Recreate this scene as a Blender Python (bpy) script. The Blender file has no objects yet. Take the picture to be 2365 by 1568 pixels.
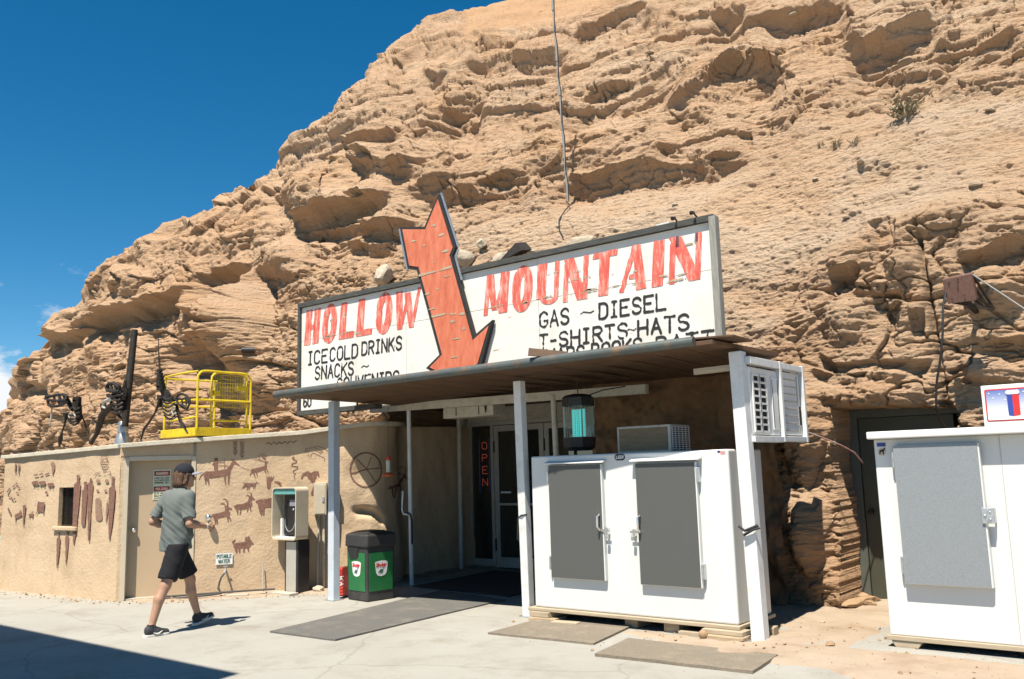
import bpy, bmesh, math, random
import numpy as np
from mathutils import Vector, Matrix
R = math.radians
scene = bpy.context.scene
COL = scene.collection
# ------------------------------------------------------------------ camera
CAM_H = 1.65
YAW, PITCH, ROLL, FPX = R(-38.2), R(8.485), R(-1.554), 2016.5      # focal length in pixels of a 2364 px wide picture
_fw = Vector((math.sin(YAW)*math.cos(PITCH), math.cos(YAW)*math.cos(PITCH), math.sin(PITCH)))
_r0 = Vector((math.cos(YAW), -math.sin(YAW), 0)); _u0 = _r0.cross(_fw)
_rt = math.cos(ROLL)*_r0 + math.sin(ROLL)*_u0; _up = -math.sin(ROLL)*_r0 + math.cos(ROLL)*_u0
cd = bpy.data.cameras.new('camera'); cam = bpy.data.objects.new('camera', cd); COL.objects.link(cam)
cd.sensor_width = 36; cd.lens = 36*FPX/2364; cd.clip_end = 5000; cd.clip_start = .05
cam.matrix_world = Matrix(((_rt.x, _up.x, -_fw.x, 0), (_rt.y, _up.y, -_fw.y, 0), (_rt.z, _up.z, -_fw.z, CAM_H), (0, 0, 0, 1)))
scene.camera = cam
# ------------------------------------------------------------------ sun, sky, exposure
SUN_EL, SUN_AZ = R(64.5), R(12)                                    # azimuth: towards the right of the facade normal
SUN = Vector((math.sin(SUN_AZ)*math.cos(SUN_EL), -math.cos(SUN_AZ)*math.cos(SUN_EL), math.sin(SUN_EL)))
sl = bpy.data.lights.new('sun', 'SUN'); sl.energy = 5.0; sl.angle = R(.53); sl.color = (1, .93, .82)
so = bpy.data.objects.new('sun', sl); COL.objects.link(so); so.location = SUN*60
so.rotation_euler = (-SUN).to_track_quat('-Z', 'Y').to_euler()
W = bpy.data.worlds.new('World'); scene.world = W; W.use_nodes = True
wn = W.node_tree.nodes; wl = W.node_tree.links
bg = wn['Background']
sky = wn.new('ShaderNodeTexSky'); sky.sky_type = 'NISHITA'; sky.sun_disc = False
sky.sun_elevation = SUN_EL; sky.sun_rotation = math.atan2(SUN.x, SUN.y)
sky.altitude = 2200; sky.air_density = 1.0; sky.dust_density = .15; sky.ozone_density = 2.0
bg.inputs['Strength'].default_value = .05
# a few cloud wisps low over the left horizon, and scattered cloud elsewhere (seen in the door glass)
tc = wn.new('ShaderNodeTexCoord'); mp = wn.new('ShaderNodeMapping'); mp.inputs['Scale'].default_value = (1, 1, 1.9)
nz = wn.new('ShaderNodeTexNoise'); nz.inputs['Scale'].default_value = 9.5; nz.inputs['Detail'].default_value = 7; nz.inputs['Roughness'].default_value = .6
wl.new(tc.outputs['Generated'], mp.inputs['Vector']); wl.new(mp.outputs['Vector'], nz.inputs['Vector'])
cr = wn.new('ShaderNodeValToRGB'); cr.color_ramp.elements[0].position = .53; cr.color_ramp.elements[1].position = .64
wl.new(nz.outputs['Fac'], cr.inputs['Fac'])
sx = wn.new('ShaderNodeSeparateXYZ'); wl.new(tc.outputs['Generated'], sx.inputs['Vector'])
ce = wn.new('ShaderNodeMapRange'); ce.inputs['From Min'].default_value = .24; ce.inputs['From Max'].default_value = .14
wl.new(sx.outputs['Z'], ce.inputs['Value'])
mu = wn.new('ShaderNodeMath'); mu.operation = 'MULTIPLY'; wl.new(cr.outputs['Color'], mu.inputs[0]); wl.new(ce.outputs['Result'], mu.inputs[1])
mx = wn.new('ShaderNodeMix'); mx.data_type = 'RGBA'; mx.inputs[7].default_value = (11, 11.3, 11.8, 1)
wl.new(mu.outputs[0], mx.inputs[0])
hs = wn.new('ShaderNodeHueSaturation'); hs.inputs['Hue'].default_value = .489; hs.inputs['Saturation'].default_value = 1.4; hs.inputs['Value'].default_value = 1.5
wl.new(sky.outputs['Color'], hs.inputs['Color']); wl.new(hs.outputs['Color'], mx.inputs[6]); wl.new(mx.outputs[2], bg.inputs['Color'])
vs = scene.view_settings; vs.view_transform = 'Standard'; vs.look = 'None'; vs.gamma = 1; vs.use_curve_mapping = False; vs.exposure = .78
scene.cycles.max_bounces = 8; scene.cycles.diffuse_bounces = 1

# ------------------------------------------------------------------ helpers: names and grouping
def tag(o, label=None, cat=None, group=None, kind=None):
    if label: o['label'] = label
    if cat: o['category'] = cat
    if group: o['group'] = group
    if kind: o['kind'] = kind
    return o
def thing(name, label, cat, loc=(0, 0, 0), rz=0, group=None):
    o = bpy.data.objects.new(name, None); COL.objects.link(o); o.empty_display_size = .2
    o.location = loc; o.rotation_euler = (0, 0, rz)
    return tag(o, label, cat, group)
def origin_of(o):
    v = Vector((0, 0, 0))
    while o is not None: v = v + Vector(o.location); o = o.parent
    return v
def copy_tree(o, parent=None):
    c = o.copy(); COL.objects.link(c); c.parent = parent
    for ch in list(o.children): copy_tree(ch, c)
    return c
class MB:
    """collects shapes in world (or local) space and links them as one mesh object"""
    def __init__(s): s.v = []; s.f = []; s.m = []
    def add(s, vs, fs, mi=0, M=None):
        n = len(s.v)
        s.v += [tuple(M @ Vector(p)) if M else tuple(p) for p in vs]
        s.f += [tuple(i+n for i in f) for f in fs]; s.m += [mi]*len(fs); return s
    def box(s, x0, x1, y0, y1, z0, z1, mi=0, M=None):
        return s.add([(x0,y0,z0),(x1,y0,z0),(x1,y1,z0),(x0,y1,z0),(x0,y0,z1),(x1,y0,z1),(x1,y1,z1),(x0,y1,z1)],
                     [(0,3,2,1),(4,5,6,7),(0,1,5,4),(1,2,6,5),(2,3,7,6),(3,0,4,7)], mi, M)
    def bar(s, a, b, w, h=None, mi=0, up=(0, 0, 1)):
        a = Vector(a); b = Vector(b); h = h or w; d = (b-a).normalized(); u = Vector(up)
        if abs(d.dot(u)) > .98: u = Vector((0, 1, 0))
        x = d.cross(u).normalized(); y = x.cross(d).normalized()
        vs = [p + x*sx*w/2 + y*sy*h/2 for p in (a, b) for sx, sy in ((-1,-1),(1,-1),(1,1),(-1,1))]
        return s.add(vs, [(0,1,2,3),(7,6,5,4),(0,4,5,1),(1,5,6,2),(2,6,7,3),(3,7,4,0)], mi)
    def tube(s, pts, r, n=10, mi=0, cap=True):
        pts = [Vector(p) for p in pts]; k = len(pts); rs = r if isinstance(r, (list, tuple)) else [r]*k
        vs = []; ref = None
        for i, p in enumerate(pts):
            d = (pts[min(i+1, k-1)] - pts[max(i-1, 0)]).normalized()
            if ref is None: ref = Vector((0, 0, 1)) if abs(d.z) < .9 else Vector((1, 0, 0))
            x = d.cross(ref).normalized(); y = x.cross(d).normalized(); ref = y
            vs += [p + (x*math.cos(2*math.pi*j/n) + y*math.sin(2*math.pi*j/n))*rs[i] for j in range(n)]
        fs = [(i*n+j, i*n+(j+1) % n, (i+1)*n+(j+1) % n, (i+1)*n+j) for i in range(k-1) for j in range(n)]
        if cap: fs += [tuple(range(n))[::-1], tuple((k-1)*n+j for j in range(n))]
        return s.add(vs, fs, mi)
    def lathe(s, prof, c, n=20, mi=0):
        """prof: list of (radius, z)"""
        vs = []; c = Vector(c)
        for r, z in prof: vs += [c + Vector((r*math.cos(2*math.pi*j/n), r*math.sin(2*math.pi*j/n), z)) for j in range(n)]
        k = len(prof)
        fs = [(i*n+j, i*n+(j+1) % n, (i+1)*n+(j+1) % n, (i+1)*n+j) for i in range(k-1) for j in range(n)]
        fs += [tuple(range(n))[::-1], tuple((k-1)*n+j for j in range(n))]
        return s.add(vs, fs, mi)
    def prism(s, poly, d, mi=0):
        """poly: 3-D points in order, extruded along d"""
        n = len(poly); d = Vector(d); vs = [Vector(p) for p in poly] + [Vector(p)+d for p in poly]
        fs = [tuple(range(n)), tuple(range(2*n-1, n-1, -1))] + [(i, i+n, (i+1) % n+n, (i+1) % n) for i in range(n)]
        return s.add(vs, fs, mi)
    def ball(s, c, r, n=10, sc=(1, 1, 1), mi=0):
        prof = [(max(1e-4, math.sin(math.pi*i/n))*r, -math.cos(math.pi*i/n)*r) for i in range(n+1)]
        m0 = len(s.v); s.lathe(prof, (0, 0, 0), n*2, mi)
        s.v[m0:] = [(c[0]+p[0]*sc[0], c[1]+p[1]*sc[1], c[2]+p[2]*sc[2]) for p in s.v[m0:]]; return s
    def build(s, name, mats, parent=None, bev=0, smooth=False, seg=2, wobble=0):
        me = bpy.data.meshes.new(name); off = origin_of(parent) if parent else Vector((0, 0, 0))
        me.from_pydata([(p[0]-off.x, p[1]-off.y, p[2]-off.z) for p in s.v], [], s.f)
        for m in (mats if isinstance(mats, (list, tuple)) else [mats]): me.materials.append(m)
        me.polygons.foreach_set('material_index', s.m)
        bm = bmesh.new(); bm.from_mesh(me); bmesh.ops.recalc_face_normals(bm, faces=bm.faces); bm.to_mesh(me); bm.free()
        if smooth: me.polygons.foreach_set('use_smooth', [True]*len(me.polygons)); me.set_sharp_from_angle(angle=R(40))
        o = bpy.data.objects.new(name, me); COL.objects.link(o); o.parent = parent
        if bev:
            b = o.modifiers.new('bevel', 'BEVEL'); b.width = bev; b.segments = seg; b.limit_method = 'ANGLE'; b.angle_limit = R(35); b.harden_normals = False
        return o
def np_mesh(name, V, F, mats, parent=None, smooth=True, attr=None):
    """V (n,3) float array, F (m,k) int array"""
    me = bpy.data.meshes.new(name); V = np.asarray(V, np.float32); F = np.asarray(F, np.int32)
    if parent is not None: V = V - np.array(origin_of(parent), np.float32)
    me.vertices.add(len(V)); me.vertices.foreach_set('co', V.ravel())
    k = F.shape[1]; me.loops.add(F.size); me.loops.foreach_set('vertex_index', F.ravel())
    me.polygons.add(len(F)); me.polygons.foreach_set('loop_start', np.arange(0, F.size, k, dtype=np.int32))
    me.polygons.foreach_set('use_smooth', np.full(len(F), smooth)); me.update(calc_edges=True)
    for m in (mats if isinstance(mats, (list, tuple)) else [mats]): me.materials.append(m)
    if attr:
        for an, av in attr.items():
            a = me.attributes.new(an, 'FLOAT', 'POINT'); a.data.foreach_set('value', np.asarray(av, np.float32).ravel())
    o = bpy.data.objects.new(name, me); COL.objects.link(o); o.parent = parent
    return o
# ------------------------------------------------------------------ helpers: numpy noise
_rs = np.random.RandomState(7)
_perm = _rs.permutation(256).astype(np.int32); _perm = np.concatenate([_perm]*3)
_grad = _rs.normal(size=(256, 3)).astype(np.float32); _grad /= np.linalg.norm(_grad, axis=1)[:, None]
def perlin(x, y, z):
    x = np.asarray(x, np.float32); y = np.asarray(y, np.float32); z = np.asarray(z, np.float32)
    xi = np.floor(x).astype(np.int32); yi = np.floor(y).astype(np.int32); zi = np.floor(z).astype(np.int32)
    xf = x-xi; yf = y-yi; zf = z-zi
    u = xf*xf*xf*(xf*(xf*6-15)+10); v = yf*yf*yf*(yf*(yf*6-15)+10); w = zf*zf*zf*(zf*(zf*6-15)+10)
    xi &= 255; yi &= 255; zi &= 255; out = 0
    for dx in (0, 1):
        px = _perm[(xi+dx) & 255]
        for dy in (0, 1):
            py = _perm[px + ((yi+dy) & 255)]
            for dz in (0, 1):
                g = _grad[_perm[py + ((zi+dz) & 255)]]
                out = out + (g[..., 0]*(xf-dx) + g[..., 1]*(yf-dy) + g[..., 2]*(zf-dz))*(u if dx else 1-u)*(v if dy else 1-v)*(w if dz else 1-w)
    return out*1.5
def fbm(x, y, z, o=4, rough=.5):
    a = 1; s = 0; f = 1
    for i in range(o): s = s + a*perlin(x*f+i*17.3, y*f+i*5.1, z*f-i*9.7); a *= rough; f *= 2.03
    return s
def voronoi(x, y, z):
    """F1, F2, a random number per cell, a tilted plane per cell"""
    xi = np.floor(x).astype(np.int32); yi = np.floor(y).astype(np.int32); zi = np.floor(z).astype(np.int32)
    d1 = np.full(x.shape, 9., np.float32); d2 = d1.copy(); cid = np.zeros(x.shape, np.float32); tilt = cid.copy()
    for dx in (-1, 0, 1):
        for dy in (-1, 0, 1):
            for dz in (-1, 0, 1):
                a = xi+dx; b = yi+dy; c = zi+dz
                h = _perm[_perm[_perm[a & 255] + (b & 255)] + (c & 255)]
                g = _grad[h]*.45
                rx, ry, rz = a+.5+g[..., 0]-x, b+.5+g[..., 1]-y, c+.5+g[..., 2]-z; d = np.sqrt(rx*rx+ry*ry+rz*rz).astype(np.float32)
                m = d < d1; t = _grad[(h*7+13) & 255]; tilt = np.where(m, rx*t[..., 0]+ry*t[..., 1]+rz*t[..., 2], tilt)
                d2 = np.where(m, d1, np.minimum(d2, d)); cid = np.where(m, h/255., cid); d1 = np.where(m, d, d1)
    return d1, d2, cid, tilt
# ------------------------------------------------------------------ helpers: measuring on the ground plan
def ray(x, y):
    """direction seen at a pixel of the 2364 px wide picture"""
    return _fw + _rt*((x-1182)/FPX) - _up*((y-784)/FPX)
def gz(x, y, z=0.):
    d = ray(x, y); k = (z-CAM_H)/d.z; return Vector((d.x*k, d.y*k, z))
def gy(x, y, Y):
    d = ray(x, y); k = Y/d.y; return Vector((d.x*k, Y, CAM_H+d.z*k))
def gx(x, y, X):
    d = ray(x, y); k = X/d.x; return Vector((X, d.y*k, CAM_H+d.z*k))
def project(V):
    d = V - np.array([0, 0, CAM_H]); w = d @ np.array(_fw)
    return 1182+FPX*(d @ np.array(_rt))/w, 784-FPX*(d @ np.array(_up))/w
# ------------------------------------------------------------------ materials
def mat(name, col=(.5, .5, .5), rough=.6, metal=0, var=.12, scale=6., col2=None, bump=0, bscale=60., spec=.5, dirt=None, dirt_amt=.35, dscale=2., stretch=None, detail=5):
    m = bpy.data.materials.new(name); m.use_nodes = True; nt = m.node_tree; n = nt.nodes; l = nt.links
    p = n['Principled BSDF']; p.inputs['Roughness'].default_value = rough; p.inputs['Metallic'].default_value = metal
    p.inputs['Specular IOR Level'].default_value = spec
    tc = n.new('ShaderNodeTexCoord'); src = tc.outputs['Object']
    if stretch:
        mp = n.new('ShaderNodeMapping'); mp.inputs['Scale'].default_value = stretch; l.new(src, mp.inputs['Vector']); src = mp.outputs['Vector']
    nz = n.new('ShaderNodeTexNoise'); nz.inputs['Scale'].default_value = scale; nz.inputs['Detail'].default_value = detail; nz.inputs['Roughness'].default_value = .62
    l.new(src, nz.inputs['Vector'])
    mx = n.new('ShaderNodeMix'); mx.data_type = 'RGBA'
    c2 = col2 or tuple(min(1, c*(1+var)) for c in col); c1 = col if col2 else tuple(c*(1-var) for c in col)
    mx.inputs[6].default_value = (*c1, 1); mx.inputs[7].default_value = (*c2, 1)
    mr = n.new('ShaderNodeMapRange'); mr.inputs['From Min'].default_value = .3; mr.inputs['From Max'].default_value = .7
    l.new(nz.outputs['Fac'], mr.inputs['Value']); l.new(mr.outputs['Result'], mx.inputs[0]); out = mx.outputs[2]
    if dirt:
        d = n.new('ShaderNodeTexNoise'); d.inputs['Scale'].default_value = dscale; d.inputs['Detail'].default_value = 8; d.inputs['Roughness'].default_value = .7
        l.new(src, d.inputs['Vector'])
        r = n.new('ShaderNodeMapRange'); r.inputs['From Min'].default_value = .5; r.inputs['From Max'].default_value = .72; r.inputs['To Max'].default_value = dirt_amt
        l.new(d.outputs['Fac'], r.inputs['Value'])
        m2 = n.new('ShaderNodeMix'); m2.data_type = 'RGBA'; m2.inputs[7].default_value = (*dirt, 1)
        l.new(out, m2.inputs[6]); l.new(r.outputs['Result'], m2.inputs[0]); out = m2.outputs[2]
    l.new(out, p.inputs['Base Color'])
    if bump:
        b = n.new('ShaderNodeTexNoise'); b.inputs['Scale'].default_value = bscale; b.inputs['Detail'].default_value = 5
        l.new(src, b.inputs['Vector']); bp = n.new('ShaderNodeBump'); bp.inputs['Strength'].default_value = bump; bp.inputs['Distance'].default_value = .02
        l.new(b.outputs['Fac'], bp.inputs['Height']); l.new(bp.outputs['Normal'], p.inputs['Normal'])
    return m
M = {}
M['white_enamel'] = mat('white_enamel', (.70, .705, .68), .42, var=.03, dirt=(.52, .46, .36), dirt_amt=.22, dscale=3, stretch=(1, 1, .35), bump=.05, bscale=9)
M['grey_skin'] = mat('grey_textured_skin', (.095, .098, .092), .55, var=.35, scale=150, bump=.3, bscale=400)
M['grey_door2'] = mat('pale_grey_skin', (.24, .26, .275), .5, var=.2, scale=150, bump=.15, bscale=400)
M['white_paint'] = mat('white_paint', (.70, .71, .70), .55, var=.05, dirt=(.45, .36, .25), dirt_amt=.4, dscale=9)
M['old_white'] = mat('old_white_paint', (.58, .54, .45), .6, var=.1, dirt=(.30, .22, .14), dirt_amt=.6, dscale=14)
M['blue_grey_paint'] = mat('blue_grey_paint', (.52, .57, .62), .5, var=.05, dirt=(.36, .33, .3), dirt_amt=.4, dscale=8)
M['rust'] = mat('rusty_steel', (.075, .04, .02), .75, col2=(.14, .075, .036), scale=5, dirt=(.09, .05, .03), dirt_amt=.8, dscale=4, bump=.1)
M['rust_pipe'] = mat('grey_blue_steel', (.10, .115, .11), .5, metal=.3, var=.15, dirt=(.30, .16, .07), dirt_amt=.85, dscale=5)
M['rust_plate'] = mat('rust_brown_paint', (.15, .075, .055), .7, var=.2, scale=30, bump=.1)
M['galv'] = mat('galvanised_steel', (.55, .57, .58), .4, metal=.8, var=.15, scale=20)
M['mast_grey'] = mat('dull_grey_tube', (.30, .30, .28), .6)
M['pink_cable'] = mat('faded_pink_cable', (.45, .12, .10), .6, col2=(.6, .5, .45), scale=4)
M['chrome'] = mat('chrome', (.75, .76, .77), .18, metal=1, var=.03)
M['alu'] = mat('aluminium', (.50, .48, .43), .5, metal=.3, var=.08)
M['dark_metal'] = mat('dark_rusty_iron', (.03, .024, .02), .65, metal=.3, var=.4, scale=20)
M['black'] = mat('black_plastic', (.018, .018, .019), .5, var=.2)
M['black_dusty'] = mat('dusty_black_plastic', (.035, .034, .034), .6, var=.2, dirt=(.12, .10, .08), dirt_amt=.4)
M['rubber'] = mat('black_rubber', (.03, .03, .032), .8, var=.2)
M['green'] = mat('green_panel', (.014, .15, .042), .5, var=.12, dirt=(.05, .2, .08), dirt_amt=.3)
M['red'] = mat('red_plastic', (.62, .05, .03), .5, var=.1)
M['yellow'] = mat('yellow_paint', (.74, .56, .02), .5, var=.1, dirt=(.36, .22, .05), dirt_amt=.6, dscale=11)
M['wood'] = mat('weathered_wood', (.40, .30, .19), .8, var=.25, scale=4, stretch=(1, 6, 12), dirt=(.5, .42, .32), dirt_amt=.4)
M['pale_wood'] = mat('pale_pine_wood', (.42, .34, .235), .75, var=.2, scale=4, stretch=(1, 8, 12))
M['grey_wood'] = mat('grey_black_wood', (.022, .025, .024), .85, col2=(.10, .10, .09), scale=6, stretch=(1.2, 8, 14))
M['plug_white'] = mat('white_plastic', (.78, .77, .74), .45, var=.03)
M['beige_metal'] = mat('beige_painted_metal', (.58, .50, .37), .5, var=.06, dirt=(.4, .3, .2), dirt_amt=.3)
M['tan_door'] = mat('tan_painted_door', (.50, .37, .235), .55, var=.05, scale=2, dirt=(.55, .34, .2), dirt_amt=.25, dscale=1.2)
M['olive_door'] = mat('olive_green_door', (.055, .058, .04), .5, var=.08)
M['skin'] = mat('skin', (.42, .235, .15), .55, var=.08, scale=8)
M['hair'] = mat('brown_hair', (.055, .028, .014), .6, col2=(.15, .075, .034), scale=16, stretch=(5, 5, .6), bump=.5, bscale=14)
M['shirt'] = mat('grey_green_cotton', (.135, .15, .14), .9, var=.16, scale=160, bump=.12, bscale=240)
M['shorts'] = mat('black_cloth', (.007, .007, .010), .9, var=.2, bump=.1, bscale=120)
M['navy'] = mat('navy_cloth', (.008, .010, .016), .9, var=.2)
M['grey_cloth'] = mat('grey_cloth', (.25, .25, .29), .85, var=.1)
M['shoe'] = mat('dark_grey_mesh', (.035, .037, .042), .8, var=.3, scale=60)
M['sole'] = mat('off_white_foam', (.66, .64, .58), .7, var=.06)
M['mat'] = mat('grey_rubber_mat', (.125, .12, .108), .85, var=.2, scale=60, dirt=(.28, .24, .18), dirt_amt=.5, dscale=3, bump=.4, bscale=90)
M['dusty_mat'] = mat('dusty_brown_mat', (.20, .168, .125), .9, var=.18, scale=40, dirt=(.34, .27, .19), dirt_amt=.6, dscale=4, bump=.4, bscale=90)
M['concrete_block'] = mat('pale_concrete', (.46, .41, .33), .9, var=.12, scale=12, bump=.3, bscale=40)
M['pale_rock'] = mat('pale_limestone', (.38, .31, .22), .95, col2=(.52, .46, .36), scale=5, dirt=(.26, .18, .10), dirt_amt=.7, dscale=4, bump=.8, bscale=18)
M['tan_rock'] = mat('tan_sandstone', (.30, .19, .105), .95, col2=(.40, .27, .155), scale=5, bump=.8, bscale=22)
M['shrub'] = mat('dry_shrub', (.25, .22, .13), .9, var=.35, scale=30)
M['paint_brown'] = mat('red_brown_wall_paint', (.145, .062, .045), .85, col2=(.29, .155, .105), scale=34)
M['paint_brown_faded'] = mat('faded_brown_wall_paint', (.30, .18, .12), .85, var=.3, scale=40)
M['sign_black'] = mat('black_sign_paint', (.02, .021, .02), .7, var=.3, scale=12)
M['sign_orange'] = mat('orange_arrow_paint', (.52, .11, .05), .7, col2=(.66, .21, .115), scale=3.5, stretch=(4, 1, 1.2), dirt=(.66, .33, .22), dirt_amt=.35, dscale=9)
M['sign_red'] = mat('faded_red_paint', (.58, .065, .045), .75, col2=(.72, .22, .16), scale=5, stretch=(3.5, 1, .8), dirt=(.80, .60, .52), dirt_amt=.95, dscale=5)
M['txt_green'] = mat('dark_green_print', (.03, .12, .08), .6)
M['txt_red'] = mat('red_print', (.60, .03, .03), .5)
M['txt_black'] = mat('black_print', (.02, .02, .02), .6)
M['blue'] = mat('blue_print', (.03, .06, .30), .5)
M['cream_sign'] = mat('cream_sticker', (.62, .62, .44), .5, var=.03)
M['hose'] = mat('dark_grey_rubber_hose', (.07, .065, .06), .7, var=.2)
M['cord'] = mat('black_cable', (.015, .015, .016), .6)
M['teal_glass'] = mat('teal_panel', (.12, .36, .34), .4, var=.05)
def emis(name, col, st):
    m = bpy.data.materials.new(name); m.use_nodes = True; p = m.node_tree.nodes['Principled BSDF']
    p.inputs['Base Color'].default_value = (*col, 1); p.inputs['Emission Color'].default_value = (*col, 1); p.inputs['Emission Strength'].default_value = st
    return m
M['neon_red'] = emis('red_neon', (1, .16, .10), .07)
M['neon_blue'] = emis('blue_neon', (.15, .3, .8), .05)
M['uv_tube'] = emis('cyan_uv_tube', (.10, .62, .58), .42)
def glassy(name, col, rough=.02, trans=0, alpha=1):
    m = bpy.data.materials.new(name); m.use_nodes = True; p = m.node_tree.nodes['Principled BSDF']
    p.inputs['Base Color'].default_value = (*col, 1); p.inputs['Roughness'].default_value = rough
    p.inputs['Transmission Weight'].default_value = trans; p.inputs['IOR'].default_value = 1.45; p.inputs['Alpha'].default_value = alpha
    return m
M['door_glass'] = glassy('dark_door_glass', (.012, .016, .016), .015)
M['door_glass'].node_tree.nodes['Principled BSDF'].inputs['IOR'].default_value = 2.1
M['clear_glass'] = glassy('clear_glass', (.9, .92, .92), .05, .9)
M['dark_void'] = mat('dark_interior', (.012, .011, .010), .9)

def rock_material():
    m = bpy.data.materials.new('layered_sandstone'); m.use_nodes = True; n = m.node_tree.nodes; l = m.node_tree.links
    p = n['Principled BSDF']; p.inputs['Roughness'].default_value = .95; p.inputs['Specular IOR Level'].default_value = .15
    tc = n.new('ShaderNodeTexCoord'); ob = tc.outputs['Object']
    def noise(sc, st=(1, 1, 1), det=6, ro=.6):
        mp = n.new('ShaderNodeMapping'); mp.inputs['Scale'].default_value = st; l.new(ob, mp.inputs['Vector'])
        t = n.new('ShaderNodeTexNoise'); t.inputs['Scale'].default_value = sc; t.inputs['Detail'].default_value = det; t.inputs['Roughness'].default_value = ro
        l.new(mp.outputs['Vector'], t.inputs['Vector']); return t.outputs['Fac']
    def rng(v, a, b, lo=0, hi=1):
        r = n.new('ShaderNodeMapRange'); r.inputs['From Min'].default_value = a; r.inputs['From Max'].default_value = b
        r.inputs['To Min'].default_value = lo; r.inputs['To Max'].default_value = hi; l.new(v, r.inputs['Value']); return r.outputs['Result']
    def mix(f, a, b):
        x = n.new('ShaderNodeMix'); x.data_type = 'RGBA'; l.new(f, x.inputs[0])
        for k, c in ((6, a), (7, b)):
            if isinstance(c, tuple): x.inputs[k].default_value = (*c, 1)
            else: l.new(c, x.inputs[k])
        return x.outputs[2]
    c = mix(rng(noise(.55, (1, 1, 1.6)), .35, .68), (.485, .312, .190), (.575, .392, .25))
    c = mix(rng(noise(1.3, (.35, .35, 6), 7, .65), .45, .72, 0, .55), c, (.56, .425, .295))
    c = mix(rng(noise(9, (1, 1, 2), 6, .7), .5, .75, 0, .35), c, (.34, .21, .115))
    at = n.new('ShaderNodeAttribute'); at.attribute_name = 'pale'
    c = mix(at.outputs['Fac'], c, (.58, .45, .325))
    at2 = n.new('ShaderNodeAttribute'); at2.attribute_name = 'warm'
    c = mix(at2.outputs['Fac'], c, (.52, .31, .168))
    l.new(c, p.inputs['Base Color'])
    h = n.new('ShaderNodeMath'); h.operation = 'ADD'
    l.new(noise(16, (1, 1, 1.8), 8, .68), h.inputs[0])
    h2 = n.new('ShaderNodeMath'); h2.operation = 'MULTIPLY'; h2.inputs[1].default_value = 1.0
    l.new(noise(5, (.5, .5, 4), 8, .7), h2.inputs[0]); l.new(h2.outputs[0], h.inputs[1])
    bp = n.new('ShaderNodeBump'); bp.inputs['Strength'].default_value = .95; bp.inputs['Distance'].default_value = .08
    l.new(h.outputs[0], bp.inputs['Height']); l.new(bp.outputs['Normal'], p.inputs['Normal'])
    return m
M['rock'] = rock_material()
def stucco_material():
    m = mat('tan_stucco', (.55, .40, .252), .92, col2=(.61, .452, .295), scale=1.3, dirt=(.40, .27, .155), dirt_amt=.6, dscale=2.2, bump=.0, stretch=(1, 1, .45))
    n = m.node_tree.nodes; l = m.node_tree.links; p = n['Principled BSDF']; tc = n.new('ShaderNodeTexCoord')
    a = n.new('ShaderNodeTexNoise'); a.inputs['Scale'].default_value = 14; a.inputs['Detail'].default_value = 6; a.inputs['Roughness'].default_value = .65
    b = n.new('ShaderNodeTexVoronoi'); b.inputs['Scale'].default_value = 26
    l.new(tc.outputs['Object'], a.inputs['Vector']); l.new(tc.outputs['Object'], b.inputs['Vector'])
    s = n.new('ShaderNodeMath'); s.operation = 'MULTIPLY_ADD'; s.inputs[1].default_value = .35
    l.new(b.outputs['Distance'], s.inputs[0]); l.new(a.outputs['Fac'], s.inputs[2])
    bp = n.new('ShaderNodeBump'); bp.inputs['Strength'].default_value = .42; bp.inputs['Distance'].default_value = .018
    l.new(s.outputs[0], bp.inputs['Height']); l.new(bp.outputs['Normal'], p.inputs['Normal'])
    return m
M['stucco'] = stucco_material()
M['brown_stucco'] = mat('brown_rough_plaster', (.19, .108, .055), .95, col2=(.26, .155, .08), scale=2, bump=.9, bscale=14, dirt=(.16, .09, .045), dirt_amt=.5, dscale=3)
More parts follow.
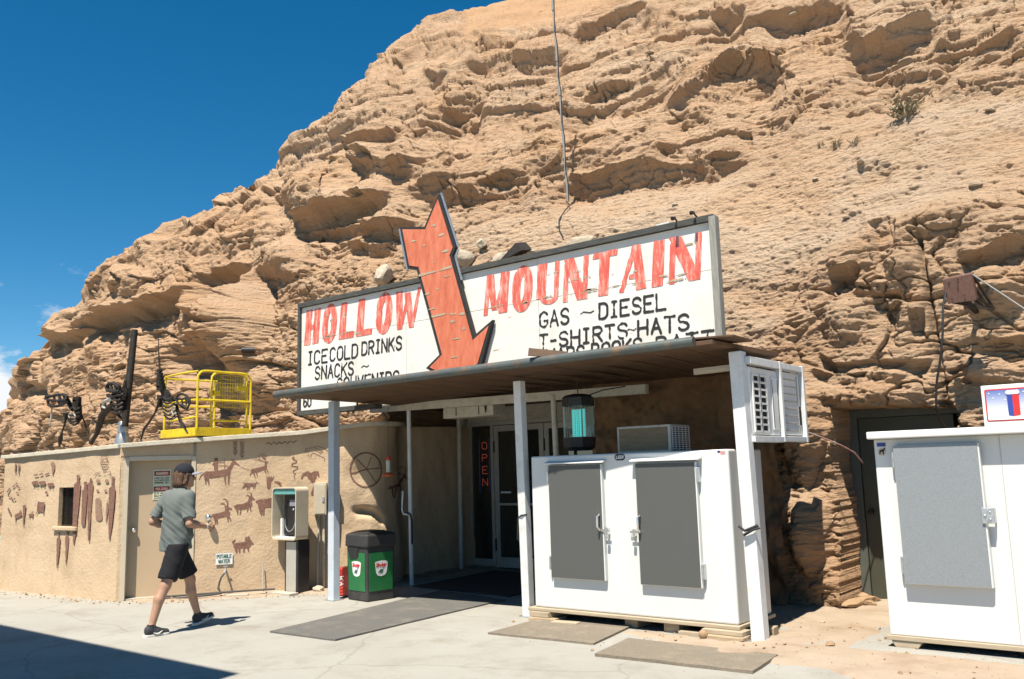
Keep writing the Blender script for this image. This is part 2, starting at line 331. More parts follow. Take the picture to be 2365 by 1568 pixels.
def ground_material(name, c1, c2, c3, bscale, crack=False):
    m = mat(name, c1, .92, col2=c2, scale=.9, dirt=c3, dirt_amt=.8, dscale=1.7, bump=0, detail=8)
    n = m.node_tree.nodes; l = m.node_tree.links; p = n['Principled BSDF']; tc = n.new('ShaderNodeTexCoord')
    a = n.new('ShaderNodeTexNoise'); a.inputs['Scale'].default_value = bscale; a.inputs['Detail'].default_value = 8; a.inputs['Roughness'].default_value = .7
    l.new(tc.outputs['Object'], a.inputs['Vector'])
    bp = n.new('ShaderNodeBump'); bp.inputs['Strength'].default_value = .5; bp.inputs['Distance'].default_value = .02
    l.new(a.outputs['Fac'], bp.inputs['Height']); l.new(bp.outputs['Normal'], p.inputs['Normal'])
    base = p.inputs['Base Color'].links[0].from_socket
    # speckle and stains
    s = n.new('ShaderNodeTexNoise'); s.inputs['Scale'].default_value = 70; s.inputs['Detail'].default_value = 3; l.new(tc.outputs['Object'], s.inputs['Vector'])
    r = n.new('ShaderNodeMapRange'); r.inputs['From Min'].default_value = .55; r.inputs['From Max'].default_value = .75; r.inputs['To Max'].default_value = .3; l.new(s.outputs['Fac'], r.inputs['Value'])
    x = n.new('ShaderNodeMix'); x.data_type = 'RGBA'; x.inputs[7].default_value = (*[c*.55 for c in c1], 1); l.new(base, x.inputs[6]); l.new(r.outputs['Result'], x.inputs[0]); out = x.outputs[2]
    if crack:
        w = n.new('ShaderNodeTexNoise'); w.inputs['Scale'].default_value = 1.2; w.inputs['Detail'].default_value = 4; l.new(tc.outputs['Object'], w.inputs['Vector'])
        va = n.new('ShaderNodeVectorMath'); va.operation = 'MULTIPLY_ADD'; va.inputs[1].default_value = (.5, .5, .5); l.new(w.outputs['Color'], va.inputs[0]); l.new(tc.outputs['Object'], va.inputs[2])
        v = n.new('ShaderNodeTexVoronoi'); v.feature = 'DISTANCE_TO_EDGE'; v.inputs['Scale'].default_value = .42; l.new(va.outputs[0], v.inputs['Vector'])
        r2 = n.new('ShaderNodeMapRange'); r2.inputs['From Min'].default_value = .010; r2.inputs['From Max'].default_value = .002; r2.inputs['To Max'].default_value = .28; l.new(v.outputs['Distance'], r2.inputs['Value'])
        x2 = n.new('ShaderNodeMix'); x2.data_type = 'RGBA'; x2.inputs[7].default_value = (.17, .13, .09, 1); l.new(out, x2.inputs[6]); l.new(r2.outputs['Result'], x2.inputs[0]); out = x2.outputs[2]
    l.new(out, p.inputs['Base Color']); return m
M['dirt'] = ground_material('reddish_dirt', (.35, .265, .185), (.41, .325, .24), (.27, .18, .115), 25)
M['concrete'] = ground_material('worn_concrete', (.325, .308, .265), (.375, .36, .318), (.25, .22, .175), 45, True)
# ------------------------------------------------------------------ ground: one sheet of dirt to the horizon, the paved apron on it
def sstep(a, b, x):
    t = np.clip((x-a)/(b-a), 0, 1); return t*t*(3-2*t)
def pave_edge(x):
    return np.interp(x, [-60, -30, -15, -12.3, -11.6, -11, -10.4, -9.75, -9.65, -6.3, -6.2, -5, -3.6, -2.6, -1.6, 0, 3, 20],
                        [20, 9, 5.9, 6.2, 6.45, 6.95, 7.75, 8.3, 12.6, 12.6, 7.95, 7.75, 7.25, 6.95, 6.75, 6.5, 6.2, 6])
def ground_z(x, y):
    x = np.asarray(x, float); y = np.asarray(y, float)
    d = y - pave_edge(x) + .22*fbm(x*1.3, y*1.3, x*0+.5, 4)
    h = -.05 + .068*sstep(-.22, .25, d) + .03*np.clip((y-9.3)/2, 0, 1)*sstep(0, .3, d)
    h = h - .05*sstep(.35, .0, np.maximum(np.abs(x+1.4)-1.1, np.abs(y-8.95)-.55)) - .03*sstep(.3, .0, np.maximum(np.abs(x+4.9)-1.2, np.abs(y-8.45)-.35))
    return h + sstep(-.1, .3, d)*(.022*fbm(x*2.2, y*2.2, x*0+3.3, 5, .6))
_gx = np.concatenate([[-3000, -900, -300, -110, -60, -40, -30, -24, -20], np.arange(-17, 1.5, .05), [2, 3, 5, 8, 12, 20, 60, 300, 900, 3000]])
_gy = np.concatenate([[-3000, -900, -300, -100, -40, -15, -5, 0, 3], np.arange(4.5, 13, .05), [14, 16, 20, 30, 60, 300, 900, 3000]])
X_, Y_ = np.meshgrid(_gx, _gy); Z_ = ground_z(X_, Y_); Z_[(Y_ > 14) | (X_ < -25) | (X_ > 4) | (Y_ < 3.5)] = -.05
def grid_faces(nr, nc):
    i = np.arange(nr-1)[:, None]*nc + np.arange(nc-1)[None]
    return np.stack([i, i+1, i+nc+1, i+nc], -1).reshape(-1, 4)
g = np_mesh('ground', np.stack([X_, Y_, Z_], -1).reshape(-1, 3), grid_faces(*X_.shape), M['dirt']); tag(g, kind='structure')
b = MB(); b.box(-70, 40, -40, 12.6, -.3, 0)
pv = b.build('pavement', M['concrete']); tag(pv, kind='structure')

# ------------------------------------------------------------------ the sandstone hill
SKY_PX = [(-160,1040),(-60,995),(0,952),(22,925),(36,895),(40,868),(66,826),(106,790),(115,755),(125,735),(150,728),(160,720),(190,700),(197,672),(208,650),(216,637),(252,598),(290,565),(330,545),
  (380,518),(420,500),(448,484),(505,452),(512,440),(585,402),(650,373),(659,356),(661,340),(692,322),(697,300),(712,288),(772,263),(795,230),(820,200),(842,162),(850,152),(905,130),(960,98),(995,72),(1045,40),(1095,20),(1160,2),(1240,-20),(1400,-70),(1700,-170),(2100,-250),(2500,-270)]
FOOT = np.array([(-90,28),(-60,19),(-42,14.6),(-30,12.2),(-22,10.8),(-16,10.2),(-12.5,10.0),(-10.6,10.0),(-10.0,10.2),(-8,10.2),(-6.3,10.2),(-4.7,10.1),(-4.1,10.3),(-3.5,10.2),(-2.4,10.15),(-1.5,10.1),(0,10.0),(3,10.1),(8,10.8),(16,13)], float)
SKY_PX = [(x, y+(11 if 100 < x < 600 else 0)) for x, y in SKY_PX]
def build_hill():
    NC, NR, NB = 1640, 920, 14
    th = np.radians(np.concatenate([np.linspace(-84, -71.3, 50), np.linspace(-71, -6, NC-110), np.linspace(-5.5, 12, 60)]))
    # distance to the foot along each bearing
    fa = np.arctan2(FOOT[:, 0], FOOT[:, 1])
    ff = np.linspace(0, len(FOOT)-1, 4000); fx = np.interp(ff, range(len(FOOT)), FOOT[:, 0]); fy = np.interp(ff, range(len(FOOT)), FOOT[:, 1])
    ker = np.ones(90)/90; fxs = np.convolve(np.pad(fx, 45, 'edge'), ker, 'same')[45:-45]; fys = np.convolve(np.pad(fy, 45, 'edge'), ker, 'same')[45:-45]
    fa = np.arctan2(fxs, fys); o = np.argsort(fa); Df = np.interp(th, fa[o], np.hypot(fxs, fys)[o])
    sk = np.array([(math.atan2(d.x, d.y), d.z/math.hypot(d.x, d.y)) for d in (ray(*p) for p in SKY_PX)])
    o = np.argsort(sk[:, 0]); tanel = np.interp(th, sk[o, 0], sk[o, 1])
    deg = np.degrees(th)
    run = np.interp(deg, [-84, -70, -66, -62, -57, -52, -46, -40, -32, -24, -16, -6, 12], [2.5, 2.5, 3, 3.6, 5, 6.4, 8, 10.2, 12.5, 13.5, 14, 14, 14])
    Ds = Df+run; zs = CAM_H + Ds*tanel
    zw = np.interp(deg, [-84, -66, -58, -48, -40, -30, -22, -12, 12], [1.2, 1.6, 2.6, 3.4, 3.2, 3.0, 3.3, 3.6, 3.6])
    pw = np.interp(deg, [-84, -60, -45, -35, -20, 12], [1.7, 1.7, 1.5, 1.35, 1.25, 1.25])
    # rows spaced evenly in elevation for a middle bearing
    k = int(np.searchsorted(th, R(-36))); zz = np.linspace(-.3, zs[k], 4000)
    def off(z, i):
        q = np.clip((z-zw[i])/(zs[i]-zw[i]), 0, 1)
        return .09*np.minimum(z, zw[i]) + (run[i]-.09*zw[i])*q**pw[i]
    el = np.arctan2(zz-CAM_H, Df[k]+off(zz, k)); t = np.interp(np.linspace(el[0], el[-1], NR), el, (zz+.3)/(zs[k]+.3))
    T = np.concatenate([t, 1+np.linspace(.02, 1, NB)])[:, None]
    z = np.where(T <= 1, -.3+(zs+.3)[None]*T, zs[None]*(1 - .25*np.clip(T-1, 0, 1)**1.3) + .3*np.clip(T-1, 0, 1))
    q = np.clip((z-zw)/(zs-zw), 0, 1)
    D = Df + np.where(T <= 1, .09*np.minimum(z, zw) + (run-.09*zw)*q**pw, run + 9*np.clip(T-1, 0, 1))
    X = np.sin(th)*D; Y = np.cos(th)*D
    P = np.stack([X, Y, z], -1)
    du = np.gradient(P, axis=1); dv = np.gradient(P, axis=0); N = np.cross(du, dv); N /= np.linalg.norm(N, axis=-1, keepdims=True)
    if N[NR//2, NC//2, 1] > 0: N = -N
    N = N*np.array([1, 1, .35]); N /= np.linalg.norm(N, axis=-1, keepdims=True)
    # the slope is a flight of steep beds and short benches: terraces that follow the warped bedding
    x, y = X, Y
    wx = fbm(x*.22, y*.22, z*.22, 3); wz = .55*fbm(x*.16+9, y*.16, z*.25, 3) + .14*fbm(x*.9, y*.9, z*.9+4, 2) + .025*fbm(x*2, y*2, z*2, 2)
    s = z + .05*x + wz
    def terrace(s, mean, seed, lo):
        rs = np.random.RandomState(seed); hs = mean*(.45+rs.gamma(2., .5, 400)*.55); e = np.cumsum(hs)-40; k = np.clip(np.searchsorted(e, s.ravel()).reshape(s.shape), 1, 398); h = e[k]-e[k-1]; f = (s-e[k-1])/h
        return e[k-1]+h*(.22*f+.78*sstep(lo, 1., f))
    def pxy(P):
        a, b = project(P.reshape(-1, 3)); return a.reshape(z.shape)*1.0575, b.reshape(z.shape)*1.0575        # as measured on the 2500 px photograph
    px, py = pxy(P); px0, py0 = px, py
    def zone(poly, soft=40):
        a = np.array(poly, float); top = np.interp(px, a[:, 0], a[:, 1]); bot = np.interp(px, a[:, 0], a[:, 2])
        return sstep(-soft, soft, py-top)*sstep(-soft, soft, bot-py)*sstep(a[0, 0]-soft, a[0, 0]+soft, px)*sstep(a[-1, 0]+soft, a[-1, 0]-soft, px)
    SANDZ = [(1080,555,600),(1330,480,780),(1500,460,800),(1650,440,830),(1850,340,860),(2000,290,640),(2120,265,560),(2300,245,500),(2600,240,430)]; DOMEZ = [(1130,10,90),(1200,-40,85),(1500,-60,10),(1600,-80,-20)]
    sd0 = np.maximum(zone(SANDZ, 30), .8*zone(DOMEZ, 20))
    tw = .72*(1-.92*sd0)*sstep(2.2, 3.4, z+0*x)
    zt = z + tw*(.66*(terrace(s, 1.25, 61, .62)-s) + .28*(terrace(s+.3, .48, 67, .6)-s-.3))
    qt = np.clip((zt-zw)/(zs-zw), 0, 1)
    D = np.where(T <= 1, Df + .09*np.minimum(z, zw) + (run-.09*zw)*qt**pw, D)
    P = np.stack([np.sin(th)*D, np.cos(th)*D, z], -1); px, py = pxy(P); X, Y = P[..., 0], P[..., 1]
    # --- noise fields
    def strata(s, mean, seed):
        rs = np.random.RandomState(seed); hs = mean*(.35+rs.gamma(2., .5, 600)*.7); e = np.cumsum(hs)-30; amp = rs.uniform(-1, 1, 600)
        k = np.clip(np.searchsorted(e, s.ravel()).reshape(s.shape), 1, 598); f = (s-e[k-1])/(e[k]-e[k-1])
        prof = np.minimum(1, f*9)*(1-.55*f**1.6)         # juts out just above the layer's base, rounds back upwards
        return amp[k]*.5 + prof - .5, amp[k], f
    # cross-bedding, dipping to the left in the picture
    def soft(fn, s, *a):
        """averages a stepped field over the height of one mesh row"""
        w = np.abs(np.gradient(s, axis=0)); return sum(fn(s+w*o, *a) for o in (-.75, -.25, .25, .75))/4
    st = lambda s, m, q: strata(s, m, q)[0]
    L1 = soft(st, s, 1.05, 3); L2 = soft(st, s+.12*wx, .34, 5); a2 = strata(s+.12*wx, .34, 5)[1]; L3 = soft(st, s+.02*wx, .11, 8); L4 = soft(st, z-.30*x+.25*wz, .16, 21)
    um = P[NR//2]; U = np.concatenate([[0], np.cumsum(np.linalg.norm(np.diff(um, axis=0), axis=1))])[None, :]*np.ones_like(z)
    def blocks_in(s, mean, lmin, lmax, seed, wob):
        """stacked beds cut by upright joints: a random push per block, sharp edges, narrow joints"""
        rs = np.random.RandomState(seed); hs = mean*(.4+rs.gamma(2., .5, 600)*.6); e = np.cumsum(hs)-30; k = np.clip(np.searchsorted(e, s.ravel()).reshape(s.shape), 1, 598)
        f = (s-e[k-1])/(e[k]-e[k-1]); ln = rs.uniform(lmin, lmax, 600)[k]; u = U+wob*fbm(x*.9+seed, y*.9, z*1.4, 3)+rs.uniform(0, 9, 600)[k]; j = np.floor(u/ln).astype(int); g = u/ln-j
        h = rs.uniform(-1, 1, 4096); a = h[(k*131+j*17) & 4095]; t = h[(k*57+j*91+7) & 4095]
        ed = np.minimum(np.minimum(g, 1-g)*ln/.035, 1)*np.minimum(1, np.minimum(f*(e[k]-e[k-1]), (1-f)*(e[k]-e[k-1]))/.022)
        return a*.6+t*(g-.5)*.5+.25*(np.minimum(1, f*7)*(1-.5*f)-.5)-.35*(1-ed)**2
    B1 = soft(blocks_in, s+.1*wx, .85, 1.6, 4.2, 41, .5); B2 = soft(blocks_in, s*1.02-.04*U+.1*wx, .30, .6, 1.9, 43, .3); B3 = soft(blocks_in, s+.03*U, .12, .25, .8, 47, .15)
    m1 = sstep(-.5, .5, fbm(x*.3+3, y*.3, z*.6, 3)); m2 = sstep(-.35, .55, fbm(x*.5, y*.5+7, z*1.1, 3)); m4 = sstep(.0, .6, fbm(x*.35, y*.35, z*.5+31, 3))
    # zones measured on the photograph
    sand0 = zone(SANDZ, 30); dome = zone(DOMEZ, 20); sand = np.maximum(sand0, .9*dome)
    lamin = zone([(640,420,520),(800,250,470),(950,160,330),(1150,90,270),(1500,10,215),(1900,-60,150),(2200,-80,130),(2600,-80,210)], 40)
    blocks = zone([(1900,620,1010),(2050,560,1420),(2200,540,1420),(2380,530,1000),(2600,560,1000)], 40)
    left = sstep(800, 520, px)
    rough = 1-.88*sand
    v1, v2, vc, vt = voronoi(x*.62+.3*wx, y*.62, z*1.05+.4*wz); crack = v2-v1
    w1, w2, wc, wt = voronoi(x*1.7+.5*wx, y*1.7, z*2.8+.4*wx)
    blk = (vc-.5)*.45 + vt*.55 - .20*np.exp(-crack*crack/.0012)
    blk2 = (wc-.5)*.14 + wt*.22 - .10*np.exp(-(w2-w1)**2/.003)
    n1 = fbm(x*.45+50, y*.45, z*.6, 4); n2 = fbm(x*1.0, y*1.0, z*2.6+8, 5, .55); n3 = fbm(x*4.5, y*4.5, z*13, 5, .65)
    rid = 1-np.abs(fbm(x*1.1+7, y*1.1, z*1.5, 4))*1.6; bil = np.abs(perlin(x*1.5, y*1.5, z*3.4+3))+.5*np.abs(perlin(x*3.3, y*3.3, z*7+3))+.3*np.abs(perlin(x*7, y*7, z*14)); ck1 = np.exp(-(fbm(x*.9+11, y*.9, z*1.3, 4)/.028)**2)*sstep(-.1, .4, perlin(x*.6, y*.6, z*.6+40)); ck2 = np.exp(-(fbm(x*1.2+61, y*1.2, z*3.6, 3)/.05)**2)*sstep(-.1, .4, perlin(x*.9, y*.9, z*.9+90))
    up = np.clip((z-2.2)/2, 0, 1)
    n1b = fbm(x*.62+80, y*.62, z*.5, 3)
    pits = np.maximum(0, fbm(x*4.2+9, y*4.2, z*8, 3, .6)-.22); chips = np.maximum(0, fbm(x*5.5+33, y*5.5, z*9, 2, .5)-.38)
    lf = .22+.78*sstep(1.8, 2.8, z)
    d = rough*((.18-.10*blocks)*n1 + .24*n1b*left + .10*(1-lf)*fbm(x*1.3+5, y*1.3, z*1.6, 3) + lf*((.10*L1*m1 + .06*L2*m2)*(1-.45*left)*(1-.75*blocks) + .27*B1*(.35+.65*m1)*(1+.25*left-.3*blocks) + .12*B2*(.2+.8*m2)*(1-.25*left-.3*blocks))
               - .13*ck1 + .03*rid*(.2+.9*left) + blk*(.06+.12*blocks+.30*left)) + sand*(.10*n1+.02*L3*m2)
    fine = rough*(.05*lf*B3*(.3+.7*lamin) + .03*lf*L3*(.35+.9*lamin)*(1-.6*blocks) + .05*lf*L4*m4*(.25+lamin) + .04*n2*(1-.4*blocks) + .024*n3 - .085*pits - .025*bil - .07*ck2 + blk2*(.06+.08*left)) + sand*(.03*n2+.022*n3-.02*bil+.06*chips-.04*pits)
    # --- ledges, alcoves and boulders traced from the photograph: (points, push-out above, cut-back below, reach up, reach down)
    LED = [([(945,166),(998,147),(1044,122),(1083,115),(1125,111),(1140,98)],.14,.30,25,16), ([(1144,99),(1178,105),(1236,92),(1274,82)],.18,.42,25,18),
     ([(1121,168),(1198,153),(1274,153),(1350,142),(1400,126)],.12,.35,25,20), ([(1033,197),(1083,199),(1106,180)],.2,.25,30,15),
     ([(985,308),(1060,300),(1090,250),(1167,236),(1190,250)],.12,.5,30,45), ([(826,341),(876,341),(930,337),(983,310)],.22,.5,40,26),
     ([(835,392),(870,402),(914,417),(976,415),(1025,406),(1056,383)],.28,.45,32,35), ([(690,520),(730,528),(796,508),(891,495),(960,470)],.35,.6,70,28),
     ([(968,470),(1010,462),(1083,452),(1159,455),(1243,438),(1310,425)],.12,.5,40,32), ([(690,572),(738,556),(853,549),(995,542),(1044,535)],.2,.5,26,20),
     ([(700,610),(790,598),(890,592),(980,575)],.12,.4,20,26),
     ([(1332,291),(1388,267),(1458,228),(1524,210),(1581,195),(1651,165),(1703,154)],.2,.42,45,40), ([(1595,265),(1651,246),(1731,210),(1791,168),(1826,161),(1928,165)],.4,.42,50,60),
     ([(1381,67),(1416,75),(1496,46),(1553,33),(1600,30)],.15,.45,25,22), ([(1493,68),(1546,51),(1623,46)],.2,.4,20,16), ([(1605,88),(1651,60),(1728,49),(1809,42)],.15,.45,25,22),
     ([(1731,39),(1775,34),(1830,33)],.15,.4,20,18), ([(1595,351),(1640,345),(1703,344)],.08,.3,25,18),
     ([(1300,420),(1360,418),(1430,428),(1540,408),(1600,400),(1710,386),(1756,372),(1850,352)],.12,.45,50,34),
     ([(2048,108),(2118,119),(2175,92),(2240,72),(2310,50)],.35,.4,45,40), ([(2118,207),(2156,172),(2202,172),(2271,165),(2328,153)],.1,.3,20,35),
     ([(2271,130),(2347,103),(2424,84),(2500,80)],.14,.35,25,22), ([(1965,96),(2040,78),(2099,57)],.12,.35,20,16), ([(1850,54),(1915,50),(1995,31),(2080,10)],.14,.4,20,18),
     ([(2080,409),(2120,398),(2179,394)],.03,.12,30,30), ([(2125,556),(2160,545),(2194,532)],.1,.4,20,24),
     ([(2323,611),(2393,607),(2460,582),(2520,570)],.22,.4,40,25), ([(2017,658),(2071,655),(2100,633)],.2,.45,40,24), ([(2046,706),(2109,694),(2205,700)],.1,.2,26,18),
     ([(2122,712),(2160,716),(2199,713)],.2,.35,22,38), ([(2215,756),(2240,760),(2259,745)],.2,.35,30,34), ([(1985,862),(2046,888),(2125,882),(2205,872),(2279,869)],.22,.42,50,20),
     ([(2371,842),(2428,826),(2520,816)],.15,.3,30,26), ([(1970,905),(2040,915),(2140,912),(2240,905)],.12,.25,26,16),
     ([(161,787),(184,783),(222,779),(268,760),(333,741),(383,733),(432,725),(470,712)],.45,.75,45,26), ([(110,821),(134,819),(168,813),(200,800)],.5,.5,22,28),
     ([(465,705),(497,672),(547,652),(610,645)],.25,.8,50,60), ([(445,762),(497,752),(563,742)],.35,.5,22,26), ([(425,830),(470,800),(540,790)],.2,.9,30,75),
     ([(45,905),(70,930),(110,945)],.2,.3,50,20), ([(260,545),(300,560),(360,556),(420,540)],.06,.2,16,12), ([(505,470),(560,455),(620,440)],.1,.25,22,16), ([(640,470),(700,455),(760,440)],.1,.35,26,24)]
    jit = 12*fbm(x*1.0+3, y*1.0, z*.7, 3, .5); jit2 = .75+.25*sstep(-.6, .5, fbm(x*.9+31, y*.9, z*.5, 3))
    for pts, a, bk, wu, wd in LED:
        if pts[0][0] > 620: k_ = .5 if pts[0][0] > 1980 and pts[0][1] > 500 else .84; a, bk, wu, wd = a*k_*1.2, bk*k_, wu*1.7, max(wd*1.3, 34)
        q = np.array(pts, float); x0, x1 = q[0, 0], q[-1, 0]; sel = (px0 > x0-5) & (px0 < x1+5) & (np.abs(py0-q[:, 1].mean()) < 260)
        if not sel.any(): continue
        xx = px0[sel]; dy = np.interp(xx, q[:, 0], q[:, 1]) + jit[sel] - py0[sel]
        e = np.clip(np.minimum(xx-x0, x1-xx)/(.16*(x1-x0)+6), 0, 1); tap = e*e*(3-2*e)*jit2[sel]
        h_ = .75*wd*(.45+.55*e); w_ = 1.9*wd; q_ = np.clip(-dy, 0, 900)
        up_ = a*np.exp(-np.clip(dy, 0, 400)/wu*1.3)
        dn = np.where(q_ < h_, a*np.exp(-q_/4)-bk*q_/h_, -bk*np.clip(1-(q_-h_)/w_, 0, 1)**1.4)
        d[sel] += tap*np.where(dy >= 0, up_, dn)
    # where the coarse shape steps abruptly from row to row the small roughness fades out
    gr = np.abs(np.diff(d, axis=0, prepend=d[:1])); gr = np.maximum(gr, np.roll(gr, -1, 0)); gr = np.maximum(gr, np.maximum(np.roll(gr, 1, 0), np.roll(gr, -2, 0))); kc = np.ones(7)/7
    gr = sum(np.roll(gr, i, 1) for i in range(-3, 4))/7
    d = d + fine*(1-.85*sstep(.05, .13, gr))
    # boulders (+) and alcoves (-): centre, radii, amount
    for cx, cy, rx, ry, am in [(600,790,56,135,1.1),(700,640,50,50,.3),(470,880,85,60,-.75),(545,700,70,45,-.25),(640,930,40,60,.3),(760,470,110,40,.35),(930,380,80,25,.2),(1650,120,60,20,.1),
                               (1095,300,60,40,-.3),(330,690,60,40,.3),(180,700,50,40,.25),(300,860,40,60,-.3),(370,800,60,40,-.25),(2060,780,60,70,.2),(2200,640,40,60,.2),(2420,700,90,70,.3),(2400,900,70,40,.2),(2130,945,150,62,.42),(1965,1050,60,150,.25),(1985,1300,50,110,.3),(640,700,30,50,-.3)]:
        r2 = ((px-cx)/rx)**2+((py-cy)/ry)**2; m = r2 < 1
        d[m] += am*(1-r2[m])**(1.2 if am > 0 else .8)
    # a narrow vertical fissure right of the side door
    fxp = np.interp(py, [560, 690, 773, 880, 996, 1060], [2235, 2262, 2268, 2285, 2300, 2320]) + 9*fbm(x*3, y*3, z*3+70, 3)
    d -= .16*np.exp(-((px-fxp)/7)**2)*sstep(540, 600, py)*sstep(1080, 1010, py)
    P = P + N*d[..., None]
    # room for the entrance under the canopy roof and for the side door
    X, Y, z = P[..., 0], P[..., 1], P[..., 2]
    ent = (X > -10.75) & (X < -6.45) & (z < 2.75) & (Y < 13); P[..., 1] = np.where(ent, 12.9, P[..., 1])
    sd_ = (X > -3.50+.12*n1) & (X < -2.1) & (z < 2.19+.08*n1) & (Y < 13); P[..., 1] = np.where(sd_, 12, P[..., 1])
    lowl = (z < 2.15) & (X < -9.9) & (Y < 9.9); P[..., 1] = np.where(lowl, 9.9, P[..., 1])
    pale = np.clip(.30*lamin*sstep(-.2, .6, n2) + .5*sstep(.35, .9, a2)*m2*rough*.5 + .62*sand0*sstep(-.7, .5, n1+.4*n2) , 0, .8)
    warm = np.clip(.5*sstep(.1, .8, n1)*(1-sand) + .2*left + .6*dome, 0, .7)
    global HILLP; HILLP = P.reshape(-1, 3).copy()
    return np_mesh('hill', P.reshape(-1, 3), grid_faces(*z.shape), M['rock'], attr={'pale': pale, 'warm': warm})
hill = build_hill(); hill.name = 'sandstone_hill'; tag(hill, kind='structure')
# ------------------------------------------------------------------ helpers: flat painted marks, letters
def seg_d(X, Y, pts, rs):
    """distance to a round-ended stroke with a radius per point"""
    out = np.full(X.shape, 1e9)
    if len(pts) == 1: return np.hypot(X-pts[0][0], Y-pts[0][1]) - rs[0]
    for (a, b, ra, rb) in zip(pts[:-1], pts[1:], rs[:-1], rs[1:]):
        dx, dy = b[0]-a[0], b[1]-a[1]; L = dx*dx+dy*dy+1e-12
        t = np.clip(((X-a[0])*dx+(Y-a[1])*dy)/L, 0, 1)
        out = np.minimum(out, np.hypot(X-a[0]-t*dx, Y-a[1]-t*dy) - (ra+(rb-ra)*t))
    return out
def poly_d(X, Y, P):
    """signed distance to a polygon (negative inside)"""
    n = len(P); d = np.full(X.shape, 1e9); ins = np.zeros(X.shape, bool)
    for i in range(n):
        a, b = P[i], P[(i+1) % n]; ex, ey = b[0]-a[0], b[1]-a[1]
        t = np.clip(((X-a[0])*ex+(Y-a[1])*ey)/(ex*ex+ey*ey+1e-12), 0, 1)
        d = np.minimum(d, np.hypot(X-a[0]-ex*t, Y-a[1]-ey*t))
        c = (a[1] <= Y) != (b[1] <= Y)
        with np.errstate(divide='ignore', invalid='ignore'): ins ^= c & (X < a[0]+(Y-a[1])*ex/(ey if ey else 1e-12))
    return np.where(ins, -d, d)
def contour(f, x0, x1, y0, y1, step):
    """mesh of the region f<0 on a regular grid (marching squares): points and faces in 2-D"""
    nx = max(2, int((x1-x0)/step)+2); ny = max(2, int((y1-y0)/step)+2)
    xs = np.linspace(x0, x1, nx); ys = np.linspace(y0, y1, ny); X, Y = np.meshgrid(xs, ys); D = f(X, Y)
    V = []; F = []; idx = {}
    def vid(k, p):
        if k not in idx: idx[k] = len(V); V.append(p)
        return idx[k]
    ins = D < 0
    any_ = ins[:-1, :-1] | ins[1:, :-1] | ins[:-1, 1:] | ins[1:, 1:]
    for j, i in zip(*np.nonzero(any_)):
        c = [(j, i), (j, i+1), (j+1, i+1), (j+1, i)]; poly = []
        for q in range(4):
            a, b = c[q], c[(q+1) % 4]
            if ins[a]: poly.append(vid(a, (xs[a[1]], ys[a[0]])))
            if ins[a] != ins[b]:
                t = D[a]/(D[a]-D[b]); poly.append(vid((min(a, b), max(a, b)), (xs[a[1]]+(xs[b[1]]-xs[a[1]])*t, ys[a[0]]+(ys[b[0]]-ys[a[0]])*t)))
        if len(poly) > 2: F.append(poly)
    return V, F
def strokes_mark(strokes, step, wear=0, wscale=1., seed=0, pad=None):
    """strokes: [(points, radius or radii)] or ('poly', points)"""
    xs = []; ys = []; rm = 0
    S = []
    for a, r in strokes:
        if a == 'poly': S.append((a, r)); pts = r
        else:
            rr = list(r) if isinstance(r, (list, tuple)) else [r]*len(a)
            if len(rr) != len(a): rr = list(np.interp(np.linspace(0, 1, len(a)), np.linspace(0, 1, len(rr)), rr))
            S.append((a, rr)); pts = a; rm = max(rm, max(rr))
        xs += [p[0] for p in pts]; ys += [p[1] for p in pts]
    m = rm+2*step
    def f(X, Y):
        d = np.full(X.shape, 1e9)
        for a, r in S: d = np.minimum(d, poly_d(X, Y, r) if a == 'poly' else seg_d(X, Y, a, r))
        if wear: d = d + wear*np.maximum(0, fbm(X*wscale+seed, Y*wscale+seed*.7, X*0+seed, 3, .6)-.12)*4 + wear*.35*fbm(X*wscale*2, Y*wscale*2, X*0+seed+5, 2)
        return d
    return contour(f, min(xs)-m, max(xs)+m, min(ys)-m, max(ys)+m, step)
def flat_mesh(name, V, F, mapf, m, parent):
    me = bpy.data.meshes.new(name); off = origin_of(parent) if parent else Vector()
    me.from_pydata([tuple(Vector(mapf(*p))-off) for p in V], [], F); me.materials.append(m)
    o = bpy.data.objects.new(name, me); COL.objects.link(o); o.parent = parent; return o
def arc(cx, cy, rx, ry, a0, a1, n=10): return [(cx+rx*math.cos(R(a0+(a1-a0)*i/n)), cy+ry*math.sin(R(a0+(a1-a0)*i/n))) for i in range(n+1)]
_O = arc(.5, .72, .5, .28, 0, 180) + arc(.5, .28, .5, .28, 180, 360) + [(1, .72)]
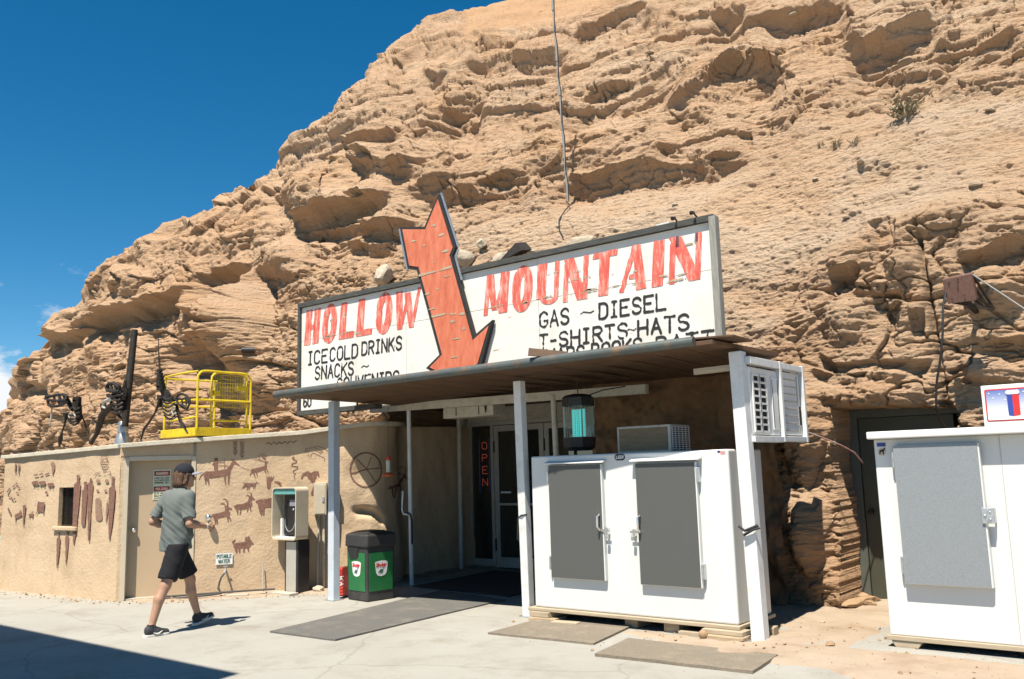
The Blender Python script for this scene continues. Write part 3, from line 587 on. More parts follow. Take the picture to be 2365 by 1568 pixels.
GLY = {'O': [_O], '0': [_O], 'H': [[(0,0),(0,1)],[(1,0),(1,1)],[(0,.5),(1,.5)]], 'L': [[(0,1),(0,0),(1,0)]], 'W': [[(0,1),(.22,0),(.5,.8),(.78,0),(1,1)]],
 'M': [[(0,0),(.05,1),(.5,.2),(.95,1),(1,0)]], 'U': [[(0,1),(0,.28)]+arc(.5,.28,.5,.28,180,360)+[(1,1)]], 'N': [[(0,0),(0,1),(1,0),(1,1)]], 'T': [[(0,1),(1,1)],[(.5,1),(.5,0)]],
 'A': [[(0,0),(.5,1),(1,0)],[(.2,.36),(.8,.36)]], 'I': [[(.5,0),(.5,1)],[(.15,1),(.85,1)],[(.15,0),(.85,0)]], 'i': [[(.5,0),(.5,1)]],
 'C': [arc(.5,.72,.5,.28,25,180)+arc(.5,.28,.5,.28,180,335)], 'E': [[(1,1),(0,1),(0,0),(1,0)],[(0,.52),(.75,.52)]],
 'D': [[(0,0),(0,1),(.45,1)]+arc(.45,.7,.55,.3,90,0,6)+arc(.45,.3,.55,.3,0,-90,6)+[(0,0)]], 'R': [[(0,0),(0,1),(.5,1)]+arc(.5,.75,.48,.25,90,-90,8)+[(0,.5)],[(.45,.5),(1,0)]],
 'P': [[(0,0),(0,1),(.5,1)]+arc(.5,.74,.5,.26,90,-90,8)+[(0,.48)]], 'B': [[(0,0),(0,1),(.5,1)]+arc(.5,.76,.42,.24,90,-90,8)+[(0,.52)],[(.5,.52)]+arc(.5,.26,.5,.26,90,-90,8)+[(0,0)]],
 'K': [[(0,0),(0,1)],[(1,1),(0,.42)],[(.3,.6),(1,0)]], 'S': [arc(.5,.75,.48,.25,20,180,8)+[(.03,.7),(.2,.56),(.8,.45),(.98,.3)]+arc(.5,.25,.48,.25,0,-160,8)], 'V': [[(0,1),(.5,0),(1,1)]], 'Y': [[(0,1),(.5,.5),(1,1)],[(.5,.5),(.5,0)]],
 'G': [arc(.5,.72,.5,.28,25,180)+arc(.5,.28,.5,.28,180,360)+[(1,.42),(.6,.42)]], '-': [[(.1,.48),(.9,.48)]], '.': [[(.5,.02)]], '~': [[(0,.42),(.25,.58),(.5,.5),(.75,.40),(1,.55)]], '6': [arc(.5,.72,.5,.28,30,180)+[(0,.3)]+arc(.5,.28,.5,.28,180,540,16)],
 'Q': [_O,[(.6,.2),(1,0)]], 'X': [[(0,0),(1,1)],[(0,1),(1,0)]], 'Z': [[(0,1),(1,1),(0,0),(1,0)]], 'J': [[(1,1),(1,.3)]+arc(.5,.3,.5,.3,0,-180)], 'F': [[(0,0),(0,1),(1,1)],[(0,.52),(.8,.52)]],
 'a': [arc(.5,.3,.5,.3,0,360,14),[(1,.6),(1,0)]], 'c': [arc(.5,.3,.5,.3,50,310)], 'n': [[(0,0),(0,.6)],[(0,.35)]+arc(.5,.35,.5,.25,180,0)+[(1,0)]], 'l': [[(.5,0),(.5,1.05)]], 'r': [[(.2,0),(.2,.6)],[(.2,.35)]+arc(.6,.35,.4,.25,180,40,6)], 'ı': [[(.5,0),(.5,.6)],[(.5,.9)]]}
def letters(txt, x0, x1, h, r, slant=0, gap=.35, wide={}, rmul=None):
    """strokes of a line of writing fitted between x0 and x1, baseline 0, height h"""
    nar = {'I': .8, 'i': .25, '.': .3, ' ': .55, '-': .7, 'l': .2, 'ı': .2, 'M': 1.35, 'W': 1.3, **wide}
    tot = sum(nar.get(c, 1) for c in txt)+gap*(len(txt)-1); u = (x1-x0)/tot; x = x0; out = []
    for c in txt:
        w = nar.get(c, 1)*u
        for st in GLY.get(c, []): out.append(([(x+p[0]*w+slant*p[1]*h, p[1]*h) for p in st], r))
        x += w+gap*u
    return out
# ------------------------------------------------------------------ the stucco building with its painted wall
bld = thing('stucco_building', 'low tan stucco building painted with red brown animals and figures, pale flat coping', 'building', (-12.05, 6.32, 0))
def path_pts(pts, step=.04, sm=9):
    P = np.array(pts, float); s = np.concatenate([[0], np.cumsum(np.hypot(*np.diff(P, axis=0).T))]); t = np.arange(0, s[-1], step)
    Q = np.stack([np.interp(t, s, P[:, 0]), np.interp(t, s, P[:, 1])], 1); k = np.ones(sm)/sm
    q = np.stack([np.convolve(np.pad(Q[:, i], sm//2, 'edge'), k, 'valid') for i in (0, 1)], 1); q[0] = P[0]; q[-1] = P[-1]; return q
PATH2 = path_pts([(-12.05, 6.32), (-10.72, 8.25), (-10.22, 8.78), (-9.88, 9.2), (-9.92, 9.62), (-10.32, 10.1), (-10.24, 10.7), (-10.2, 11.8)])
ARC2 = np.concatenate([[0], np.cumsum(np.hypot(*np.diff(PATH2, axis=0).T))])
_t2 = np.gradient(PATH2, axis=0); _t2 /= np.linalg.norm(_t2, axis=1)[:, None]; NRM2 = np.stack([_t2[:, 1], -_t2[:, 0]], 1)
def hit2(px, py):
    d = ray(px*.9456, py*.9456); a = math.atan2(d.x, d.y); an = np.arctan2(PATH2[:, 0], PATH2[:, 1])
    s = float(np.interp(a, an, ARC2)); r = math.hypot(float(np.interp(s, ARC2, PATH2[:, 0])), float(np.interp(s, ARC2, PATH2[:, 1])))
    return s, CAM_H+d.z*r/math.hypot(d.x, d.y)
KS0, KZ0 = hit2(862, 1247); KS1, KZ1 = hit2(936, 1268)
def wall2(s, z, out=0.):
    """point of the painted wall at arc length s and height z"""
    s = np.asarray(s, float); z = np.asarray(z, float)
    x = np.interp(s, ARC2, PATH2[:, 0]); y = np.interp(s, ARC2, PATH2[:, 1]); nx = np.interp(s, ARC2, NRM2[:, 0]); ny = np.interp(s, ARC2, NRM2[:, 1])
    rough = sstep(2.4, 3.6, s)
    d = .008*fbm(s*2.2, z*2.2, s*0, 3) + rough*(.045*fbm(s*.9+4, z*.6, s*0+2, 3) + .018*fbm(s*3.5, z*3, s*0+6, 3))
    # the hollow crack and the rounded foot left of the entrance
    zc = KZ0+(KZ1-KZ0)*(s-KS0)/(KS1-KS0)+.04*np.sin((s-KS0)/(KS1-KS0)*3.1)+.02*fbm(s*5, z*0, s*0+9, 2); d = d - .16*np.exp(-(np.abs(z-zc)/.055)**3)*sstep(KS0-.05, KS0+.15, s)*sstep(KS1+.08, KS1-.06, s)
    d = d + rough*.06*sstep(.9, .3, z)
    d = d + out
    return x+nx*d, y+ny*d, z
TOP1 = lambda x: np.interp(x, [-15.2, -12.05], [2.04, 2.10])
TOP2 = lambda s: np.interp(s, [0, 1.4, 2.5, 3.4, 6], [2.10, 2.19, 2.25, 2.36, 2.42])
D0, D1, DH = .06, .98, 1.97                                             # the door opening in the painted wall, along its arc
def wall2_mesh():
    ss = np.unique(np.concatenate([np.arange(0, ARC2[-1], .035), [D0, D1, ARC2[-1]]])); nz = 62; V = []; F = []; n = len(ss)
    tz = np.linspace(0, 1, nz)
    S, T = np.meshgrid(ss, tz, indexing='ij'); zz = -.06+(TOP2(S)+.06)*T
    # snap one row to the door head
    k = int(round((DH+.06)/(2.16+.06)*(nz-1))); near = (S < 1.2); zz[:, k] = np.where(near[:, k], DH, zz[:, k])
    X, Y, Z = wall2(S, zz); V = np.stack([X, Y, Z], -1).reshape(-1, 3)
    i, j = np.meshgrid(np.arange(n-1), np.arange(nz-1), indexing='ij')
    keep = ~((ss[i] >= D0-1e-6) & (ss[i+1] <= D1+1e-6) & (j < k)); i = i[keep]; j = j[keep]
    F = np.stack([i*nz+j, (i+1)*nz+j, (i+1)*nz+j+1, i*nz+j+1], -1)
    return np_mesh('wall', V, F, M['stucco'], bld)
wall2_mesh()
# left wall with a barred window opening
L0 = np.array([-15.2, 6.05]); L1 = np.array([-12.05, 6.32]); LL = np.hypot(*(L1-L0)); LD = (L1-L0)/LL; LN = np.array([LD[1], -LD[0]])
def wall1(u, z, out=0.): return (L0[0]+LD[0]*u+LN[0]*out, L0[1]+LD[1]*u+LN[1]*out, z)
WU0, WU1, WZ0, WZ1 = 1.62, 2.10, 1.0, 1.57
def wall1_mesh():
    us = np.unique(np.concatenate([np.linspace(0, LL, 60), [WU0, WU1]])); zs = np.unique(np.concatenate([np.linspace(-.06, 1.95, 44), [WZ0, WZ1]])); m = MB()
    V = []; F = []; nz = len(zs)+1
    for u in us:
        for z in list(zs)+[float(TOP1(L0[0]+LD[0]*u))]:
            flat = WU0-.12 < u < WU1+.12 and WZ0-.1 < z < WZ1+.1
            o = .012*float(fbm(np.array(u*1.7), np.array(z*1.7), np.array(3.), 3)) if not flat else 0
            V.append(wall1(u, z, o + .03*max(0, .25-z)))
    for i in range(len(us)-1):
        for j in range(nz-1):
            if us[i] >= WU0-1e-6 and us[i+1] <= WU1+1e-6 and j < len(zs)-1 and zs[j] >= WZ0-1e-6 and zs[j+1] <= WZ1+1e-6: continue
            F.append((i*nz+j, (i+1)*nz+j, (i+1)*nz+j+1, i*nz+j+1))
    np_mesh('wall', V, F, M['stucco'], bld)
    e = MB(); e.add([wall1(0, -.06), wall1(0, 2.04), (-15.7, 10.2, 2.04), (-15.7, 10.2, -.06)], [(0, 1, 2, 3)]); e.build('wall', M['stucco'], bld)
    w = MB()                                                            # reveal of the window opening
    for a, b in (((WU0, WZ0), (WU1, WZ0)), ((WU1, WZ0), (WU1, WZ1)), ((WU1, WZ1), (WU0, WZ1)), ((WU0, WZ1), (WU0, WZ0))):
        w.add([wall1(*a), wall1(*b), wall1(*b, -.16), wall1(*a, -.16)], [(0, 1, 2, 3)])
    win = w.build('window', M['stucco'], bld)
    g = MB(); g.add([wall1(WU0-.02, WZ0-.02, -.14), wall1(WU1+.02, WZ0-.02, -.14), wall1(WU1+.02, WZ1+.02, -.14), wall1(WU0-.02, WZ1+.02, -.14)], [(0, 1, 2, 3)]); g.build('pane', M['dark_void'], win)
    r = MB()
    k = .035; n1 = 34
    for q in range(-n1, n1):
        for sg in (1, -1):
            pts = []
            for t in np.linspace(0, 1, 25):
                z = WZ0+(WZ1-WZ0)*t; u = WU0+q*k+(t*(WZ1-WZ0))*.75*sg+.1
                if WU0+.01 < u < WU1-.01: pts.append(wall1(u, z, -.07+.004*sg))
            if len(pts) > 1: r.bar(pts[0], pts[-1], .005)
    for a, b in (((WU0+.012, WZ0), (WU0+.012, WZ1)), ((WU1-.012, WZ0), (WU1-.012, WZ1)), ((WU0, WZ0+.012), (WU1, WZ0+.012)), ((WU0, WZ1-.012), (WU1, WZ1-.012))): r.bar(wall1(*a, -.07), wall1(*b, -.07), .022)
    r.build('mesh_guard', M['dark_metal'], win)
    s = MB(); s.add([], []); s.bar(wall1(WU0-.08, WZ0-.03, .02), wall1(WU1+.06, WZ0-.03, .02), .05, .06); s.build('sill', M['stucco'], win, bev=.012)
wall1_mesh()
# coping strips and the flat roof behind them
cp = MB()
def strip(P, Z, n, lo, hi, inn, out):
    P = np.array(P); V = []
    for (p, z, q) in zip(P, Z, n): V += [(p[0]+q[0]*out, p[1]+q[1]*out, z+lo), (p[0]+q[0]*out, p[1]+q[1]*out, z+hi), (p[0]-q[0]*inn, p[1]-q[1]*inn, z+hi), (p[0]-q[0]*inn, p[1]-q[1]*inn, z+lo)]
    k = len(P); F = [(i*4+a, (i+1)*4+a, (i+1)*4+(a+1) % 4, i*4+(a+1) % 4) for i in range(k-1) for a in range(4)] + [(0, 1, 2, 3), ((k-1)*4+3, (k-1)*4+2, (k-1)*4+1, (k-1)*4)]
    cp.add(V, F)
u = np.linspace(-.06, LL-.02, 12); q1 = [wall1(a, 0)[:2] for a in u]; strip(q1, TOP1(np.array([p[0] for p in q1])), [LN]*12, 0, .06, .3, .045)
k2 = ARC2 < 4.6; strip(PATH2[k2][::2], TOP2(ARC2[k2][::2]), NRM2[k2][::2], 0, .065, .3, .105)
cp.build('coping', mat('pale_painted_coping', (.60, .54, .42), .75, var=.08, dirt=(.42, .34, .24), dirt_amt=.5, dscale=5, bump=.3, bscale=30), bld, bev=.008)
rf = MB(); rf.add([(-15.2, 6.2, 2.05), (-12.1, 6.45, 2.11), (-10.75, 8.5, 2.26), (-10.6, 9.95, 2.38), (-12, 10.6, 2.3), (-15.8, 10.9, 2.05)], [(0, 1, 2, 3, 4, 5)]); rf.build('roof', M['dirt'], bld)
# the tan door in its recess
def wp(s, z, o): a = wall2(np.array(s), np.array(z)); n = NRM2[3]; return (PATH2[0][0]+_t2[5][0]*s+n[0]*o, PATH2[0][1]+_t2[5][1]*s+n[1]*o, z)
dr = MB(); dr.add([wp(D0+.05, .015, -.13), wp(D1-.04, .015, -.13), wp(D1-.04, DH-.05, -.13), wp(D0+.05, DH-.05, -.13), wp(D0+.05, .015, -.175), wp(D1-.04, .015, -.175), wp(D1-.04, DH-.05, -.175), wp(D0+.05, DH-.05, -.175)], [(0,1,2,3),(7,6,5,4),(0,4,5,1),(1,5,6,2),(2,6,7,3),(3,7,4,0)])
door = dr.build('door', M['tan_door'], bld)
fr = MB()
for (s0, s1, z0, z1) in ((D0-.012, D0+.05, 0, DH), (D1-.04, D1+.02, 0, DH), (D0+.05, D1-.04, DH-.05, DH+.012)):
    fr.add([wp(a, b, o) for o in (.012, -.2) for a, b in ((s0, z0), (s1, z0), (s1, z1), (s0, z1))], [(0,1,2,3),(7,6,5,4),(0,4,5,1),(1,5,6,2),(2,6,7,3),(3,7,4,0)])
fr.build('door_frame', M['beige_metal'], bld, bev=.004)
th_ = MB(); th_.bar(wp(D0, .01, -.08), wp(D1, .01, -.08), .14, .03); th_.build('threshold', M['concrete_block'], bld)
kb = MB(); kp = Vector(wp(D0+.13, .95, -.13)); n3 = Vector((NRM2[3][0], NRM2[3][1], 0)); kb.tube([kp, kp+n3*.03], .016); kb.tube([kp+n3*.028, kp+n3*.04, kp+n3*.06, kp+n3*.075], [.018, .032, .032, .016], 14); kb.build('door_knob', M['chrome'], door, smooth=True)
# ---- paintings, traced in the photograph and laid on the wall where they stand
def hit1(px, py):
    d = ray(px*.9456, py*.9456); k = ((L0[0])*LN[0]+(L0[1])*LN[1])/(d.x*LN[0]+d.y*LN[1]); p = Vector((0, 0, CAM_H))+d*k
    return (p.x-L0[0])*LD[0]+(p.y-L0[1])*LD[1], p.z
def painting(name, crop, strokes, wall, m='paint_brown', step=4.5, wear=3.):
    ox, oy, sc = crop; V, F = strokes_mark(strokes, step, wear, .045, seed=len(strokes)*1.7)
    if not F: return
    f = (lambda x, y: wall1(*hit1(ox+x/sc, oy+y/sc), .016)) if wall == 1 else (lambda x, y: tuple(float(c) for c in wall2(*hit2(ox+x/sc, oy+y/sc), .004)))
    flat_mesh(name, V, F, f, M[m], bld)
CA = (480, 1060, 7.128); CG = (820, 1080, 7.128); C5 = (450, 1050, 3.484); CL = (0, 1080, 4.9); CF = (640, 1150, 4.75)
painting('painted_horse_rider', CA, [([(170,700),(250,710),(400,690),(540,660)],[52,62,58,55]), ([(180,740),(205,830),(215,880)],[30,16,10]), ([(150,740),(160,870)],[24,10]), ([(495,730),(495,800),(505,875)],[20,14,9]), ([(560,720),(555,860)],[22,11]), ([(540,650),(600,560),(640,490)],[46,30,26]), ([(640,480),(740,545)],[28,9]), ([(620,470),(612,430)],[11,5]), ([(652,465),(648,430)],[9,4]), ([(150,670),(80,720),(45,790)],[14,12,6]), ([(340,445)],[34]), ([(335,500),(340,640)],[38,36]), ([(300,500),(280,520),(300,545)],8), ([(370,490),(485,495)],5), ([(390,545),(540,555)],5), ([(478,430),(492,510),(485,595)],6)], 2)
painting('painted_deer', CA, [([(755,574),(970,640)],4), ([(980,640),(1080,620),(1190,580)],[36,34,30]), ([(1200,580),(1205,500)],18), ([(1195,485),(1250,488)],[15,5])]+[([a, b],5) for a, b in (((1150,472),(1020,412)),((1150,474),(995,440)),((1150,475),(1060,375)),((1190,452),(1085,352)),((1195,450),(1120,340)),((1195,450),(1150,328)),((1195,450),(1182,320)),((1200,440),(1216,372)),((1150,475),(1195,478)))]+[([(990,660),(1020,765)],[15,7]), ([(1040,650),(1060,750)],[14,6]), ([(1170,600),(1210,680)],[14,9]), ([(1210,600),(1245,665)],[12,8]), ([(965,650),(930,712)],[14,9])], 2)
for x, y0, y1 in ((672, 110, 385), (792, 120, 425)):
    painting('painted_plant', CA, [([(x, y0), (x, y1)], 5)]+[([(x-36, y-34), (x, y), (x+36, y-34)], 6) for y in range(y0+45, y1-8, 34)], 2)
painting('painted_zigzag', CA, [([(1210,175),(1250,145),(1295,185),(1350,140),(1385,180),(1440,140),(1480,170),(1535,130),(1580,160),(1635,120),(1690,150),(1740,110)],8)], 2)
painting('painted_snake', CA, [([(1682,420),(1692,388)],[24,6]), ([(1690,450),(1740,460),(1740,490),(1660,520),(1655,550),(1700,560),(1760,570),(1755,600),(1680,640),(1680,670),(1720,690),(1690,740),(1710,780)],[10,9,5])], 2)
painting('painted_bison', CA, [([(1890,250),(1930,260),(2000,240),(2090,210),(2200,240),(2285,292)],6), ([(1910,310),(1940,300),(1950,385)],6), ([(1985,390),(2000,330),(2060,335),(2180,395),(2230,420),(2220,470)],6), ([(2030,235),(2110,262),(2200,312)],6), ([(2060,280),(2180,335)],6), ([(1900,255),(1885,320)],5)], 2, 'paint_brown_faded')
painting('painted_bull', CA, [([(870,885),(1010,880)],[34,28]), ([(850,890),(805,935)],[25,11]), ([(830,862),(810,838)],[9,4]), ([(860,852),(855,828)],[8,4]), ([(885,900),(885,972)],[13,7]), ([(915,910),(912,972)],[12,7]), ([(988,890),(984,952)],[11,6]), ([(1010,890),(1013,952)],[11,6]), ([(1030,870),(1045,835),(1075,862)],7)], 2)
painting('painted_hand', CA, [([(1258,805),(1255,925)],[44,30]), ([(1227,790),(1226,742)],[14,9]), ([(1257,780),(1262,737)],[14,9]), ([(1285,780),(1302,740)],[14,9]), ([(1305,805),(1342,745)],[15,9])], 2)
painting('painted_crescent', CA, [([(1355,830),(1410,840),(1450,870),(1465,900)],[8,22,26,14])], 2)
painting('painted_bird', CA, [([(1825,775),(1860,705),(1930,680),(1990,740),(2060,690),(2100,670),(2130,740)],[10,26,36,58,48,30,10]), ([(2020,760),(2020,800)],[70,46]), ([(2050,820),(2060,905)],14), ([(2050,920),(2022,1035)],[22,34])], 2)
painting('painted_goat', CA, [([(320,1430),(420,1410),(540,1380)],[42,46,46]), ([(530,1370),(520,1290)],[42,28]), ([(520,1280),(610,1305)],[29,13]), ([(540,1260),(540,1180),(500,1130),(440,1135)],[15,13,9,4]), ([(500,1260),(480,1215),(430,1205),(412,1225)],[13,10,6,4]), ([(320,1440),(332,1566)],[24,11]), ([(352,1450),(362,1566)],[18,10]), ([(540,1430),(545,1520)],[18,10]), ([(560,1420),(595,1510)],[17,9]), ([(300,1400),(274,1410)],11)], 2)
painting('painted_goat', CA, [([(700,1270),(820,1260),(920,1220)],[42,50,50]), ([(920,1200),(940,1110)],[42,28]), ([(945,1100),(1005,1140)],[30,12]), ([(950,1080),(950,1030),(920,1010),(885,1020)],[13,10,6,4]), ([(920,1090),(890,1060),(850,1082)],[11,8,4]), ([(705,1290),(715,1400)],[24,9]), ([(770,1330),(755,1405)],[15,9]), ([(890,1290),(885,1350)],[18,9]), ([(930,1270),(945,1345)],[16,9]), ([(690,1250),(655,1260)],9)], 2)
painting('painted_goat', CA, [([(1090,1185),(1300,1175)],[45,62]), ([(1150,1225),(1330,1215)],[58,60]), ([(1110,1260),(1125,1400)],[42,17]), ([(1165,1280),(1165,1400)],[24,15]), ([(1060,1170),(1037,1176)],15)], 2)
painting('painted_animal_front', CF, [([(440,560),(500,585)],[50,30]), ([(500,590),(540,604)],[20,5]), ([(480,620),(478,860)],[20,12])], 2, step=4)
painting('painted_dog', C5, [([(440,985),(540,975)],[24,27]), ([(540,940),(580,967)],[26,9]), ([(528,918)],[10]), ([(548,912)],[9]), ([(438,1000),(445,1042)],[14,7]), ([(466,1000),(470,1042)],[12,6]), ([(515,990),(505,1037)],[12,6]), ([(540,990),(546,1037)],[11,6]), ([(425,980),(410,955),(430,940)],7)], 2, step=2.5, wear=1.5)
painting('painted_wheel', CG, [(arc(525, 480, 275, 298, 0, 360, 40), 15)]+[([(540, 470), p], r) for p, r in (((370,300),10), ((610,265),8), ((795,445),10), ((265,545),13), ((690,695),10))], 2, step=5)
painting('painted_goat', CG, [([(970,790),(1090,750)],[28,26]), ([(1110,730),(1170,590)],[24,22]), ([(1180,570),(1215,630)],[25,14]), ([(1190,550),(1200,450),(1150,420),(1118,460)],[10,8,5]), ([(1150,560),(1110,530),(1098,580)],[8,4]), ([(1010,800),(1000,900),(1020,960)],[14,7]), ([(1060,790),(1030,970)],[13,7]), ([(1130,760),(1128,860)],[11,7]), ([(960,790),(930,815)],11)], 2, step=5)
for st, mm in (([([(948,410)],[21]), ([(948,430),(945,490)],17), ([(938,520),(925,700),(905,1000),(893,1215)],[40,37,27,7])], 'paint_brown'), ([([(1035,490)],[23]), ([(1035,520),(1033,565)],18), ([(1025,592),(1015,800),(1005,972)],[33,28,23])], 'paint_brown'),
    ([([(1098,440),(1098,490)],[13,15]), ([(1095,510),(1088,700),(1078,900),(1070,1172)],[33,28,20,8])], 'paint_brown'), ([([(1365,428)],[19]), ([(1362,440),(1360,530)],16), ([(1353,572),(1345,750),(1330,1000),(1320,1162)],[41,34,22,7])], 'paint_brown'),
    ([([(1295,690),(1290,800),(1280,960)],[4,14,5])], 'paint_brown_faded'), ([([(300,745)],[9]), ([(302,765),(300,830),(288,1000)],[19,15,4])], 'paint_brown'), ([([(715,1090),(715,1130)],9), ([(712,1160),(705,1300),(690,1510)],[23,18,4])], 'paint_brown'),
    ([([(818,1070),(818,1115)],10), ([(815,1140),(808,1280),(800,1450)],[23,16,4])], 'paint_brown'), ([([(200,250),(198,300),(192,390)],[5,11,4])], 'paint_brown'), ([([(240,255),(238,300),(232,375)],[5,11,4])], 'paint_brown'), ([([(640,260),(650,300),(640,385)],[24,20,6])], 'paint_brown_faded'), ([([(1185,700),(1195,900)],[34,40])], 'paint_brown_faded')):
    painting('painted_figure', CL, st, 1, mm, step=4, wear=2)
painting('painted_bison', CL, [('poly', [(465,705),(505,718),(548,712),(540,780),(535,832),(490,828),(450,838),(455,770)]), ([(450,835),(442,862)],6), ([(530,832),(533,856)],6)], 1, step=4, wear=2)
painting('painted_bison', CL, [([(212,882),(250,862)],[27,24]), ([(200,895),(195,955)],[8,4]), ([(252,845),(260,815)],[9,5])], 1, step=4, wear=2)
for x, y in ((430,485), (515,487), (617,508)): painting('painted_sheep', CL, [([(x-20,y),(x+22,y-4)],[19,21]), ([(x-18,y+10),(x-16,y+34)],6), ([(x+20,y+10),(x+24,y+38)],6)], 1, step=4, wear=2)
painting('painted_sheep', CL, [([(565,600)],[18]), ([(575,585),(580,572)],5)], 1, step=4, wear=2)
painting('painted_goat', CL, [([(365,868),(395,872)],[13,15]), ([(395,860),(405,832)],6), ([(385,850),(385,832)],4), ([(368,880),(362,905)],5), ([(396,880),(398,902)],5)], 1, step=4, wear=1)
for p, q in (((428,396),(460,386)), ((490,384),(520,378)), ((560,386),(594,372)), ((100,592),(130,552)), ((168,532),(186,515)), ((204,502),(216,490)), ((232,542),(240,538)), ((114,642),(126,650)), ((148,662),(160,682)), ((182,682),(190,672)), ((216,600),(224,604)), ((112,790),(116,820)), ((136,840),(138,870))): painting('painted_bird', CL, [([p, q],[10,8])], 1, step=4, wear=1)
painting('painted_face', CL, [(arc(1258, 235, 42, 70, 20, 340, 20),5), ([(1222,205),(1290,200)],5), ([(1228,235),(1290,232)],5), ([(1235,262),(1280,260)],5), ([(1235,292),(1280,290)],5), ([(1235,320),(1270,320)],6), ([(1140,400),(1160,360),(1210,370),(1180,378)],4), ([(1250,372),(1330,350),(1332,402)],4), ([(1185,465)],[24]), ([(1290,465)],[22]), ([(1180,580)],[17]), ([(1275,580)],[17])], 1, 'paint_brown_faded', step=4, wear=1)
# the two warning stickers are things fixed to the door
ws = thing('warning_sign', 'cream bilingual high voltage warning sign on the tan door', 'sign', wp(.56, 1.56, -.127))
s0, s1, z0, z1 = .42, .655, 1.36, 1.79
m = MB(); m.add([wp(s0, z0, -.128), wp(s1, z0, -.128), wp(s1, z1, -.128), wp(s0, z1, -.128), wp(s0, z0, -.124), wp(s1, z0, -.124), wp(s1, z1, -.124), wp(s0, z1, -.124)], [(0,3,2,1),(4,5,6,7),(0,1,5,4),(1,2,6,5),(2,3,7,6),(3,0,4,7)]); m.build('plate', M['cream_sign'], ws)
def on_sign(strokes, name, mm, o, cx, cz, step=.0022):
    V, F = strokes_mark(strokes, step); return flat_mesh(name, V, F, lambda x, y: wp(cx+x, cz+y, o), M[mm], ws)
for zc, txt, rows in ((1.735, 'DANGER', ['HIGH VOLTAGE', 'AUTHORIZED', 'PERSONNEL ONLY']), (1.515, 'PELIGRO', ['ALTO VOLTAJE', 'SOLO PERSONAL', 'AUTORIZADO'])):
    on_sign([('poly', [(-.105,-.034),(.105,-.034),(.105,.034),(-.105,.034)])], 'header', 'txt_black', -.1225, (s0+s1)/2, zc)
    on_sign([([(-.07,0),(.07,0)], .026)], 'oval', 'txt_red', -.121, (s0+s1)/2, zc)
    on_sign([(([(p[0], p[1]-.014) for p in a]), r) for a, r in letters(txt, -.075, .075, .028, .0034)], 'lettering', 'cream_sign', -.1195, (s0+s1)/2, zc, .0016)
    for i, t in enumerate(rows): on_sign([(([(p[0], p[1]-.012) for p in a]), r) for a, r in letters(t, -.098, .098, .02, .0022)], 'lettering', 'txt_black', -.1225, (s0+s1)/2, zc-.062-i*.034, .0018)
# ------------------------------------------------------------------ entrance canopy on posts
cnp = thing('entrance_canopy', 'flat rusty canopy roof on white posts over the shop entrance', 'canopy', (-6.6, 8.0, 0))
FL, FR = Vector((-9.68, 7.2, 2.70)), Vector((-3.78, 7.66, 2.80))
m = MB()
top = [(-9.68, 7.22, 2.735), (-3.62, 7.70, 2.835), (-3.44, 8.9, 2.80), (-3.8, 9.3, 2.79), (-3.95, 10.9, 2.78), (-6.4, 10.9, 2.76), (-6.4, 11.9, 2.78), (-10.9, 11.9, 2.78), (-10.9, 9.75, 2.75), (-9.68, 9.4, 2.72)]  # rear corners are added reach that keeps direct sun off the walls below
m.prism([(x, y, z-.045) for x, y, z in top], (0, 0, .045)); m.build('roof_plate', M['rust'], cnp, bev=.006)
m = MB(); d = (FR-FL).normalized(); m.tube([FL-d*.02+Vector((0, -.02, .028)), FR+Vector((0, -.02, .028))], .05, 16); m.build('front_pipe', M['rust_pipe'], cnp, smooth=True)
for k in range(15):                                                      # corrugation ribs seen from below
    a = FL.lerp(FR, (k+.5)/15); m = MB(); m.bar(a+Vector((0, .1, -.004)), Vector((a.x-.02, 9.4, 2.70+.004*k)), .05, .02); m.build('rib', M['rust'], cnp)
m = MB(); m.prism([(-3.9, 7.7, 2.86), (-3.42, 7.74, 2.845), (-3.42, 8.2, 2.84), (-3.9, 8.2, 2.85)], (0, 0, .02)); m.build('edge_flashing', M['rust'], cnp, bev=.003)
m = MB(); m.bar((-5.62, 7.42, 2.90), (-5.28, 7.66, 2.845), .09, .015, up=(0, -1, .4)); m.build('loose_flashing', M['rust'], cnp)
def post(bx, by, tx, ty, z1, w, mname, rot=0):
    m = MB(); a = Vector((bx, by, -.02)); b = Vector((tx, ty, z1)); m.bar(a, b, w, w, up=(math.sin(rot), -math.cos(rot), 0)); p = m.build('post', M[mname], cnp, bev=.008)
    f = MB(); f.box(bx-w*.8, bx+w*.8, by-w*.8, by+w*.8, -.01, .012); f.build('foot_plate', M['galv'], p); return p
post(-9.35, 7.90, -9.50, 8.02, 2.66, .115, 'blue_grey_paint'); post(-6.27, 8.14, -6.27, 8.08, 2.68, .105, 'white_paint'); post(-3.49, 8.07, -3.56, 8.12, 2.745, .13, 'white_paint')
m = MB(); m.tube([(-9.49, 9.5, 0), (-9.52, 9.5, 2.6)], .033, 12); m.build('pipe_post', M['white_paint'], cnp, smooth=True)
m = MB(); m.tube([(-10.02, 11.2, 0), (-10.02, 11.2, 2.7)], .04, 12); m.build('pipe_post', M['old_white'], cnp, smooth=True)
m = MB(); m.tube([(-6.78, 9.55, 0), (-6.80, 9.5, 2.62)], .04, 12); m.build('pipe_post', M['old_white'], cnp, smooth=True)
m = MB(); m.bar((-10.35, 9.5, 2.66), (-5.4, 9.55, 2.60), .09, .12); m.build('header_beam', M['old_white'], cnp, bev=.006)
m = MB(); m.tube([(-9.58, 9.42, 1.38), (-9.6, 9.42, 1.1), (-9.57, 9.42, 1.04), (-9.50, 9.44, 1.03)], .014, 8); m.build('hook', M['white_paint'], cnp, smooth=True)
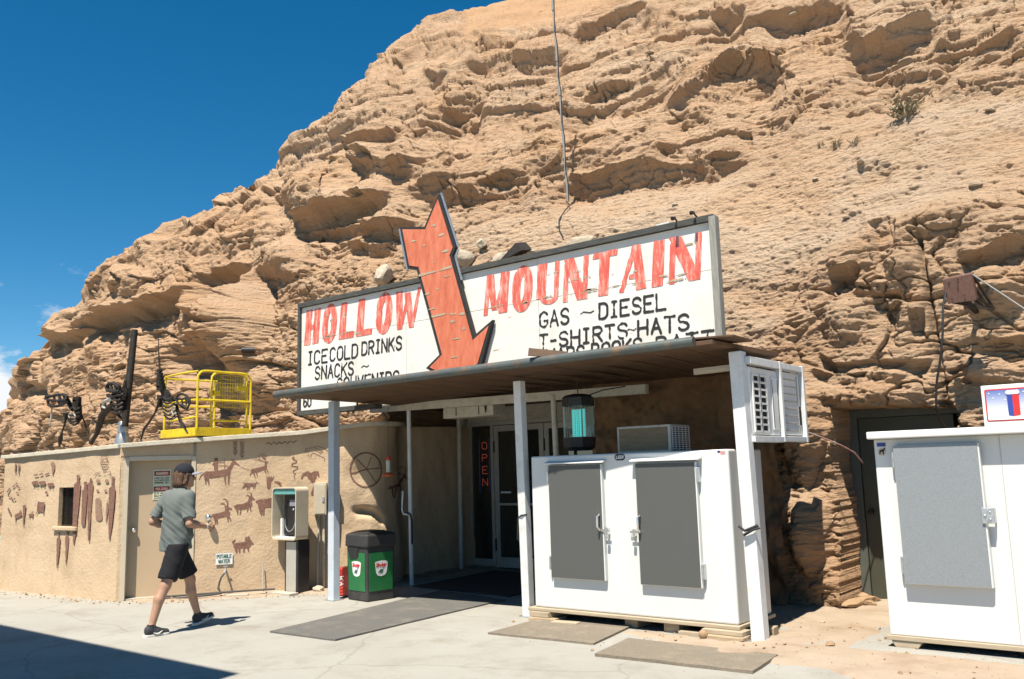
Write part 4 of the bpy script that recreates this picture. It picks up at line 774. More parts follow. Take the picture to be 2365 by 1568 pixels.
def smooth_path(P, n=6):
    out = []
    for i in range(len(P)-1):
        a = P[max(i-1, 0)]; b = P[i]; c = P[i+1]; d = P[min(i+2, len(P)-1)]
        for k in range(n): t = k/n; out.append(.5*((2*b)+(c-a)*t+(2*a-5*b+4*c-d)*t*t+(3*b-a-3*c+d)*t**3))
    return out+[P[-1]]
def loose_cord(name, label, pts, r, mname='cord'):
    m = MB(); m.tube(pts, r, 8); o = m.build(name, M[mname], None, smooth=True); return tag(o, label, 'cord')
loose_cord('bungee_cord', 'black cord tied round the thin pipe post left of the shop doors', [(-9.53, 9.45, 1.06), (-9.46, 9.45, 1.04), (-9.44, 9.46, .95), (-9.435, 9.46, .6)], .014)
loose_cord('bungee_cord', 'dark cord with a hook hanging on the middle canopy post beside the ice freezer', [(-6.20, 8.07, 1.14), (-6.27, 8.05, 1.13), (-6.335, 8.07, 1.10), (-6.345, 8.07, .9), (-6.35, 8.07, .86), (-6.335, 8.07, .84), (-6.325, 8.07, .87)], .009)
loose_cord('strap_knot', 'short black strap knotted round the right canopy post', [(-3.60, 7.99, 1.06), (-3.54, 7.985, 1.02), (-3.46, 7.985, 1.05), (-3.42, 8.0, 1.07), (-3.40, 8.01, 1.05), (-3.46, 7.98, 1.03), (-3.55, 7.98, .98)], .013)
# ------------------------------------------------------------------ the big signboard standing on the canopy
SY = 8.6; SX0, SX1, SZ0, SZ1 = -11.02, -3.93, 2.60, 4.30
sgn = thing('signboard', 'large weathered white signboard with red and black hand painted lettering above the entrance', 'sign', ((SX0+SX1)/2, SY, SZ0))
def panel_material():
    m = mat('weathered_white_boards', (.75, .735, .68), .7, var=.06, scale=2, dirt=(.55, .50, .40), dirt_amt=.4, dscale=2.5)
    n = m.node_tree.nodes; l = m.node_tree.links; p = n['Principled BSDF']; base = p.inputs['Base Color'].links[0].from_socket
    tc = n.new('ShaderNodeTexCoord'); mp = n.new('ShaderNodeMapping'); mp.inputs['Scale'].default_value = (2.6, 1, 17); l.new(tc.outputs['Object'], mp.inputs['Vector'])
    nz = n.new('ShaderNodeTexNoise'); nz.inputs['Scale'].default_value = 1.3; nz.inputs['Detail'].default_value = 5; l.new(mp.outputs['Vector'], nz.inputs['Vector'])
    r = n.new('ShaderNodeMapRange'); r.inputs['From Min'].default_value = .70; r.inputs['From Max'].default_value = .735; l.new(nz.outputs['Fac'], r.inputs['Value'])
    x = n.new('ShaderNodeMix'); x.data_type = 'RGBA'; x.inputs[7].default_value = (.42, .33, .22, 1); l.new(base, x.inputs[6]); l.new(r.outputs['Result'], x.inputs[0]); l.new(x.outputs[2], p.inputs['Base Color'])
    bp = n.new('ShaderNodeBump'); bp.inputs['Strength'].default_value = .3; bp.inputs['Distance'].default_value = .004; l.new(r.outputs['Result'], bp.inputs['Height']); l.new(bp.outputs['Normal'], p.inputs['Normal']); return m
mP = panel_material(); SEAM = 3.73
for x0, x1 in ((SX0+.05, -9.702), (-9.70, -8.66), (-8.656, -6.335), (-6.331, SX1-.05)):
    for z0, z1 in (((SZ0+.04) if x0 < -9.72 else 2.80, SEAM-.002), (SEAM+.002, SZ1-.04)):
        m = MB(); m.box(x0, x1, SY, SY+.02, z0, z1); m.build('panel', mP, sgn, bev=.003)
m = MB(); m.box(SX0+.06, SX1-.06, SY+.03, SY+.05, 2.82, SZ1-.05); m.box(SX0+.06, -9.71, SY+.03, SY+.05, SZ0+.05, 2.82)
for x in np.linspace(SX0+.3, SX1-.3, 7): m.box(x-.045, x+.045, SY+.05, SY+.14, 2.80, SZ1-.02)
m.build('backing', M['grey_wood'], sgn)
m = MB()
m.box(SX0, SX1, SY-.045, SY+.10, SZ1-.04, SZ1+.035); m.box(SX0, -9.25, SY-.04, SY+.10, SZ0-.03, SZ0+.04); m.box(SX0, SX0+.055, SY-.042, SY+.12, SZ0+.04, SZ1-.04)
m.build('frame', M['grey_wood'], sgn, bev=.006)
m = MB(); m.box(SX1-.05, SX1+.03, SY-.05, SY+.05, 2.80, SZ1+.01); m.build('frame', mat('silver_grey_wood', (.20, .20, .18), .85, col2=(.33, .32, .28), scale=6, stretch=(10, 8, 1.2)), sgn, bev=.006)
def sign_text(strokes, mname, y, step, wear=0, ws=8, seed=1, name='lettering'):
    V, F = strokes_mark(strokes, step, wear, ws, seed); return flat_mesh(name, V, F, lambda x, z: (x, y, z), M[mname], sgn)
def big(txt, x0, x1, zb, zt, widths, slant=.10):
    """wide italic display letters with thick and thin strokes"""
    h = zt-zb; tot = sum(widths)+.32*(len(txt)-1)*.5; u = (x1-x0-slant*h)/tot; x = x0
    for i, c in enumerate(txt):
        w = widths[i]*u; T, t = .074, .036
        inner = w-2*T if c not in 'I' else 0
        P = lambda a, b: (x+T+a*max(.01, w-2*T)+slant*b*h, zb+b*h)
        # stems as slanted quads, thick in x; curves as strokes in a squeezed space
        S = []
        def stem(ax, ay, bx, by, ta, tb=None):
            tb = tb or ta; S.append(('poly', [(x+ax*w-ta+slant*ay*h, zb+ay*h), (x+ax*w+ta+slant*ay*h, zb+ay*h), (x+bx*w+tb+slant*by*h, zb+by*h), (x+bx*w-tb+slant*by*h, zb+by*h)]))
        q = T/w
        if c == 'H': stem(q, 0, q, 1, T); stem(1-q, 0, 1-q, 1, T); S.append(('poly', [(x+q*w, zb+.42*h), (x+(1-q)*w+.05*h, zb+.42*h), (x+(1-q)*w+.05*h, zb+.56*h), (x+q*w, zb+.56*h)]))
        elif c == 'L': stem(q, 0, q, 1, T); S.append(('poly', [(x+.01, zb), (x+w, zb), (x+w+.02, zb+.17*h), (x+.03, zb+.17*h)]))
        elif c == 'O': S.append((None, [[(x+w*.5+slant*b*h+a*(w*.5-T), zb+b*h) for a, b in [(math.cos(R(k*15)), .5+.5*math.copysign(min(1, abs(math.sin(R(k*15)))**.75), math.sin(R(k*15)))*.87) for k in range(25)]], T]))
        elif c == 'W': stem(.0+q*.7, 1, .24, 0, T*.95, T*.75); stem(.50, .86, .28, 0, t*.8); stem(.47, .92, .72, 0, T*.9, T*.7); stem(1-.3*q, 1, .75, 0, t*.9)
        elif c == 'M': stem(q*.5, 0, q*.5+.05, 1, t); stem(q*.5+.10, 1, .46, .1, T*.9, T*.6); stem(.90, 1, .50, .1, t); stem(1-q, 0, 1-q*.9, 1, T)
        elif c == 'U': stem(q, .18, q, 1, T); stem(1-q*.6, .18, 1-q*.6, 1, t); S.append((None, [[(x+q*w+(1-1.6*q)*w*(.5-.5*math.cos(R(a)))+.02, zb+.07*h+.15*h*(1-math.sin(R(a)))) for a in range(0, 181, 15)], .034]))
        elif c == 'N': stem(q*.6, 0, q*.6, 1, t); stem(q*.9, 1, 1-q*.9, 0, T*1.05); stem(1-q*.5, 0, 1-q*.5, 1, t)
        elif c == 'T': stem(.5, 0, .5, 1, T*.95); S.append(('poly', [(x+slant*h-.01, zb+.86*h), (x+w+slant*h*.9, zb+.86*h), (x+w+slant*h+.01, zb+h), (x+slant*h, zb+h)]))
        elif c == 'A': stem(.07, 0, .5, 1, t); stem(1-q, 0, .56, 1, T*.95, T*.7); S.append(('poly', [(x+.25*w+.03, zb+.26*h), (x+.8*w+.02, zb+.26*h), (x+.8*w+.02, zb+.37*h), (x+.3*w+.03, zb+.37*h)]))
        elif c == 'I': stem(.5, 0, .5, 1, T)
        S = [(a, b) if a == 'poly' else (b[0], b[1]*.9) for a, b in S]
        V, F = strokes_mark(S, .008, .004, 7, seed=i*3.1+len(txt)); flat_mesh('letter', V, F, lambda x_, z_: (x_, SY-.0045, z_), M['sign_red'], sgn)
        x += w+.16*u
big('HOLLOW', -10.90, -8.36, 3.655, 4.205, [.98, 1, .95, .95, 1, 1.35])
big('MOUNTAIN', -7.23, -4.08, 3.645, 4.175, [1.15, 1, 1.0, 1.05, .98, 1.05, .45, 1.15])
def line(txt, x0, x1, zb, h, r=.016, slant=.05, gap=.42, **k):
    for a, b in enumerate(txt.split(' ')): pass
    st = [([(p[0], p[1]+zb) for p in s], rr) for s, rr in letters(txt, x0, x1-slant*h, h, r, slant, gap, **k)]
    V, F = strokes_mark(st, .0065, .004, 12, seed=len(txt)*2.3); flat_mesh('lettering', V, F, lambda x_, z_: (x_, SY-.0045, z_), M['sign_black'], sgn)
line('ICE', -10.80, -10.34, 3.345, .195); line('COLD', -10.28, -9.66, 3.35, .195); line('DRINKS', -9.57, -8.74, 3.37, .185); line('SNACKS', -10.63, -9.75, 3.10, .19); line('SOUVENIRS', -10.12, -8.80, 2.885, .185); line('60', -10.90, -10.72, 2.70, .15)
line('~', -9.58, -9.42, 3.13, .14, .007); line('~', -5.72, -5.52, 3.42, .12, .007); line('~', -5.09, -4.96, 3.14, .12, .007)
line('GAS', -6.32, -5.88, 3.38, .185); line('DIESEL', -5.45, -4.57, 3.375, .18); line('T-SHIRTS', -6.34, -5.08, 3.115, .17); line('HATS', -4.94, -4.30, 3.115, .17); line('MAPS.BOOKS', -6.25, -4.90, 2.92, .17); line('BATT', -4.72, -4.02, 2.90, .17)
# the orange arrow fixed in front of the board
AR = [(-7.94, 5.36), (-7.68, 4.63), (-7.74, 4.53), (-7.36, 3.33), (-7.08, 3.49), (-7.28, 3.02), (-7.62, 2.80), (-8.13, 3.05), (-7.90, 3.20), (-8.32, 4.47), (-8.50, 4.52), (-8.63, 5.07), (-8.18, 4.98)]
ARo = [(-7.93, 5.43), (-7.635, 4.63), (-7.695, 4.53), (-7.335, 3.39), (-7.02, 3.56), (-7.24, 2.98), (-7.62, 2.75), (-8.21, 3.045), (-7.955, 3.205), (-8.36, 4.43), (-8.54, 4.485), (-8.69, 5.115), (-8.205, 5.025)]
m = MB(); m.prism([(x, SY-.075, z) for x, z in ARo], (0, .06, 0)); ob = m.build('arrow', M['sign_black'], sgn)
m = MB(); m.prism([(x, SY-.083, z) for x, z in AR], (0, .012, 0)); m.build('arrow_face', M['sign_orange'], ob)
m = MB(); m.bar((-7.90, SY-.05, 5.45), (-7.60, SY-.05, 4.63), .012, .03); m.bar((-7.60, SY-.05, 4.6), (-7.66, SY-.05, 4.5), .012, .03); m.bar((-7.655, SY-.05, 4.5), (-7.55, SY-.05, 4.17), .012, .03); m.build('arrow_trim', M['galv'], ob); m = MB(); m.bar((-8.57, SY-.05, 4.47), (-8.72, SY-.05, 5.1), .010, .03); m.build('arrow_trim', M['galv'], ob)
for (x0, z0, x1, z1) in ((-8.30, 4.345, -7.71, 4.37), (-8.10, 3.735, -7.50, 3.70)):   # weathered joints across the arrow
    V, F = strokes_mark([([(x0, z0), ((x0+x1)/2, z0+.01), (x1, z1)], [.018, .012, .02])], .008, .012, 9, 4); flat_mesh('bare_joint', V, F, lambda x, z: (x, SY-.0868, z), M['pale_wood'], ob)
rs = random.Random(5)
chips = [(-8.0, 5.0), (-7.86, 4.84), (-7.80, 4.6), (-8.2, 4.75), (-8.42, 4.85), (-8.05, 4.48), (-7.78, 4.25), (-8.15, 4.06), (-7.95, 4.1), (-7.70, 3.62), (-7.62, 3.38), (-7.66, 3.14), (-8.06, 3.84), (-7.5, 3.5)]
for cx, cz in chips:
    w = rs.uniform(.03, .11); V, F = strokes_mark([([(cx-w, cz), (cx, cz+.006), (cx+w*.8, cz)], [.004, rs.uniform(.010, .022), .003])], .006, .006, 14, cx*5)
    if F: flat_mesh('paint_chip', V, F, lambda x, z: (x, SY-.0868, z), M['pale_wood'], ob)
for k in range(34):                                                       # bare wood where the red paint has flaked
    x = rs.choice([rs.uniform(-10.7, -8.5), rs.uniform(-7.1, -4.05), rs.uniform(-7.0, -4.1)]); z = rs.choice([3.73+rs.gauss(0, .012), rs.uniform(3.7, 4.2), 3.73+rs.gauss(0, .01), rs.uniform(2.9, 4.2)]); w = rs.uniform(.03, .15)
    V, F = strokes_mark([([(x-w, z), (x, z+.008), (x+w, z+.01)], [.003, rs.uniform(.006, .02), .003])], .006, .008, 14, x*3)
    if F: flat_mesh('bare_patch', V, F, lambda x_, z_: (x_, SY-.0068, z_), M['pale_wood'], sgn)
for x, z in ((-4.36, 4.345), (-4.13, 4.36)):                              # two small flood lamps on the top edge
    m = MB(); m.bar((x, SY+.0, z-.02), (x, SY-.10, z+.02), .014); m.tube([(x, SY-.08, z+.02), (x, SY-.14, z-.0)], [.016, .024], 10); m.build('lamp', M['black'], sgn, smooth=True)
m = MB(); m.box(-4.62, -4.46, SY-.03, SY+.03, 4.337, 4.352); m.build('white_clip', M['white_paint'], sgn)
# ------------------------------------------------------------------ shop doors at the back of the entrance
ent = thing('shop_entrance', 'aluminium framed glass shop doors with side light in the shaded entrance', 'doorway', (-8.9, 11.75, 0))
DY = 11.75
def fbox(name, x0, x1, z0, z1, y0, y1, mname, par, bev=.004): q = MB(); q.box(x0, x1, y0, y1, z0, z1); return q.build(name, M[mname], par, bev=bev)
for (x0, x1, z0, z1) in ((-10.28, -10.2, 0, 2.5), (-9.75, -9.69, 0, 2.42), (-6.95, -6.87, 0, 2.5), (-10.2, -6.95, 2.42, 2.5), (-10.2, -9.75, 0, .16)): fbox('frame', x0, x1, z0, z1, DY-.05, DY+.05, 'alu', ent)
fbox('header_panel', -10.28, -6.5, 2.5, 2.76, DY-.03, DY+.02, 'old_white', ent)
fbox('side_light', -10.2, -9.75, .16, 2.42, DY-.01, DY+.01, 'door_glass', ent, 0)
for x0, x1 in ((-9.68, -8.62), (-8.60, -7.54)):
    d = MB()
    for (a, b, c, e) in ((x0, x0+.09, .03, 2.41), (x1-.09, x1, .03, 2.41), (x0+.09, x1-.09, 2.31, 2.41), (x0+.09, x1-.09, .03, .2)): d.box(a, b, DY-.04, DY+.01, c, e)
    dd = d.build('door', M['alu'], ent, bev=.004)
    fbox('pane', x0+.09, x1-.09, .2, 2.31, DY-.02, DY-.01, 'door_glass', dd, 0)
    fbox('push_bar', x0+.09, x1-.09, 1.06, 1.10, DY-.09, DY-.06, 'alu', dd)
    q = MB(); q.box(x0-.004, x0+.02, DY-.055, DY-.035, 1.95, 2.15); q.box(x0-.004, x0+.02, DY-.055, DY-.035, .3, .5); q.build('hinge', M['dark_metal'], dd)
    fbox('notice', x0+.12, x0+.34, 1.26, 1.29, DY-.024, DY-.021, 'plug_white', dd, 0)
fbox('side_light', -7.54, -6.95, .16, 2.42, DY-.01, DY+.01, 'door_glass', ent, 0)
m = MB(); m.box(-10.35, -10.27, 11.6, 11.8, 0, 2.78); m.box(-6.87, -6.3, DY-.02, DY+.1, 0, 2.78); m.build('side_wall', M['old_white'], ent)
os_ = thing('open_sign', 'red and blue neon sign spelling OPEN downwards behind the left glass panel', 'neon sign', (-9.93, DY-.03, 1.4))
for i, c in enumerate('OPEN'):
    st = [([(p[0]-.075*0, p[1]) for p in s], .0055) for s, _ in letters(c, -9.965, -9.855, .12, .0055)]
    V, F = strokes_mark(st, .006); flat_mesh('letter', V, F, lambda x, z, i=i: (x, DY-.016, 2.02-i*.21+z), M['neon_red'], os_)
m = MB()
for k in range(34):
    z = 1.28+k*.028; m.box(-9.805, -9.797, DY-.018, DY-.014, z, z+.010); m.box(-10.035, -10.027, DY-.018, DY-.014, z, z+.010)
m.build('border', M['neon_blue'], os_)
lb = thing('light_box', 'long cream box fixed under the header beam above the doors', 'box', (-8.4, 9.75, 2.45))
fbox('housing', -8.92, -7.95, 2.43, 2.62, 9.62, 9.9, 'old_white', lb, .01)
m = MB(); m.box(-8.66, -8.65, 9.612, 9.622, 2.46, 2.6); m.box(-8.22, -8.21, 9.612, 9.622, 2.46, 2.6); m.tube([(-8.08, 9.61, 2.57), (-8.08, 9.61, 2.47)], [.02, .006], 8); m.build('seam', M['dark_metal'], lb)
# rock coloured plaster wall right of the doors, behind the freezer
def rough_wall(name, p0, p1, z0, z1, amp, m, nx=140, nz=130, parent=None):
    U, T = np.meshgrid(np.linspace(0, 1, nx), np.linspace(0, 1, nz)); p0 = np.array(p0); p1 = np.array(p1); L = np.hypot(*(p1-p0)); n = np.array([(p1-p0)[1], -(p1-p0)[0]])/L
    x = p0[0]+(p1-p0)[0]*U; y = p0[1]+(p1-p0)[1]*U; z = z0+(z1-z0)*T; dd = amp*fbm(x*1.3+y, z*1.1, y, 4)+.35*amp*fbm(x*4, z*3.5, y*4, 4)
    return np_mesh(name, np.stack([x+n[0]*dd, y+n[1]*dd, z], -1).reshape(-1, 3), grid_faces(nz, nx), m, parent)

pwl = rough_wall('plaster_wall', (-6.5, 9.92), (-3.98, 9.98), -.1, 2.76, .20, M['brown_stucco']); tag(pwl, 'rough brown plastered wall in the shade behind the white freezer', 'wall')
# ------------------------------------------------------------------ ice freezers
def quad_mark(name, mname, parent, y, strokes, step=.003, wear=0):
    V, F = strokes_mark(strokes, step, wear); return flat_mesh(name, V, F, lambda x, z: (x, y, z), M[mname], parent)
def freezer_door(par, x0, x1, z0, z1, yf, th, mname, hinge_left, pull):
    m = MB(); m.box(x0, x1, yf-th, yf, z0, z1); d = m.build('door', M['white_enamel'], par, bev=.006)
    m = MB(); m.box(x0+.004, x1-.012, yf-th-.004, yf-th, z0+.006, z1-.006); m.build('skin', M[mname], d)
    hx = x0-.012 if hinge_left else x1+.012
    for hz in (z0+.16, z1-.13):
        q = MB(); q.box(hx-.016, hx+.016, yf-.05, yf-.002, hz-.075, hz+.075); q.tube([(hx, yf-.055, hz-.07), (hx, yf-.055, hz+.07)], .011, 8); q.build('hinge', M['galv'], d, bev=.003)
    px = x1-.045 if hinge_left else x0+.03; zc = (z0+z1)/2
    if pull:
        q = MB(); q.tube([(px, yf-th-.005, zc+.075), (px, yf-th-.05, zc+.06), (px, yf-th-.055, zc-.05), (px, yf-th-.005, zc-.085)], [.014, .013, .012, .016], 10); q.build('handle', M['chrome'], d, smooth=True)
        s = 1 if hinge_left else -1; lx = px+s*.02
        q = MB(); q.box(min(lx, lx+s*.10), max(lx, lx+s*.10), yf-th-.014, yf-th-.005, zc-.10, zc-.075); q.box(px+s*.085-.012, px+s*.085+.012, yf-.05, yf-.002, zc-.13, zc-.06); q.build('hasp', M['chrome'], d, bev=.002)
        k = px+s*.088
        q = MB(); q.box(k-.017, k+.017, yf-.075, yf-.052, zc-.175, zc-.135); q.tube([(k-.011, yf-.064, zc-.135), (k-.011, yf-.064, zc-.11), (k+.011, yf-.064, zc-.11), (k+.011, yf-.064, zc-.135)], .004, 6); q.build('padlock', M['galv'], d, bev=.003)
    return d
f1 = thing('ice_freezer', 'white two door ice freezer with grey doors under the canopy, propped on wood blocks', 'ice freezer', (-4.9, 8.45, 0))
m = MB(); m.box(-6.11, -3.69, 8.05, 8.86, .13, 1.795); m.build('cabinet', M['white_enamel'], f1, bev=.022, seg=3)
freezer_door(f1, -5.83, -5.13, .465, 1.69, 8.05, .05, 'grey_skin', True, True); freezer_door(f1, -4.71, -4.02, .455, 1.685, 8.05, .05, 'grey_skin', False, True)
for x0, x1 in ((-5.87, -5.09), (-4.76, -3.97)):
    m = MB(); m.prism([(x0, 8.05, 1.735), (x0, 7.965, 1.712), (x0, 7.965, 1.70), (x0, 8.05, 1.71)], (x1-x0, 0, 0)); m.build('drip_ledge', M['plug_white'], f1, bev=.002)
m = MB(); m.box(-6.17, -3.66, 8.0, 8.88, .095, .13)
m.build('base_skid', M['pale_wood'], f1, bev=.005)
em = MB(); V, F = strokes_mark([([(-4.95, 1.752), (-4.89, 1.752)], .034)], .004); o = flat_mesh('emblem', V, F, lambda x, z: (x, 8.046, z), M['txt_black'], f1)
V, F = strokes_mark([([(p[0], p[1]+1.739) for p in a], r) for a, r in letters('LEER', -4.965, -4.875, .027, .0035, .2)], .0022); flat_mesh('lettering', V, F, lambda x, z: (x, 8.0435, z), M['plug_white'], o)
for i in range(4): quad_mark('flag_stripe', 'txt_red', f1, 8.046, [('poly', [(-3.80+.03*(i < 2), 1.745+i*.010), (-3.715, 1.748+i*.010), (-3.715, 1.753+i*.010), (-3.80+.03*(i < 2), 1.750+i*.010)])], .004)
quad_mark('flag_canton', 'blue', f1, 8.046, [('poly', [(-3.80, 1.765), (-3.772, 1.765), (-3.772, 1.785), (-3.80, 1.785)])], .004)
# the cooling unit on its top stands as its own box
cu = thing('condenser_unit', 'boxy metal cooling unit with a brown front and louvred side on top of the freezer', 'cooling unit', (-4.85, 8.7, 1.795))
m = MB(); m.box(-5.22, -4.545, 8.5, 8.95, 1.80, 2.095); b0 = m.build('case', M['old_white'], cu, bev=.008)
m = MB(); m.box(-5.19, -4.58, 8.494, 8.501, 1.82, 2.07); m.build('front_panel', mat('dusty_brown_filter', (.27, .20, .12), .9, var=.2, scale=5, stretch=(1, 1, 5), bump=.4), cu)
m = MB()
for i in range(11): m.box(-4.5455, -4.538, 8.53, 8.92, 1.825+i*.0235, 1.836+i*.0235)
for y in (8.53, 8.60, 8.68, 8.76, 8.84, 8.92): m.box(-4.543, -4.536, y-.006, y+.006, 1.815, 2.08)
m.build('louvre', M['plug_white'], cu)
m = MB(); m.box(-4.5447, -4.5432, 8.52, 8.93, 1.815, 2.075); m.build('louvre_back', M['dark_void'], cu)
# wood shims and blocks under it
def block(name, label, x0, x1, y0, y1, z0, z1, mname='wood', rz=0, group='wood blocks under the freezer', cat='wood block'):
    cx, cy = (x0+x1)/2, (y0+y1)/2; m = MB(); T = Matrix.Translation((cx, cy, 0)) @ Matrix.Rotation(rz, 4, 'Z')
    m.box(x0-cx, x1-cx, y0-cy, y1-cy, z0, z1, 0, T); o = m.build(name, M[mname], None, bev=.004); return tag(o, label, cat, group)
block('wood_block', 'weathered board lying on the ground below the left freezer corner', -6.12, -5.78, 7.93, 8.2, -.005, .035, rz=.1)
block('wood_block', 'short wood shim directly under the left freezer corner', -6.13, -5.86, 7.97, 8.25, .038, .093, 'pale_wood', -.06)
block('wood_block', 'flat pale board lying in front of the left freezer blocks', -5.76, -5.45, 7.86, 7.98, -.005, .03, 'pale_wood', .12)
block('wood_block', 'dark brown block in the shade under the freezer middle, left one', -4.98, -4.83, 8.1, 8.4, -.01, .093)
block('wood_block', 'tan block in the shade under the freezer middle, right one', -4.50, -4.33, 8.06, 8.3, -.01, .093)
block('wood_block', 'long flat board on the dirt under the right freezer door', -4.30, -3.98, 7.98, 8.1, .0, .04, 'pale_wood', .03)
block('wood_block', 'lowest thick beam of the stack under the right freezer corner', -3.98, -3.58, 7.86, 8.06, .0, .05, 'wood', .04)
block('wood_block', 'upper board of the stack under the right freezer corner', -4.02, -3.60, 7.93, 8.12, .052, .093, 'pale_wood', -.03)
block('wood_block', 'small block poking out behind the right canopy post', -3.62, -3.46, 8.3, 8.45, .0, .09, 'wood', .1)
m = MB(); m.ball((-3.97, 7.86, .055), .045, 8, (1, .9, 1)); tag(m.build('fist_stone', M['tan_rock'], None, smooth=True), 'small round tan stone beside the block stack at the right freezer corner', 'stone')

f2 = thing('ice_freezer', 'large white ice freezer with a pale grey door cut off by the right picture edge', 'ice freezer', (-1.5, 8.9, 0))
m = MB(); m.box(-2.43, -.35, 8.45, 9.45, .10, 1.84); m.build('cabinet', M['white_enamel'], f2, bev=.012, seg=3)
m = MB(); m.box(-2.455, -.32, 8.325, 9.47, 1.838, 1.905); m.build('top_lip', M['white_enamel'], f2, bev=.012, seg=3)
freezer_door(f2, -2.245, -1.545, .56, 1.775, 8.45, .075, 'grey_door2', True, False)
m = MB(); m.box(-1.575, -1.485, 8.355, 8.376, 1.095, 1.225); m.box(-1.535, -1.525, 8.345, 8.356, 1.11, 1.21); m.ball((-1.55, 8.353, 1.16), .012, 6); m.ball((-1.51, 8.353, 1.19), .009, 6); m.ball((-1.51, 8.353, 1.13), .009, 6); m.build('latch', M['galv'], f2, bev=.003)
m = MB(); m.box(-1.485, -1.48, 8.376, 8.45, 1.1, 1.22); m.build('latch_plate', M['galv'], f2)
m = MB(); m.box(-1.40, -1.396, 8.446, 8.451, .12, 1.835); m.build('seam', M['alu'], f2)
m = MB(); m.box(-2.40, -2.325, 8.444, 8.449, 1.77, 1.805); m.build('sticker', M['blue'], f2)
V, F = strokes_mark([([(-2.362, 1.722)], [.036])], .004); o = flat_mesh('sticker', V, F, lambda x, z: (x, 8.446, z), M['beige_metal'], f2)
V, F = strokes_mark([([(-2.375, 1.73), (-2.35, 1.735)], [.009, .012]), ([(-2.345, 1.74), (-2.335, 1.752)], .007), ([(-2.375, 1.73), (-2.38, 1.705)], .006), ([(-2.352, 1.73), (-2.350, 1.703)], .006)], .0025); flat_mesh('emblem', V, F, lambda x, z: (x, 8.4435, z), M['txt_black'], o)
m = MB(); m.box(-2.45, -.3, 8.42, 8.54, .06, .10); m.box(-2.45, -.3, 9.3, 9.42, .06, .10)
for x in (-2.42, -1.35, -.5): m.prism([(x, 8.43, .06), (x+.26, 8.43, .06), (x+.20, 8.43, -.03), (x+.05, 8.43, -.03)], (0, .95, 0))
m.build('pallet', M['pale_wood'], f2, bev=.004)
isn = thing('ice_sign', 'white and blue ICE sign with red border standing on the right freezer', 'sign', (-.9, 8.5, 1.905))
m = MB(); m.box(-1.50, -.30, 8.46, 8.54, 1.90, 2.26); m.build('box', M['plug_white'], isn, bev=.006)
def print_gradient():
    m = bpy.data.materials.new('printed_blue_to_white'); m.use_nodes = True; n = m.node_tree.nodes; l = m.node_tree.links; p = n['Principled BSDF']; p.inputs['Roughness'].default_value = .4
    tc = n.new('ShaderNodeTexCoord'); s = n.new('ShaderNodeSeparateXYZ'); l.new(tc.outputs['Object'], s.inputs[0]); r = n.new('ShaderNodeMapRange'); r.inputs['From Min'].default_value = .12; r.inputs['From Max'].default_value = .31; l.new(s.outputs['Z'], r.inputs['Value'])
    x = n.new('ShaderNodeMix'); x.data_type = 'RGBA'; x.inputs[6].default_value = (.72, .74, .80, 1); x.inputs[7].default_value = (.10, .17, .45, 1); l.new(r.outputs['Result'], x.inputs[0]); l.new(x.outputs[2], p.inputs['Base Color']); return m
M['print_sky'] = print_gradient()
quad_mark('border', 'txt_red', isn, 8.4570, [('poly', [(-1.475, 1.948), (-.325, 1.948), (-.325, 2.225), (-1.475, 2.225)])], .01)
quad_mark('picture', 'print_sky', isn, 8.4545, [('poly', [(-1.463, 1.960), (-.337, 1.960), (-.337, 2.213), (-1.463, 2.213)])], .01)
quad_mark('snow', 'plug_white', isn, 8.4520, [('poly', [(-1.463, 1.960), (-.337, 1.960), (-.337, 2.06), (-.6, 2.03), (-.85, 2.07), (-1.05, 2.03), (-1.2, 2.045), (-1.35, 2.03), (-1.463, 2.055)])], .006)
for x, z in ((-1.44, 2.19), (-1.41, 2.15), (-1.36, 2.18), (-1.32, 2.13), (-1.18, 2.19)): quad_mark('star', 'plug_white', isn, 8.4520, [([(x, z)], [.006])], .003)
quad_mark('letter', 'blue', isn, 8.4495, [('poly', [(-1.305, 1.995), (-1.265, 1.985), (-1.265, 2.19), (-1.305, 2.19)])], .004); quad_mark('letter', 'txt_red', isn, 8.4495, [('poly', [(-1.265, 1.985), (-1.215, 1.995), (-1.215, 2.19), (-1.265, 2.19)])], .004)
quad_mark('snow_cap', 'plug_white', isn, 8.4470, [([(-1.295, 2.19), (-1.225, 2.19)], .018)], .004)
for c, x0 in (('C', -1.13), ('E', -.75)):
    V, F = strokes_mark([([(p[0], p[1]+1.995) for p in a], .03) for a, r in letters(c, x0, x0+.24, .19, .03)], .006); flat_mesh('letter', V, F, lambda x, z: (x, 8.4495, z), M['blue'], isn)
# ------------------------------------------------------------------ air conditioner in its white wooden frame, hung on the right post
ac = thing('air_conditioner', 'white wall air conditioner with square vent holes hung beside the right canopy post', 'air conditioner', (-3.7, 8.7, 1.9))
m = MB(); m.box(-3.66, -3.475, 8.17, 9.02, 1.925, 2.60); cs = m.build('case', M['plug_white'], ac, bev=.012)
m = MB(); m.box(-3.4755, -3.4725, 8.235, 8.555, 1.965, 2.515); m.build('grille_back', M['dark_void'], cs)
m = MB()
for y in (8.225, 8.385, 8.395, 8.56): m.box(-3.473, -3.458, y-.014, y+.014, 1.95, 2.53)
for i in range(9):
    z = 1.96+i*.070; m.box(-3.4725, -3.4585, 8.22, 8.565, z-.010, z+.010)
m.build('grille', M['plug_white'], cs)
m = MB(); m.box(-3.476, -3.462, 8.70, 8.86, 1.98, 2.53)
m.build('side_vent', M['plug_white'], cs, bev=.01)
m = MB(); m.box(-3.4625, -3.4600, 8.705, 8.715, 2.0, 2.5); m.box(-3.4625, -3.4600, 8.845, 8.850, 2.0, 2.5); m.build('vent_slot', M['dark_void'], cs)
